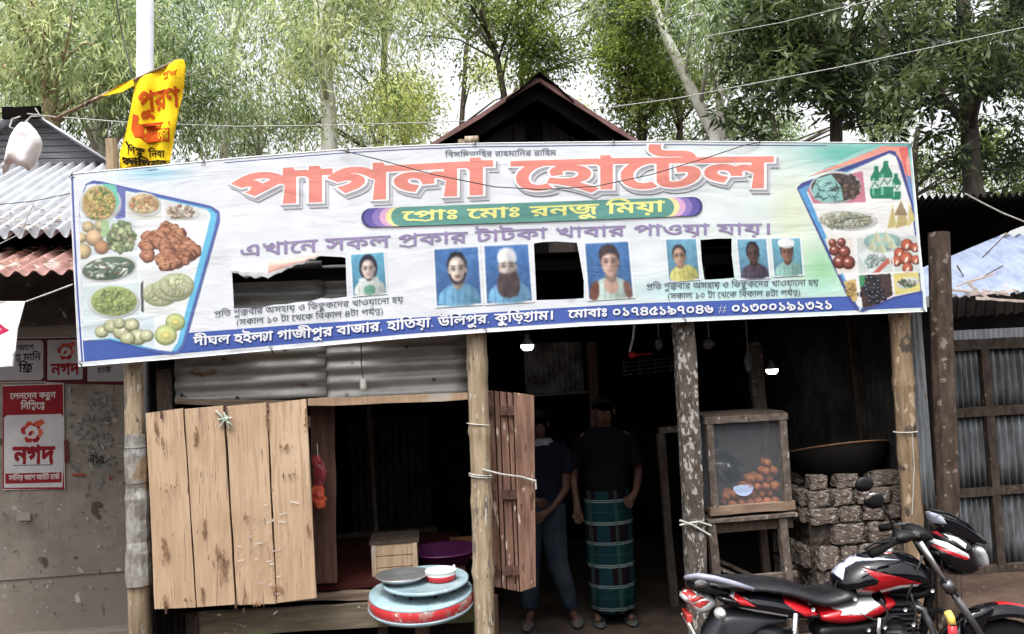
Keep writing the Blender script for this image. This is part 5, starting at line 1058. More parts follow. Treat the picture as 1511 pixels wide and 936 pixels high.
mb = MB(); rings(mb, [(0, 0, .84, .15, .115), (0, 0, .9, .165, .125), (0, 0, .98, .155, .12)], 24); mb.build('jeans_top', jean_m, boy, smooth=True, local=True)
mb = MB(); rings(mb, [(0, 0, .93, .175, .13), (0, 0, 1.1, .165, .125), (0, 0, 1.26, .185, .13), (0, 0, 1.34, .175, .115), (0, 0, 1.385, .1, .09)], 24, .03); mb.build('tshirt', shirt2_m, boy, smooth=True, local=True)
for sx in (-1, 1): MB().tube([(sx*.13, 0, 1.33), (sx*.19, 0, 1.25), (sx*.2, 0, 1.14)], [.075, .068, .062], 14, False).build('sleeve', shirt2_m, boy, smooth=True, local=True); 
for x_, y_ in ((-.14, -.07), (.23, -.01)): MB().ell((x_, y_-.02, .028), (.05, .135, .03), 14, 6).build('shoe', mat('dusty_shoe', (.045, .04, .04), (.025, .022, .022), 14, spec=.1), boy, smooth=True, local=True)
mb = MB(); rings(mb, [(0, -.005, 1.35, .14, .105), (0, -.01, 1.39, .1, .09), (0, 0, 1.40, .08, .07)], 20, .05, 5); mb.build('collar', collar_m, boy, smooth=True, local=True)

# ================================================================== RIGHT YARD: gate, eave, far roof
gatew_m = mat('dark_gate_timber', (.075, .058, .048), (.03, .023, .019), 5, stretch=(4, 4, 1.5), spots=[((.17, .14, .12), 12, .66, (1, 1, 1))], spec=.1)
gy = 1.35; gt = thing('tin_gate', 'corrugated tin gate with dark timber frame at the right edge', 'gate', G(1490, 840))
cols_x = [(1400, 1452), (1463, 1560)]; 
def gp_(px, py): return P(px, py, gy)
gx = [gp_(1398, 700).x, gp_(1462, 700).x, gp_(1560, 700).x]; gz = [gp_(1480, 838).z+.01, gp_(1480, 722).z, gp_(1460, 606).z, gp_(1450, 508).z]
for i in range(2):
    for k in range(3):
        mb = MB(); a_ = Vector((gx[i]+.02, gy, gz[k])); mb.corr(a_, Vector((gx[i+1]-.02, gy, gz[k])), Vector((gx[i]+.02, gy, gz[k+1])), 7 if i == 0 else 9, .02, 3, 8); mb.build('tin_panel', tinv_m, gt, smooth=True, solid=.002)
for x_ in gx[:2]: MB().beam((x_, gy-.03, gz[0]-.02), (x_-.0, gy-.03, gz[3]+.03), .075, .05).build('stile', gatew_m, gt)
for z_, w_ in zip(gz, (.06, .07, .08, .09)): MB().beam((gx[0], gy-.034, z_), (gx[2], gy-.034, z_), w_, .05).build('rail', gatew_m, gt)
mb = MB(); z_ = gp_(1450, 502).z; mb.corr((gx[0]-.03, gy+.02, z_), (gx[2], gy+.02, z_), (gx[0]-.03, gy+.02, gp_(1450, 486).z), 22, .02, 1, 8); mb.build('top_flashing', roofw_m, gt, smooth=True)
# lean-to roof whose dark underside shows
lt = thing('lean_to_roof', 'dark lean-to tin roof with wavy eave above the gate on the right', 'roof', (gx[1], .4, 2.6))
e0 = P(1366, 292, .35); e1 = P(1600, 284, .35); ze = P(1440, 289, .35).z
m_ = MB(); nu, nv = 34*8, 5; bz0, bz1 = P(1385, 432, 1.6).z, P(1511, 366, 1.6).z; xL, xR = e0.x-.1, e1.x+.6
for jj in range(nv+1):
    for ii in range(nu+1): u_ = ii/nu; t_ = jj/nv; m_.v.append((xL+(xR-xL)*u_, .35+1.25*t_, ze*(1-t_)+(bz0+(bz1-bz0)*u_*1.8)*t_+.02*math.sin(math.pi*2*ii/8)))
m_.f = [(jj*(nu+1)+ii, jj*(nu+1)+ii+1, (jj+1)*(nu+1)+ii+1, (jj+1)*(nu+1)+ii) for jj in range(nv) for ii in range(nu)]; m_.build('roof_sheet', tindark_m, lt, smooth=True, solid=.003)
MB().beam((xL, 1.5, bz0-.0), (xR, 1.5, bz0+(bz1-bz0)*1.8), .08, .06).build('purlin', shade_black_m, lt)

# back shed beyond the gate
bs = thing('far_shed', 'far shed with patched bluish white tin roof seen over the gate', 'building', (4.5, 4, 0))
fm = mat('bluish_white_tin', (.25, .29, .39), (.16, .19, .27), 3, rough=.5, spots=[((.3, .28, .3), 3, .66, (1, 1, 1))], bump=.05)
A = P(1385, 438, 3.2); Bz = P(1395, 378, 4.2); C1 = P(1620, 395, 3.2)
MB().corr(Vector((A.x-.3, 3.2, A.z)), Vector((A.x+3, 3.2, A.z+.05)), Vector((A.x-.3, 4.6, P(1420, 352, 4.6).z-.02)), 22, .022, 3, 8).build('lower_roof_sheet', fm, bs, smooth=True)
MB().corr(Vector((P(1440, 345, 4.6).x, 4.5, P(1440, 338, 4.6).z)), Vector((A.x+3.6, 4.5, P(1440, 338, 4.6).z+.05)), Vector((P(1440, 345, 4.6).x, 5.8, P(1460, 312, 5.8).z)), 22, .022, 3, 8).build('upper_roof_sheet', fm, bs, smooth=True)
MB().box((A.x+1.4, 3.5, A.z/2-.05), (3.6, .03, A.z-.1)).build('shed_wall', shade_black_m, bs)
for px, py, px2, py2 in ((1412, 392, 1424, 412), (1450, 380, 1490, 340), (1430, 420, 1480, 392), (1446, 352, 1465, 342)): MB().beam(P(px, py, 3.6)+Vector((0, 0, .0)), P(px2, py2, 3.6), .012, .01).build('patch_strip', old_m, bs)
# torn thatch sticks in front
t = thing('torn_awning', 'torn pale slats and rags hanging below the far tin roof', 'awning', P(1440, 440, 2.4))
for a_ in ((1400, 428, 1455, 432), (1412, 422, 1466, 405), (1430, 436, 1500, 428), (1425, 415, 1450, 436), (1440, 440, 1511, 445), (1450, 428, 1490, 436), (1436, 424, 1460, 442)):
    MB().beam(P(a_[0], a_[1], 2.4), P(a_[2], a_[3], 2.4), .025, .008, jit=.006).build('slat', mat('pale_torn_slat', (.5, .45, .42), (.3, .24, .22), 9), t)
MB().corr(P(1388, 470, 2.6), P(1560, 458, 2.6), P(1392, 440, 2.75), 12, .02, 2, 8).build('awning_sheet', shade_black_m, t)  # sheet coloured black to give the dark beneath the far roof

# ================================================================== LEFT NEIGHBOUR
wy = 1.42; wl = P(-80, 700, wy).x; wr_ = P(194, 700, wy).x
nb = thing('neighbour_shop', 'old cement walled shop with zinc and rusty tin roofs left of the eatery', 'building', (wl+.6, wy+.5, 0))
MB().box(((wl-1.5+wr_)/2, wy+.1, 1.35), (wr_-wl+1.5, .2, 2.7)).build('front_wall', plaster_m, nb)
MB().box(((wl-1.5+wr_)/2, wy-.03, .05), (wr_-wl+1.5, .14, .12)).build('plinth', plaster_m, nb, bevel=.02)
MB().box((wr_+.05, wy+.7, 1.3), (.1, 1.4, 2.6)).build('side_wall', tindark_m, nb)
zl = P(100, 848, wy).z; MB().box(((wl-1.5+wr_)/2, wy-.004, zl), (wr_-wl+1.5, .016, .012)).build('cement_ledge', plaster_m, nb)
zw = P(60, 484, wy).z; MB().box(((wl-1.5+wr_)/2, wy-.35, zw+.46), (wr_-wl+1.5, .5, .02)).build('soffit', shade_black_m, nb)
nd = mat('dusty_shaded_wall', (.07, .058, .05), (.03, .024, .02), 6, spots=[((.3, .27, .23), 12, .66, (1, 1, 1))]); MB().box(((wl-1.5+wr_)/2, wy-.012, zw+.25), (wr_-wl+1.5, .03, .46)).build('shade_wall_strip', nd, nb)  # dusty wall strip, its colour darkened for the shade above the posters
# roofs
ya, ybk = .35, 2.1; za = P(50, 345, ya).z; zbk = P(50, 242, ybk).z; xl_, xr_ = P(-220, 345, ya).x, P(168, 345, ya).x
mb = MB(); mb.corr(Vector((xl_, ya, za)), Vector((xr_, ya, za)), Vector((xl_, ybk, zbk)), 17, .032, 6, 10, .01); mb.build('zinc_roof_sheet', roofw_m, nb, smooth=True, solid=.003)
mb = MB(); mb.corr(Vector((P(60, 345, ya).x, ya-.02, za-.005)), Vector((xr_+.0, ya-.02, za-.005)), Vector((P(60, 345, ya).x, ya+.45, za+.235)), 8.5, .021, 3, 8); mb.build('rusty_patch_sheet', roofr_m, nb, smooth=True) if False else None
yr0, yr1 = -.02, .62; z0_ = P(50, 403, yr0).z; z1_ = P(50, 368, yr1).z
mb = MB(); mb.corr(Vector((xl_, yr0, z0_)), Vector((P(112, 400, yr0).x+.25, yr0, z0_)), Vector((xl_, yr1, z1_)), 17, .018, 4, 8); mb.build('rusty_awning_sheet', roofr_m, nb, smooth=True, solid=.003)
MB().beam((xl_, ya+.3, za-.06), (xr_, ya+.3, za-.06), .1, .05).build('eave_beam', shade_black_m, nb)
MB().box(((xl_+xr_)/2, .66, (z1_+za)/2+.03), (xr_-xl_, .02, .3)).build('inner_board', shade_black_m, nb)
# gable on top
ap = P(42, 168, 2.0); gl, gr = P(-90, 245, 2.0), P(158, 240, 2.0)
for i in range(8):
    z = gr.z+(ap.z-gr.z)*i/8; hw0 = (gr.x-ap.x)*(1-i/8); 
    MB().box((ap.x, 2.05, z+(ap.z-gr.z)/16), (2*hw0*.98, .02, (ap.z-gr.z)/8-.008)).build('gable_slat', mat('grey_slat', (.2, .2, .21), (.12, .12, .13), 6, stretch=XG), nb)
for e_ in ((gl.x, gl.z), (gr.x+.05, gr.z-.02)): MB().corr(Vector((e_[0], 1.9, e_[1])), Vector((e_[0], 4.2, e_[1])), Vector((ap.x, 1.9, ap.z+.03)), 14, .015, 2, 6).build('gable_roof_sheet', roofw_m, nb, smooth=True, solid=.003)
MB().beam((ap.x-.15, 1.88, ap.z-.03), (ap.x+.15, 1.88, ap.z-.03), .1, .03).build('ridge_cap', shade_black_m, nb)
# fallen leaves on roofs
mb = MB()
for _ in range(260):
    u = random.random(); v_ = random.random()
    if random.random() < .5: x = xl_+(xr_-xl_)*(.35+.4*u); y = ya+v_*.5; z = za+(zbk-za)*(y-ya)/(ybk-ya)+.026
    else: x = xl_+(xr_-xl_)*u; y = yr0+.06+v_*(yr1-yr0)*.9; z = z0_+(z1_-z0_)*(y-yr0)/(yr1-yr0)+.024
    a_ = random.random()*6.28; d = Vector((math.cos(a_), math.sin(a_)*.8, .35*math.sin(a_)))*.035; s_ = Vector((-d.y, d.x, .0))*.22; p = Vector((x, y, z))
    mb.add([p-d, p+s_, p+d, p-s_+Vector((0, 0, .004))], [(0, 1, 2, 3)])
tag(mb.build('fallen_leaves', litter_m), 'dry fallen leaves scattered over the zinc and rusty roofs on the left', 'leaves', kind='stuff')

# posters on the wall
WP = lambda y: (lambda px, py, lift=0: P(px, py, y)+Vector((0, -lift, 0)))
RD = (150, 40, 48)
def logo(pr, x, y, s):
    for k in range(6):
        a_ = R(-200+k*56); pr.poly([(x+s*r_*math.cos(a_+d), y+s*r_*math.sin(a_+d)) for r_, d in ((.55, 0), (.9, .2), (1.02, .65), (.86, 1.05), (.62, 1.1), (.6, .6))], [(178, 52, 50), (206, 84, 60), (170, 44, 48), (220, 112, 84), (160, 40, 46), (186, 60, 54)][k])
    pr.poly([(x+s*q[0], y+s*q[1]) for q in ((.2, -.9), (.9, -1.15), (1.15, -.8), (.7, -.5), (.3, -.55))], (214, 100, 74)); pr.ell(x, y+s*.05, s*.42, s*.42, (226, 216, 206), 14); pr.ell(x-s*.1, y+s*.1, s*.16, s*.26, RD, 8, .5); pr.ell(x+s*.12, y, s*.1, s*.2, (196, 120, 100), 8, -.4)
def poster(name, label, quad_, y, fn):
    t = thing(name, label, 'poster', P((quad_[0][0]+quad_[2][0])/2, quad_[2][1], y)); W_ = WP(y)
    v, f = fill([quad_], 12); m_ = MB(); m_.add([W_(*p) for p in v]+[W_(*p)+Vector((0, .0025, 0)) for p in v], [q if area([v[i] for i in q]) > 0 else q[::-1] for q in f], [(.5, .5, .5)]*len(f)); m_.build('paper', mat('poster_paper', (.5, .48, .46), (.4, .38, .36), 8), t)
    pr = Print(W_); pr.k = .0006; fn(pr); pr.mb.build('print', paper_m, t); return t
Y1 = wy-.012
def f1(pr):
    pr.poly([(4, 570), (93, 567), (95, 722), (4, 722)], RD); pr.poly([(6, 617), (10, 613), (90, 611), (94, 616), (94, 690), (92, 719), (6, 720)], (214, 210, 212)); 
    pr.text('েলনেদন করুন'.replace('রু', 'রু'), [(15, 581), (82, 579)], [(15, 589), (82, 587)], (232, 226, 226), .02); pr.text('িনি{শচ}ে{নত}', [(31, 595), (66, 594)], [(31, 604), (66, 603)], (232, 226, 226), .02)
    logo(pr, 47, 638, 17); pr.text('নগদ', [(21, 661), (80, 660)], [(21, 684), (80, 683)], RD, .045); pr.line([(18, 662), (78, 661)], 3, RD); pr.line([(20, 687), (78, 686)], 1.4, (120, 110, 112))
    pr.poly([(8, 699), (91, 697), (91, 712), (8, 714)], RD); pr.text('সবHিন{মন} কYাশ আউট চাজH', [(13, 702), (88, 700)], [(13, 709), (88, 707)], (226, 220, 220), .02)
poster('cash_poster', 'large maroon and white mobile money poster with round logo on the grey wall', [(4, 569), (94, 566), (96, 722), (4, 723)], Y1, f1)
def f2(pr): pr.poly([(-10, 500), (66, 499), (66, 563), (-10, 564)], (96, 34, 40)); pr.poly([(-10, 503), (61, 502), (64, 506), (64, 557), (60, 561), (-10, 562)], (186, 182, 186)); pr.text('আেগ', [(26, 510), (50, 509)], [(26, 517), (50, 516)], (40, 36, 40), .02); pr.text('{নড} মািন', [(22, 523), (60, 522)], [(22, 532), (60, 531)], (40, 36, 40), .02); pr.text('ফিR'.replace('ফিR', 'িফR'), [(28, 538), (48, 537)], [(28, 549), (48, 548)], (40, 36, 40), .03)
poster('notice_poster', 'grey notice panel with black Bengali words at the left edge above the maroon poster', [(-12, 499), (66, 498), (66, 564), (-12, 565)], Y1, f2)
def f3(pr): pr.poly([(67, 499), (125, 498), (125, 567), (67, 564)], (96, 34, 40)); pr.poly([(70, 502), (122, 501), (122, 560), (70, 561)], (190, 186, 188)); logo(pr, 97, 519, 13); pr.text('নগদ', [(76, 538), (117, 537)], [(76, 553), (117, 552)], RD, .04); pr.line([(74, 538.5), (117, 537.5)], 2.2, RD)
poster('logo_poster', 'small grey panel with red round logo beside the banner corner', [(67, 498), (125, 497), (125, 565), (67, 566)], Y1, f3)
def f4(pr): pr.poly([(126, 498), (186, 497), (188, 568), (126, 566)], (96, 34, 40)); pr.poly([(129, 501), (182, 500), (183, 563), (129, 563)], (186, 182, 186)); pr.text('চাজH', [(144, 543), (164, 542)], [(144, 551), (164, 550)], (50, 46, 50), .02)
poster('notice_poster', 'grey notice panel mostly hidden behind the lower left banner corner', [(126, 497), (187, 496), (189, 568), (126, 566)], Y1, f4)
t = thing('torn_posters', 'patch of torn old poster scraps on the cement wall beside the maroon poster', 'poster scraps', P(140, 700, Y1)); pr = Print(WP(Y1)); random.seed(3)
for _ in range(150):
    x, y = random.gauss(140, 20), random.gauss(632, 42); 
    if not (98 < x < 184 and 572 < y < 790): continue
    pr.ell(x, y, random.uniform(1, 5), random.uniform(.8, 3), random.choice([(150, 147, 142), (138, 134, 128), (126, 119, 111), (160, 158, 156), (132, 138, 138)]), 8, random.uniform(0, 3), .6)
for _ in range(12): x, y = random.gauss(143, 14), random.gauss(672, 12); pr.ell(x, y, random.uniform(1, 4), random.uniform(.8, 2), random.choice([(70, 60, 60), (96, 128, 128), (150, 60, 54), (200, 198, 194)]), 6, random.uniform(0, 3), .4)
pr.line([(106, 701), (126, 700)], 3, (176, 84, 60)); pr.poly([(95, 650), (101, 648), (102, 682), (96, 684)], (112, 50, 60)); pr.text('ন১৫', [(133, 672), (154, 671)], [(133, 684), (154, 683)], (56, 50, 52), .02)
for _ in range(70): x, y = random.uniform(6, 186), random.uniform(725, 910); pr.ell(x, y, random.uniform(.6, 3.2), random.uniform(.5, 2), random.choice([(170, 166, 160), (188, 186, 182), (110, 98, 88)]), 6, random.uniform(0, 3), .4)
pr.poly([(25, 756), (45, 755), (46, 768), (26, 768)], (168, 162, 154)); pr.mb.build('scraps', paper_m, t, kind='stuff')

# white flag and plastic bag on the left
FL = [(-30, 446), (37, 445), (38, 448), (28, 486), (22, 541), (-30, 544)]
t = thing('white_flag', 'white cloth flag with a pink fish print at the far left edge', 'flag', P(20, 541, -.3))
ff_ = lambda px, py, lift=0: (lambda p: Vector((p.x, -.3+.012*math.sin(p.x*17)-lift, p.z)))(P(px, py, -.3))
v, f = fill([FL], 6); m_ = MB(); m_.add([ff_(*p) for p in v], [q if area([v[i] for i in q]) > 0 else q[::-1] for q in f], [(.78, .78, .79)]*len(f)); m_.build('cloth', cloth_m, t, smooth=True, solid=.002)
pr = Print(ff_); pr.k = .003; pr.poly(smooth_loop([(-12, 482), (0, 477), (8, 484), (16, 487), (9, 491), (3, 493), (-12, 500)], 1), (216, 60, 104)); pr.ell(-1, 486, 4, 2.5, (240, 160, 180)); pr.mb.build('fish_print', cloth_m, t)
tag(MB().tube([P(-30, 446, -.3), P(37, 446, -.3), P(70, 434, -.25), P(107, 420, -.15)], .005, 5).build('flag_string', rope_m), 'pale string running from the white flag to the banner edge', 'string')
bgp = [(38, 178), (48, 186), (58, 200), (62, 212), (56, 228), (52, 240), (42, 254), (38, 248), (30, 245), (16, 240), (10, 252), (3, 262), (6, 244), (12, 226), (16, 208), (24, 192)]
bgp = smooth_loop(bgp, 1); v, f = fill([bgp], 4); f = [q if area([v[i] for i in q]) > 0 else q[::-1] for q in f]; m_ = MB(); vs = []; n3 = len(v)
for s_ in (-1, 1):
    for p in v: d = min(edge_dist(p, bgp), 10)/10; q = P(*p, -.1); vs.append(q+Vector((0, s_*(.07*math.sqrt(1-(1-d)**2)+.012*noise.noise(q*18)), 0)))
m_.add(vs, f+[tuple(i+n3 for i in q[::-1]) for q in f]); t = thing('plastic_bag', 'white plastic bag knotted on the rope above the left roof', 'bag', P(35, 250, -.1)); m_.build('bag', mat('thin_white_plastic', (.78, .75, .75), (.70, .66, .66), 6, rough=.4, bump=.5), t, smooth=True)
mb = MB(); mb.tube([P(38, 184, -.1), P(22, 190, -.12), P(14, 188, -.12), P(18, 176, -.1), P(30, 172, -.1)], .005, 5); mb.tube([P(38, 180, -.1), P(46, 172, -.1), P(60, 172, -.1), P(52, 160, -.1)], .005, 5); mb.build('tie', rope_m, t)

# ================================================================== YELLOW FLAG, POLE, WIRES
a, b = P(207, -20, .35), P(207, -20, .35); a = P(214.5, -60, .35); b = P(214, 130, .35)
d = b-a; b2 = a+d*((0-a.z)/d.z); t = thing('metal_pole', 'tall pale grey steel pole behind the yellow flag', 'pole', (b2.x, b2.y, 0))
MB().tube([b2, b2.lerp(a, .5), a], [.058, .056, .054], 16).build('shaft', galv_m, t, smooth=True); MB().lathe([(.07, -.01), (.07, .02), (.06, .02)], b2+Vector((0, 0, .01)), 16).build('base_flange', galv_m, t)
FY = .02
def ff2(px, py, lift=0): p = P(px, py, FY); return Vector((p.x, FY+.022*math.sin((px-200)*.16+py*.02)+.01*math.sin(py*.09+px*.05)-lift, p.z))
FL = [(197, 119), (215, 112), (240, 100), (262, 89), (270, 87), (273, 95), (270, 130), (263, 160), (257, 200), (250, 240), (240, 246), (175, 250), (176, 225), (184, 190), (194, 150)]
t = thing('yellow_flag', 'bright yellow campaign flag with red and black Bengali print above the banner', 'flag', P(210, 248, FY))
v, f = fill([FL], 5); m_ = MB(); YC = (.80, .53, .015); m_.add([ff2(*p) for p in v], [q if area([v[i] for i in q]) > 0 else q[::-1] for q in f], [YC]*len(f)); m_.build('cloth', cloth_m, t, smooth=True, solid=-.002)
pr = Print(ff2, .0002); pr.k = .004; OR = (222, 96, 34)
pr.text('পুরণ', [(206, 140), (264, 132)], [(206, 166), (262, 156)], OR, .03); pr.text('শুভ', [(240, 107), (262, 105)], [(240, 115), (262, 113)], OR, .02)
pr.poly([(196, 168), (206, 172), (204, 184), (252, 190), (251, 210), (216, 211), (200, 204), (192, 190)], OR, 6); pr.text('িবািনেয়র', [(214, 194), (250, 194)], [(214, 206), (250, 206)], (250, 214, 40), .03); pr.line([(212, 186), (252, 183)], 5, OR)
pr.text('িশ{কষ} নিবা'.replace('নিবা', 'িনবা'), [(188, 218), (244, 224)], [(188, 228), (244, 233)], (40, 34, 20), .02); pr.line([(184, 207), (190, 216), (206, 230)], 3, (50, 40, 24)); pr.text('কYািনবার', [(180, 234), (246, 238)], [(180, 243), (246, 247)], (40, 34, 20), .03); pr.line([(180, 232), (200, 240), (236, 240)], 2.4, (50, 40, 24))
pr.mb.build('flag_print', cloth_m, t)
MB().tube([P(80, 176, .05), P(140, 147, .04), P(197, 119, .035), P(266, 87, .03)], [.01, .012, .011, .009], 7).build('flag_stick', bambooR_m, t, smooth=True)
mb = MB(); mb.add([P(150, 142, .02), P(175, 126, .01), P(196, 117, .02), P(198, 126, .02), P(180, 136, .01), P(160, 141, .02)], [tuple(range(6))[::-1]], [YC]); mb.build('rolled_cloth', cloth_m, t, solid=.004)
def wire(pts, r_, m_, label, name='rope'):
    P_ = []
    for i in range(len(pts)-1):
        for k in range(6): P_.append(Vector(pts[i]).lerp(Vector(pts[i+1]), k/6))
    P_.append(Vector(pts[-1])); tag(MB().tube(P_, r_, 5).build(name, m_), label, 'wire' if name == 'wire' else 'rope')
wire([P(40, 168, .3), P(75, 172, .3), P(190, 181, .3), P(350, 187, .5), P(500, 185, .8), P(690, 179, .9), P(860, 164, 1), P(1000, 145, 1), P(1250, 97, 1), P(1560, 30, 1)], .004, rope_m, 'pale rope strung from the left roof past the gable towards the right trees')
wire([P(1040, 54, 1.5), P(1150, 34, 1.5), P(1290, 0, 1.5), P(1400, -30, 1.5)], .0035, rope_m, 'thin pale rope crossing the top right foliage')
wire([P(500, 221, -.15), P(560, 236, -.17), P(640, 258, -.19), P(730, 276, -.2), P(800, 280, -.2), P(880, 275, -.2), P(960, 258, -.19), P(1040, 234, -.17), P(1100, 214, -.15), P(1118, 211, -.14)], .0035, wire_m, 'thin black wire sagging across the banner headline', 'wire')
wire([P(168, -20, .3), P(180, 50, .3), P(198, 121, .05)], .005, wire_m, 'thin dark wire dropping beside the grey pole to the flag stick', 'wire')
wire([P(-20, 304, .1), P(50, 297, .0), P(107, 285, -.13)], .003, wire_m, 'thin dark wire crossing the zinc roof to the banner', 'wire')
wire([P(1424, 286, .2), P(1450, 300, .2), P(1480, 315, .2), P(1530, 335, .2)], .006, rope_m, 'pale cable dropping from the dark eave at the right', 'wire')
wire([P(-10, 365, -.1), P(30, 345, -.1), P(50, 300, -.1)], .003, rope_m, 'thin pale thread in front of the left roofs')

# ================================================================== TREES
def leaves(n_spr, blobs, kind, per=16):
    """returns verts, faces of many small leaves on sprays spread through the blobs"""
    wts = np.array([b[1][0]*b[1][1]*b[1][2] for b in blobs])**.75; wts /= wts.sum(); ch = rng.choice(len(blobs), n_spr, p=wts)
    C = np.array([b[0] for b in blobs])[ch]; Rr = np.array([b[1] for b in blobs])[ch]
    d = rng.normal(size=(n_spr, 3)); d /= np.linalg.norm(d, axis=1)[:, None]; q = rng.random(n_spr)**.45
    S = C+d*Rr*q[:, None]
    S = np.repeat(S, per, 0); out = np.repeat(d, per, 0); N_ = len(S)
    if kind == 'eucalyptus': L_, Wd, sp, dr = .14, .024, .20, 1.1
    elif kind == 'mango': L_, Wd, sp, dr = .165, .042, .09, .35
    else: L_, Wd, sp, dr = .085, .034, .14, .3
    off = rng.normal(size=(N_, 3))*sp*np.array([1, 1, 1.3 if kind == 'eucalyptus' else .8])
    if kind == 'mango': off *= .6
    base = S+off
    dirn = rng.normal(size=(N_, 3))*.7+np.array([0, 0, -dr])+out*.5
    if kind == 'mango': dirn = off/np.linalg.norm(off, axis=1)[:, None]+np.array([0, 0, -.35])+rng.normal(size=(N_, 3))*.2
    dirn /= np.linalg.norm(dirn, axis=1)[:, None]
    sd_ = np.cross(dirn, rng.normal(size=(N_, 3))); sd_ /= np.linalg.norm(sd_, axis=1)[:, None]
    l = L_*rng.uniform(.45, 1.3, N_)[:, None]; w_ = Wd*rng.uniform(.7, 1.2, N_)[:, None]; bend = np.cross(sd_, dirn)*l*.12
    V_ = np.stack([base, base+dirn*l*.42+sd_*w_/2+bend, base+dirn*l, base+dirn*l*.42-sd_*w_/2+bend], 1).reshape(-1, 3); return V_, N_
def build_leaves(V_, N_, m, parent):
    o = origin(parent); me = bpy.data.meshes.new('foliage'); me.vertices.add(N_*4); me.vertices.foreach_set('co', (V_-np.array(o)).ravel().astype(np.float32))
    me.loops.add(N_*4); me.loops.foreach_set('vertex_index', np.arange(N_*4, dtype=np.int32)); me.polygons.add(N_); me.polygons.foreach_set('loop_start', np.arange(0, N_*4, 4, dtype=np.int32)); me.polygons.foreach_set('loop_total', np.full(N_, 4, np.int32)); me.update(calc_edges=True)
    me.materials.append(m); ob = bpy.data.objects.new('foliage', me); col.objects.link(ob); ob.parent = parent; ob['kind'] = 'stuff'; return ob
LM = {'pale': leafmat('pale_grey_green_leaves', (.56, .60, .30), (.09, .15, .045), .5), 'mid': leafmat('mid_green_leaves', (.27, .34, .07), (.028, .055, .014), .5), 'lime': leafmat('yellow_green_leaves', (.66, .68, .28), (.25, .32, .08), .55),
      'dark': leafmat('dark_glossy_leaves', (.105, .145, .045), (.011, .021, .009), .34, .42), 'grey': leafmat('bluish_green_leaves', (.40, .50, .24), (.05, .09, .035), .45)}
DENS = {'eucalyptus': 1.15, 'mango': 1.2, 'broadleaf': 1.8}
def tree(label, y, trunk, r0, region, n_spr, kind, leaf, bark, name=None, nb=14, extra=(), per=16, gap=None, rb=.9):
    """trunk: photo-pixel path from low to high on plane y; region: pixel box the crown shows in"""
    pts = [P(px, py, y) for px, py in trunk]; low = pts[0]; d = (pts[0]-pts[1]); g0 = Vector((low.x+d.x*.5, y, 0))
    name = name or {'eucalyptus': 'eucalyptus_tree', 'mango': 'mango_tree'}.get(kind, 'broadleaf_tree')
    t = thing(name, label, 'tree', (g0.x, y, 0)); full = [g0]+pts
    top = pts[-1]; m_ = MB(); n_ = len(full); fine = []
    for i in range(n_-1):
        for k in range(5): q = full[i].lerp(full[i+1], k/5); fine.append(q+Vector((noise.noise(q*.9)*.05, 0, 0)))
    fine.append(full[-1]); m_.tube(fine, [r0*(1.15-.5*i/len(fine)) for i in range(len(fine))], 10); m_.build('trunk', bark, t, smooth=True)
    xa_, ya_, xb_, yb2 = region; blobs = []
    for k in range(nb):
        for _ in range(12):
            px, py = random.uniform(xa_, xb_), random.uniform(ya_, yb2)
            if not gap or not any(((px-g_[0])/g_[2])**2+((py-g_[1])/g_[3])**2 < 1 for g_ in gap): break
        yy = y+random.uniform(-1.1, 1.3); s_ = rb*random.uniform(.55, 1.1); blobs.append((P(px, py, yy), (s_*.8, s_*.8, s_*.75)))
    for e_ in extra: blobs.append((P(e_[0], e_[1], y+e_[3] if len(e_) > 3 else y), (e_[2], e_[2], e_[2])))
    for i, (c, r_) in enumerate(blobs[:10]):
        st_ = min(fine, key=lambda q: abs(q.z-(c.z-.8))+.2*(q-c).length); mid = st_.lerp(c, .5)+Vector((random.uniform(-.1, .1), 0, .15)); MB().tube([st_, st_.lerp(mid, .6), mid, mid.lerp(c, .6), c], [r0*.42, r0*.34, r0*.26, r0*.18, .012], 6).build('branch', bark, t, smooth=True)
        for _ in range(3): e_ = c+Vector((random.uniform(-1, 1)*r_[0], random.uniform(-1, 1)*r_[0]*.6, random.uniform(-.6, 1)*r_[2])); MB().tube([mid.lerp(c, random.uniform(.3, .9)), c.lerp(e_, .5)+Vector((0, 0, .06)), e_], [.018, .011, .005], 5).build('twig', bark, t)
    V_, N_ = leaves(int(n_spr*DENS[kind]), blobs, kind, per); build_leaves(V_, N_, LM[leaf], t); return t
random.seed(11)
tree('tan leaning eucalyptus rising behind the left zinc roof', 5.5, [(78, 185), (66, 110), (52, 40), (36, -60)], .085, (-80, -90, 210, 120), 620, 'eucalyptus', 'pale', barkb_m, extra=((10, 90, .8), (120, 60, .8), (170, 20, .7)))
tree('pale multi stemmed eucalyptus behind the yellow flag', 6.5, [(148, 232), (142, 150), (140, 60), (150, -40)], .12, (90, -60, 320, 190), 620, 'eucalyptus', 'grey', bark_m, extra=((170, 190, .7), (60, 150, .7)))
tree('white barked eucalyptus standing straight in the gap left of the gable', 6, [(487, 226), (482, 140), (474, 60), (468, -60)], .11, (380, -90, 640, 130), 560, 'eucalyptus', 'pale', bark_m, extra=((400, 60, .8), (430, 130, .7), (540, 60, .9), (560, 130, .6), (450, 190, .5), (530, 190, .5)))
tree('slim grey stemmed eucalyptus between the flag and the white trunk', 8, [(330, 235), (335, 140), (345, 40), (350, -60)], .07, (240, -60, 440, 120), 330, 'eucalyptus', 'grey', bark_m, gap=[(420, 110, 40, 60), (370, 60, 30, 50)])
tree('thin dark forked tree showing above the left slope of the gable', 7.5, [(742, 165), (744, 140), (735, 90), (712, 30), (700, -50)], .055, (620, -60, 900, 60), 260, 'broadleaf', 'mid', barkd_m, gap=[(610, 110, 50, 60)], rb=.7, nb=11, extra=((800, 90, .5), (690, 100, .35)))
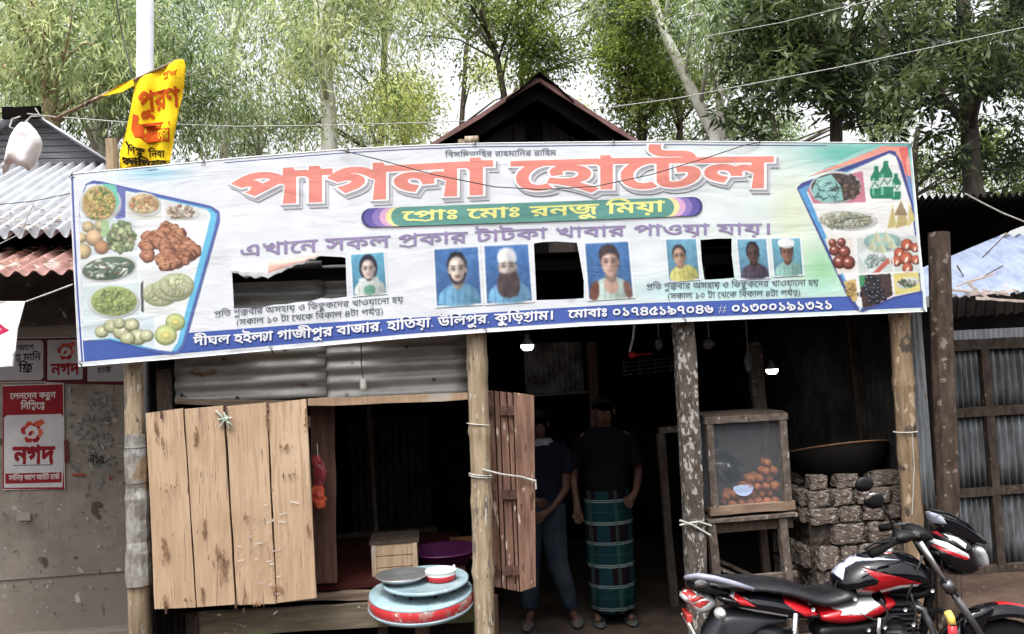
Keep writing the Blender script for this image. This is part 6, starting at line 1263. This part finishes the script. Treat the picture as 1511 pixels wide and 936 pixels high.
MBt = tree('second slender dark tree right of the fork above the gable', 8, [(770, 150), (768, 100), (775, 50), (792, -40)], .045, (760, -80, 960, 80), 260, 'broadleaf', 'mid', barkd_m, rb=.7, nb=10)
tree('yellow green young tree left of the gable roof', 8.5, [(600, 235), (596, 170), (600, 120)], .05, (560, 110, 660, 215), 170, 'broadleaf', 'lime', barkb_m, rb=.6, nb=8, gap=[(660, 120, 40, 40)])
tree('dense small leaved tree right of the gable peak', 7, [(945, 225), (950, 150), (960, 60), (960, -40)], .07, (880, -40, 1050, 200), 520, 'broadleaf', 'mid', barkd_m, nb=16, rb=.75)
tree('pale branched eucalyptus slanting behind the right half of the banner', 5.8, [(1052, 200), (1020, 130), (985, 60), (955, -30)], .085, (850, -110, 1080, 30), 330, 'eucalyptus', 'grey', bark_m, nb=10, rb=.7)
tree('upright pale stem beside the slanting eucalyptus', 6, [(1060, 200), (1060, 120), (1058, 60), (1066, -30)], .06, (1010, -90, 1100, 60), 170, 'eucalyptus', 'grey', bark_m, nb=6, rb=.6)
tree('dark mango tree filling the sky above the right end of the banner', 4.6, [(1235, 250), (1228, 120), (1236, 20), (1240, -60)], .08, (1110, -110, 1360, 130), 560, 'mango', 'dark', barkd_m, nb=20, rb=.75, gap=[(1210, 190, 60, 40)], extra=((1090, 60, .6), (1110, 150, .5), (1260, 120, .6), (1180, 110, .5), (1300, 170, .5), (1150, 40, .6)))
tree('dark mango tree with a thick trunk above the lean-to roof', 5.4, [(1437, 290), (1432, 200), (1425, 100), (1420, -40)], .13, (1330, -100, 1570, 130), 480, 'mango', 'dark', barkd_m, nb=18, rb=.75, extra=((1510, 190, .6), (1480, 90, .6), (1370, 150, .5), (1470, 240, .5), (1395, 230, .4)))
tree('bushy green tree behind the lean-to roof at the right', 7.5, [(1350, 290), (1350, 230), (1355, 190)], .06, (1330, 200, 1570, 290), 330, 'broadleaf', 'mid', barkd_m, nb=14, rb=.55)
tree('low dark bushy tree behind the upper right corner of the banner', 8, [(1150, 230), (1145, 200), (1140, 170)], .06, (1060, 160, 1330, 230), 220, 'broadleaf', 'grey', barkd_m, nb=10, rb=.5, gap=[(1205, 190, 50, 35)])
tree('grey green undergrowth tree between the yellow flag and white trunk', 9, [(380, 235), (380, 200), (385, 170)], .06, (270, 150, 470, 230), 230, 'eucalyptus', 'grey', bark_m, nb=10, rb=.6)
tree('far pale eucalyptus behind the tan trunk at the left edge', 10, [(20, 200), (22, 100), (30, 0)], .08, (-60, -60, 240, 180), 480, 'eucalyptus', 'pale', bark_m, nb=16, rb=.9)
tree('far green tree behind the white barked eucalyptus', 10.5, [(560, 230), (565, 120), (570, 0)], .08, (430, -60, 640, 220), 330, 'broadleaf', 'mid', barkd_m, nb=14, rb=.8, gap=[(620, 120, 70, 70), (420, 110, 30, 60)], per=22)
tree('far leafy tree behind the dark mango crowns', 9.5, [(1290, 260), (1300, 150), (1310, 0)], .1, (1050, -80, 1560, 160), 560, 'broadleaf', 'mid', barkd_m, nb=26, rb=.8, per=22, gap=[(1205, 190, 60, 40), (1090, 110, 30, 60)])

tree('small leaved tree filling the gap between the gable and the slanting eucalyptus', 9, [(1000, 230), (1003, 150), (1000, 60)], .06, (960, 60, 1120, 220), 240, 'broadleaf', 'mid', barkd_m, nb=12, rb=.6)
tree('bright leafy tree behind the thin forked tree', 11, [(680, 240), (682, 150), (690, 60)], .06, (560, -60, 860, 190), 260, 'broadleaf', 'lime', barkd_m, nb=12, rb=.6, gap=[(640, 90, 45, 60), (830, 100, 40, 50)])

# ================================================================== MOTORCYCLE
bk_y = -1.32; BR = -YAW
g1 = P(1200, 1100, bk_y); BL = Vector((g1.x, bk_y, 0))
bike = thing('motorcycle', 'black motorcycle with red and white stripes parked in front of the brick stove', 'motorcycle', BL, rotz=BR)
Rz = Matrix.Rotation(-BR, 3, 'Z'); bn = Matrix.Rotation(BR, 3, 'Z') @ Vector((0, 1, 0))
def B(px, py, yl=0):                     # a point of the motorcycle, given where it shows, on its own lengthwise plane
    d = ray(px, py); o_ = BL+bn*yl; tt = (o_-CAM).dot(bn)/d.dot(bn); return Rz @ (CAM+d*tt-BL)
def puff(name, pts, hw, m, parent=bike, r_=None, y0=0, sm=2, grid=.012, p=2.0, decals=()):
    """a rounded body panel on both flanks; painted areas are cut out of the same skin and become parts of their own"""
    L_ = [(q.x, q.z) for q in (B(*u, y0) for u in pts)]; L_ = smooth_loop(L_, sm) if sm else L_
    D = [(dn, [(q.x, q.z) for q in (B(*u, y0-hw*.7) for u in dp)], dm) for dn, dp, dm in decals]
    v, f = fill([L_], grid) if not D else fill2(L_, grid, [d[1] for d in D]); f = [q if area([v[i] for i in q]) > 0 else q[::-1] for q in f]; n3 = len(v)
    ed_ = [edge_dist(q, L_) for q in v]; mr = max(ed_); rr_ = r_ or mr
    hs_ = [hw*(max(0, 1-(1-min(e/rr_, 1))**p))**(1/p) for e in ed_]
    groups = {}
    for q in f:
        c = (sum(v[i][0] for i in q)/len(q), sum(v[i][1] for i in q)/len(q)); k = -1
        for n_, d in enumerate(D):
            if inside(c, [d[1]]): k = n_
        groups.setdefault(k, []).append(q)
    V_ = [(q[0], y0-hh, q[1]) for q, hh in zip(v, hs_)]+[(q[0], y0+hh, q[1]) for q, hh in zip(v, hs_)]
    o = None
    for k in [-1]+[k for k in groups if k >= 0]:
        fs = groups.get(k, [])
        if not fs: continue
        for side in ((0, 1) if k < 0 else (0,)):
            pass
        allf = fs+[tuple(i+n3 for i in q[::-1]) for q in fs]; us = sorted({i for q in allf for i in q}); mp = {a: b for b, a in enumerate(us)}
        m_ = MB(); m_.add([V_[i] for i in us], [tuple(mp[i] for i in q) for q in allf])
        ob = m_.build(name if k < 0 else D[k][0], m if k < 0 else D[k][2], parent if k < 0 else o, smooth=True, local=True)
        if k < 0: o = ob; w_ = ob.modifiers.new('w', 'WELD'); w_.merge_threshold = .0008
        elif True: pass
    return o,
def fill2(loop, grid, extra):
    pts = []; ed = []
    for L_ in [loop]+extra:
        k = len(pts); pts += [Vector(q) for q in L_]; ed += [(k+i, k+(i+1) % len(L_)) for i in range(len(L_))]
    xs = [q[0] for q in loop]; ys = [q[1] for q in loop]; gx = min(xs)
    while gx < max(xs):
        gy = min(ys)
        while gy < max(ys):
            if inside((gx, gy), [loop]): pts.append(Vector((gx, gy)))
            gy += grid
        gx += grid
    v, e, f, *_ = delaunay_2d_cdt(pts, ed, [], 0, 1e-6)
    return [(q.x, q.y) for q in v], [tuple(t) for t in f if inside((sum(v[i].x for i in t)/len(t), sum(v[i].y for i in t)/len(t)), [loop])]
# wheels
raxle = B(1106, 1012); faxle = B(1482, 1000); wr2 = .3
def wheel(c, name='wheel'):
    w_ = thing(name, None, None, (c.x, 0, wr2)); w_.parent = bike
    MB().lathe([(wr2-.075, -.045), (wr2-.03, -.05), (wr2-.006, -.03), (wr2, 0), (wr2-.006, .03), (wr2-.03, .05), (wr2-.075, .045)], (0, 0, 0), 40, Matrix.Rotation(R(90), 3, 'X')).build('tyre', rubber_m, w_, smooth=True, local=True)
    MB().lathe([(wr2-.074, -.042), (wr2-.1, -.035), (wr2-.105, 0), (wr2-.1, .035), (wr2-.074, .042)], (0, 0, 0), 40, Matrix.Rotation(R(90), 3, 'X')).build('rim', bpaint_m, w_, smooth=True, local=True)
    for k in range(6): a_ = k*math.pi/3+.2; MB().beam((.03*math.cos(a_), 0, .03*math.sin(a_)), ((wr2-.1)*math.cos(a_), 0, (wr2-.1)*math.sin(a_)), .03, .02).build('spoke', bpaint_m, w_, local=True)
    MB().lathe([(0, -.06), (.045, -.055), (.05, 0), (.045, .055), (0, .06)], (0, 0, 0), 18, Matrix.Rotation(R(90), 3, 'X')).build('hub', alloy_m, w_, smooth=True, local=True)
    return w_
for c in (raxle, faxle): 
    w_ = wheel(c)
    for k_ in ('label', 'category'): 
        if k_ in w_: del w_[k_]
# front mudguard
def guard(name, c, r_, a0, a1, m, hw=.065, th=.02):
    mb = MB(); n1, n2 = 26, 9; vs = []
    for i in range(n1+1):
        a_ = a0+(a1-a0)*i/n1
        for j in range(n2+1): u = j/n2*2-1; rr_ = r_-.05*u*u*abs(u); vs.append((c.x+rr_*math.cos(a_), u*hw, c.z+rr_*math.sin(a_)))
    mb.add(vs, [(i*(n2+1)+j, i*(n2+1)+j+1, (i+1)*(n2+1)+j+1, (i+1)*(n2+1)+j) for i in range(n1) for j in range(n2)]); return mb.build(name, m, bike, smooth=True, local=True, solid=.004)
fc = Vector((faxle.x, 0, wr2)); topz = B(1482, 889).z-wr2
guard('front_mudguard', fc, topz, R(20), R(160), bpaint_m, .075)
mb = MB(); vs = []
for i in range(12):
    a_ = R(60+i*4.2); vs += [(fc.x+(topz-.004)*math.cos(a_), -.045, fc.z+(topz-.004)*math.sin(a_)), (fc.x+(topz-.012)*math.cos(a_), -.062, fc.z+(topz-.014)*math.sin(a_))]
o = guard('mudguard_stripe', fc, topz+.004, R(70), R(92), rpaint_m, .05)
# mudguard side cheek
puff('mudguard_side', [(1414, 925), (1424, 908), (1448, 897), (1470, 895), (1462, 910), (1452, 928), (1444, 945), (1424, 950)], .02, bpaint_m, y0=-.075, grid=.02)
guard('rear_mudguard', Vector((raxle.x, 0, wr2)), .36, R(35), R(150), greyp_m, .085)
puff('rear_hugger', [(1058, 898), (1095, 896), (1150, 904), (1186, 908), (1150, 914), (1120, 922), (1100, 936), (1080, 950), (1050, 960), (1030, 950), (1040, 925)], .1, greyp_m, p=4)
# tank
tank = puff('fuel_tank', [(1226, 858), (1232, 843), (1246, 830), (1268, 818), (1298, 811), (1330, 813), (1352, 822), (1366, 838), (1372, 852), (1366, 864), (1330, 872), (1280, 878), (1250, 876), (1234, 868)], .135, bpaint_m, p=2.2, r_=.12, decals=[('red_flash', [(1272, 838), (1292, 842), (1320, 848), (1356, 858), (1352, 863), (1325, 862), (1300, 868), (1288, 874), (1262, 872), (1272, 866), (1290, 860), (1292, 854), (1280, 846)], rpaint_m), ('white_flash', [(1296, 870), (1322, 862), (1352, 860), (1352, 864), (1328, 866), (1300, 874)], wpaint_m), ('painted_highlight', [(1242, 854), (1250, 839), (1268, 829), (1300, 824.5), (1330, 827), (1300, 827), (1270, 832), (1254, 842), (1246, 858)], mat('lilac_highlight', (.42, .44, .56), None, 3, rough=.2)), ('top_badge', [(1288, 817), (1300, 815), (1324, 816), (1324, 820), (1300, 821), (1288, 821)], rpaint_m)])  # the pale lilac line is a gloss highlight painted on the tank
MB().lathe([(.035, 0), (.035, .012), (.028, .018), (0, .018)], B(1308, 812)+Vector((0, 0, -.004)), 18).build('filler_cap', steel_m, tank[0], smooth=True, local=True)
# seat, tail
seat = puff('seat', [(1032, 852), (1070, 851), (1110, 852), (1150, 855), (1176, 862), (1200, 870), (1222, 868), (1240, 860), (1256, 866), (1258, 880), (1238, 890), (1206, 894), (1180, 886), (1150, 876), (1110, 871), (1060, 868), (1034, 862)], .125, seat_m, p=3.2, r_=.06)
for k in range(6):
    q0 = B(1188+k*9, 873-k*.2, -.1); MB().tube([(q0.x, -.09, q0.z+.018), (q0.x+.03, -.05, q0.z+.03), (q0.x+.04, .05, q0.z+.03)], .003, 5).build('seat_stitch', seat_m, seat[0], local=True)
for s_ in (-1, 1):
    mb = MB(); mb.tube([B(1112, 870, s_*.12), B(1085, 862, s_*.135), B(1055, 854, s_*.14), B(1030, 850, s_*.12), B(1014, 852, s_*.06), B(1012, 853, 0)], [.01, .014, .015, .015, .013, .013], 10); mb.build('grab_rail', mat('lilac_grey_rail', (.26, .27, .34), (.2, .21, .27), 4, rough=.25, spec=.6), bike, smooth=True, local=True)
puff('tail_housing', [(1010, 860), (1020, 850), (1040, 852), (1080, 866), (1070, 878), (1040, 876), (1018, 872)], .1, black_m, p=3)
tail = puff('side_cowl', [(1042, 868), (1075, 866), (1115, 868), (1150, 874), (1180, 884), (1204, 896), (1210, 904), (1196, 909), (1160, 908), (1120, 902), (1080, 893), (1056, 884)], .135, bpaint_m, p=2.6, r_=.06, decals=[('red_stripe', [(1056, 869), (1075, 868), (1090, 878), (1112, 892), (1090, 889), (1074, 878)], rpaint_m), ('red_stripe', [(1160, 880), (1178, 886), (1202, 899), (1206, 906), (1186, 907), (1168, 897), (1156, 888)], rpaint_m), ('red_edge', [(1110, 868), (1150, 873), (1184, 886), (1204, 899), (1180, 887), (1150, 877), (1112, 872)], rpaint_m), ('white_stripe', [(1052, 871), (1078, 871), (1104, 872), (1112, 876), (1086, 876), (1080, 881), (1070, 875)], wpaint_m), ('white_line', [(1088, 894), (1120, 898), (1160, 905), (1160, 908), (1118, 902), (1092, 897)], wpaint_m)])
tl_ = puff('tail_light', [(1001, 878), (1008, 871), (1024, 867), (1046, 873), (1060, 886), (1044, 900), (1034, 904), (1024, 900), (1016, 890), (1006, 884)], .075, lens_m, p=3, r_=.05, decals=[('red_segment', [(1008, 878), (1020, 873), (1028, 876), (1016, 882)], rlens_m), ('red_segment', [(1014, 884), (1030, 878), (1040, 880), (1022, 888)], rlens_m), ('red_segment', [(1022, 892), (1034, 884), (1048, 886), (1032, 896)], rlens_m)])
puff('reflector', [(1024, 860), (1030, 853), (1040, 856), (1046, 862), (1038, 868), (1028, 866)], .01, lens_m, y0=-.105, grid=.01)
MB().lathe([(0, -.03), (.022, -.026), (.03, -.01), (.022, .02), (0, .03)], B(1063, 906, -.16), 16, Matrix.Rotation(R(90), 3, 'X')).build('indicator', lens_m, bike, smooth=True, local=True); MB().tube([B(1063, 906, -.15), B(1068, 908, -.05)], .009, 8).build('indicator_stalk', black_m, bike, local=True)
for s_ in (1,): MB().lathe([(0, -.03), (.022, -.026), (.03, -.01), (.022, .02), (0, .03)], B(1063, 906, .16), 16, Matrix.Rotation(R(90), 3, 'X')).build('indicator', lens_m, bike, smooth=True, local=True)
q0 = B(1022, 925, 0); Rp = Matrix.Rotation(R(-24), 3, 'Y')
MB().box((q0.x, 0, q0.z-.03), (.01, .2, .15), Rp).build('number_plate', mat('plate_white', (.6, .6, .58), (.5, .5, .48), 8), bike, local=True); MB().box(B(1014, 908, 0), (.03, .12, .04)).build('rear_reflector', rlens_m, bike, local=True, bevel=.006)
pm = Matrix.Rotation(R(-24), 3, 'Y')
# middle side panel
sp_ = puff('side_panel', [(1188, 897), (1220, 886), (1256, 878), (1300, 874), (1316, 880), (1306, 892), (1290, 902), (1262, 912), (1230, 916), (1200, 912)], .125, rpaint_m, p=2.6, r_=.05, decals=[('white_flash', [(1196, 896), (1240, 893), (1262, 888), (1282, 879), (1300, 878), (1290, 886), (1298, 889), (1272, 904), (1236, 905), (1240, 899)], wpaint_m), ('black_patch', [(1290, 886), (1300, 879), (1314, 880), (1304, 890), (1297, 891)], bpaint_m)])
puff('lower_cover', [(1200, 912), (1260, 910), (1296, 900), (1290, 930), (1270, 950), (1215, 950), (1190, 930)], .1, black_m, p=4)
# fairing
fa = puff('front_fairing', [(1360, 812), (1372, 796), (1384, 778), (1405, 780), (1428, 794), (1432, 812), (1440, 830), (1440, 840), (1424, 848), (1400, 848), (1384, 840), (1372, 826)], .115, bpaint_m, p=2.2, r_=.1, decals=[('white_stripe', [(1366, 806), (1378, 797), (1396, 800), (1424, 816), (1426, 822), (1400, 812), (1376, 802)], wpaint_m), ('red_stripe', [(1366, 808), (1374, 802), (1400, 812), (1426, 822), (1420, 824), (1396, 816), (1388, 812)], rpaint_m), ('red_stripe', [(1386, 787), (1394, 788), (1396, 794), (1388, 792)], rpaint_m), ('white_stripe', [(1396, 789), (1412, 793), (1424, 802), (1420, 808), (1404, 796)], wpaint_m)])
hl = puff('headlight', [(1424, 803), (1436, 799), (1446, 806), (1452, 822), (1450, 838), (1440, 838), (1432, 824)], .08, lens_m, p=3, r_=.04)
vz = puff('windscreen', [(1371, 753), (1400, 759), (1430, 777), (1451, 797), (1446, 803), (1424, 800), (1398, 790), (1384, 786), (1373, 766)], .075, bpaint_m, p=3, r_=.03, decals=[('windscreen_glint', [(1374, 757), (1388, 760), (1394, 772), (1382, 776)], mat('lilac_glint', (.4, .42, .52), None, 3, rough=.15))])  # the lilac patch is a glint painted on the screen
mb = MB(); mb.tube([B(1372, 752, -.06), B(1400, 758, -.07), B(1428, 774, -.07), B(1450, 797, -.05)], .007, 8); mb.build('screen_rim', black_m, bike, smooth=True, local=True)
# forks, frame, handlebar
for s_ in (-1, 1):
    MB().tube([B(1358, 800, s_*.1), B(1398, 864, s_*.1)], .012, 12).build('fork_tube', steel_m, bike, smooth=True, local=True); MB().tube([B(1394, 858, s_*.1), B(1404, 872, s_*.1)], .03, 12).build('fork_clamp', alloy_m, bike, smooth=True, local=True); MB().tube([B(1402, 868, s_*.1), B(1436, 920, s_*.1), (fc.x-.02, s_*.1, fc.z)], .018, 12).build('fork_leg', alloy_m if s_ < 0 else black_m, bike, smooth=True, local=True)
MB().tube([B(1356, 795), B(1376, 830)], .035, 12).build('steering_head', black_m, bike, smooth=True, local=True)
mb = MB(); mb.tube([B(1336, 792, -.32), B(1316, 800, -.28), B(1300, 803, -.2)], .001, 4)
hb = [B(1296, 812, -.3), B(1318, 798, -.26), B(1340, 786, -.18), B(1356, 790, -.07), B(1356, 790, .07), B(1352, 778, .18), B(1338, 774, .26), B(1318, 776, .34)]
MB().tube(hb, .012, 10).build('handlebar', steel_m, bike, smooth=True, local=True); MB().tube([B(1284, 818, -.32), B(1300, 810, -.3), B(1318, 798, -.27)], .021, 12).build('grip', rubber_m, bike, smooth=True, local=True); MB().tube([B(1318, 776, .34), B(1300, 780, .42)], .02, 12).build('grip', rubber_m, bike, smooth=True, local=True)
MB().tube([B(1322, 796, -.26), B(1310, 800, -.3), B(1288, 802, -.33), B(1276, 812, -.33)], .006, 8).build('brake_lever', black_m, bike, smooth=True, local=True)
puff('switch_housing', [(1312, 790), (1326, 782), (1346, 782), (1352, 792), (1340, 802), (1318, 804)], .04, black_m, y0=-.24, grid=.012)
puff('instrument_pod', [(1330, 778), (1350, 772), (1366, 780), (1372, 792), (1360, 802), (1340, 796)], .09, black_m, grid=.015, p=3)
puff('mirror', [(1272, 742), (1278, 730), (1292, 724), (1302, 728), (1306, 740), (1300, 750), (1284, 752)], .012, black_m, y0=-.28, grid=.01); puff('mirror_glass', [(1276, 733), (1290, 726), (1300, 728), (1290, 731), (1278, 738)], .004, steel_m, y0=-.295, grid=.01)
MB().tube([B(1300, 748, -.27), B(1312, 762, -.26), B(1316, 776, -.25), B(1320, 792, -.25)], .006, 8).build('mirror_stem', black_m, bike, smooth=True, local=True)
puff('mirror', [(1260, 712), (1272, 702), (1288, 706), (1290, 718), (1280, 726), (1264, 726)], .012, black_m, y0=.36, grid=.01); MB().tube([B(1284, 724, .35), B(1300, 745, .34), B(1318, 774, .33)], .006, 8).build('mirror_stem', black_m, bike, smooth=True, local=True)
for a_ in ((1356, 790, 1390, 850), (1350, 800, 1378, 880), (1362, 800, 1366, 870)):
    q1, q2 = B(a_[0], a_[1], -.05), B(a_[2], a_[3], -.06); MB().tube([q1, q1.lerp(q2, .5)+Vector((.04, -.03, .02)), q2], .005, 6).build('cable', wire_m, bike, smooth=True, local=True)
MB().tube([B(1366, 835), B(1372, 880), B(1360, 940), B(1330, 1000)], .022, 10).build('down_tube', black_m, bike, smooth=True, local=True)
MB().tube([B(1240, 880), B(1210, 930), B(1215, 1010)], .02, 10).build('frame_tube', black_m, bike, smooth=True, local=True)
# engine with cooling fins
eng = MB().box(B(1322, 930), (.16, .16, .2)).build('engine', black_m, bike, local=True, bevel=.02)
for k in range(9): q = B(1322, 884+k*7); MB().box((q.x, 0, q.z), (.17-.004*k, .19, .005)).build('cooling_fin', greyp_m, eng, local=True)
for k in range(2): MB().lathe([(0, -.02), (.07-.02*k, -.018), (.09-.02*k, 0), (.09, .06)], B(1280+k*60, 985, -.14), 24, Matrix.Rotation(R(90), 3, 'X')).build('crankcase_cover', alloy_m, eng, smooth=True, local=True)
MB().box(B(1300, 985), (.36, .22, .18)).build('crankcase', black_m, eng, local=True, bevel=.03)
MB().tube([B(1336, 890, -.06), B(1362, 900, -.1), B(1380, 940, -.12), B(1340, 1010, -.14), B(1200, 1020, -.16), B(1080, 1000, -.18)], [.018, .018, .018, .02, .035, .045], 14).build('exhaust_pipe', alloy_m, bike, smooth=True, local=True)
MB().tube([B(1298, 912, -.16), B(1296, 930, -.17), B(1302, 960, -.16)], .009, 8).build('kick_lever', steel_m, bike, smooth=True, local=True)
lg = MB(); lg.tube([B(1366, 905, -.05), B(1385, 900, -.2), B(1400, 906, -.3), B(1406, 925, -.32), B(1404, 960, -.3), B(1380, 990, -.1)], .014, 10); lgo = lg.build('leg_guard', black_m, bike, smooth=True, local=True)
MB().tube([B(1398, 903, -.29), B(1403, 912, -.31), B(1405, 922, -.318)], .018, 10).build('yellow_wrap', yel_m, lgo, smooth=True, local=True); MB().tube([B(1405, 923, -.318), B(1406, 950, -.315)], .019, 10).build('red_wrap', red_m, lgo, smooth=True, local=True)
for s_ in (-1, 1): MB().tube([B(1174, 905, s_*.13), B(1170, 960, s_*.13), B(1158, 1005, s_*.12)], .012, 8).build('shock_rod', steel_m, bike, smooth=True, local=True); MB().lathe([(.022+.008*(k % 2), k*.012) for k in range(16)], B(1166, 985, s_*.13), 12).build('shock_spring', black_m, bike, smooth=True, local=True)
MB().tube([B(1215, 1010, .1), (raxle.x, .1, wr2)], .02, 8).build('swing_arm', black_m, bike, smooth=True, local=True); MB().tube([B(1215, 1010, -.1), (raxle.x, -.1, wr2)], .02, 8).build('swing_arm', black_m, bike, smooth=True, local=True)
MB().tube([B(1250, 1020, .1), (B(1230, 1080, .1).x, .25, .0)], .012, 8).build('side_stand', black_m, bike, smooth=True, local=True)

# the far side of the street, behind the camera: shops and trees added unseen to block low sky light and darken reflections
mb = MB()
for k in range(11):
    x = -33+k*6.2; h_ = 3.4+.5*(k % 3); mb.box((x, -16.5, h_/2), (5.9, 4, h_)); mb.add([(x-3.1, -14.1, h_), (x+3.1, -14.1, h_), (x+3.1, -16.5, h_+1.3), (x-3.1, -16.5, h_+1.3), (x+3.1, -18.9, h_), (x-3.1, -18.9, h_)], [(0, 1, 2, 3), (3, 2, 4, 5), (0, 3, 5), (1, 4, 2)])
structure(mb, 'sky_block_shop_row', mat('sky_block_dark_tin', (.05, .048, .045), (.03, .028, .026), 3, spec=.1))
bl_ = [((-34+k*4.2+random.uniform(-1, 1), -23+random.uniform(-2, 2), 4.6+random.uniform(-1.4, 1.6)), (3, 2.4, 3.6)) for k in range(17)]
V_, N_ = leaves(3000, bl_, 'mango', 12); c_ = V_.reshape(-1, 4, 3); V_ = (c_.mean(1, keepdims=True)+(c_-c_.mean(1, keepdims=True))*4.5).reshape(-1, 3); build_leaves(V_, N_, LM['dark'], None).name = 'sky_block_tree_belt'

random.seed(9)
for a_ in (((1300, 884), (1310, 905), (1296, 936)), ((1344, 876), (1352, 905), (1346, 940)), ((1268, 905), (1290, 915), (1312, 912)), ((1362, 820), (1350, 850), (1338, 884)), ((1352, 800), (1380, 842), (1414, 880))):
    q1, q2, q3 = [B(*u, -.12) for u in a_]; MB().tube([q1, q1.lerp(q2, .5), q2, q2.lerp(q3, .5), q3], .006, 6).build('hose', wire_m, bike, smooth=True, local=True)
for px, py in ((1336, 900), (1306, 926), (1348, 922), (1282, 930), (1376, 872), (1262, 884), (1200, 900), (1330, 938)): MB().lathe([(0, -.006), (.008, -.005), (.01, 0)], B(px, py, -.135), 8, Matrix.Rotation(R(90), 3, 'X')).build('bolt', steel_m, bike, smooth=True, local=True)
MB().lathe([(0, -.02), (.045, -.018), (.055, 0), (.055, .03)], B(1318, 925, -.1), 20, Matrix.Rotation(R(90), 3, 'X')).build('carburettor', alloy_m, bike, smooth=True, local=True)
puff('frame_cover', [(1296, 872), (1340, 868), (1370, 862), (1372, 876), (1350, 888), (1330, 884), (1306, 884)], .05, black_m, grid=.02, p=3)

# odds and ends on the ground
t = MB().ell(G(133, 929)+Vector((0, 0, .02)), (.05, .03, .018), 9, 6, jit=.2).build('litter_scrap', mat('orange_scrap', (.6, .4, .1), (.4, .22, .06), 12)); tag(t, 'crumpled orange wrapper lying at the foot of the grey wall', 'litter')
t = MB().lathe([(0, .0), (.1, .0), (.12, .2), (.125, .26), (.12, .26), (.11, .02), (0, .02)], (P(236, 930, .1).x, .2, 0), 20).build('bucket', mat('lilac_plastic', (.5, .5, .62), (.4, .4, .5), 5, rough=.4), smooth=True); tag(t, 'pale lilac plastic bucket behind the foot of the left post', 'bucket')
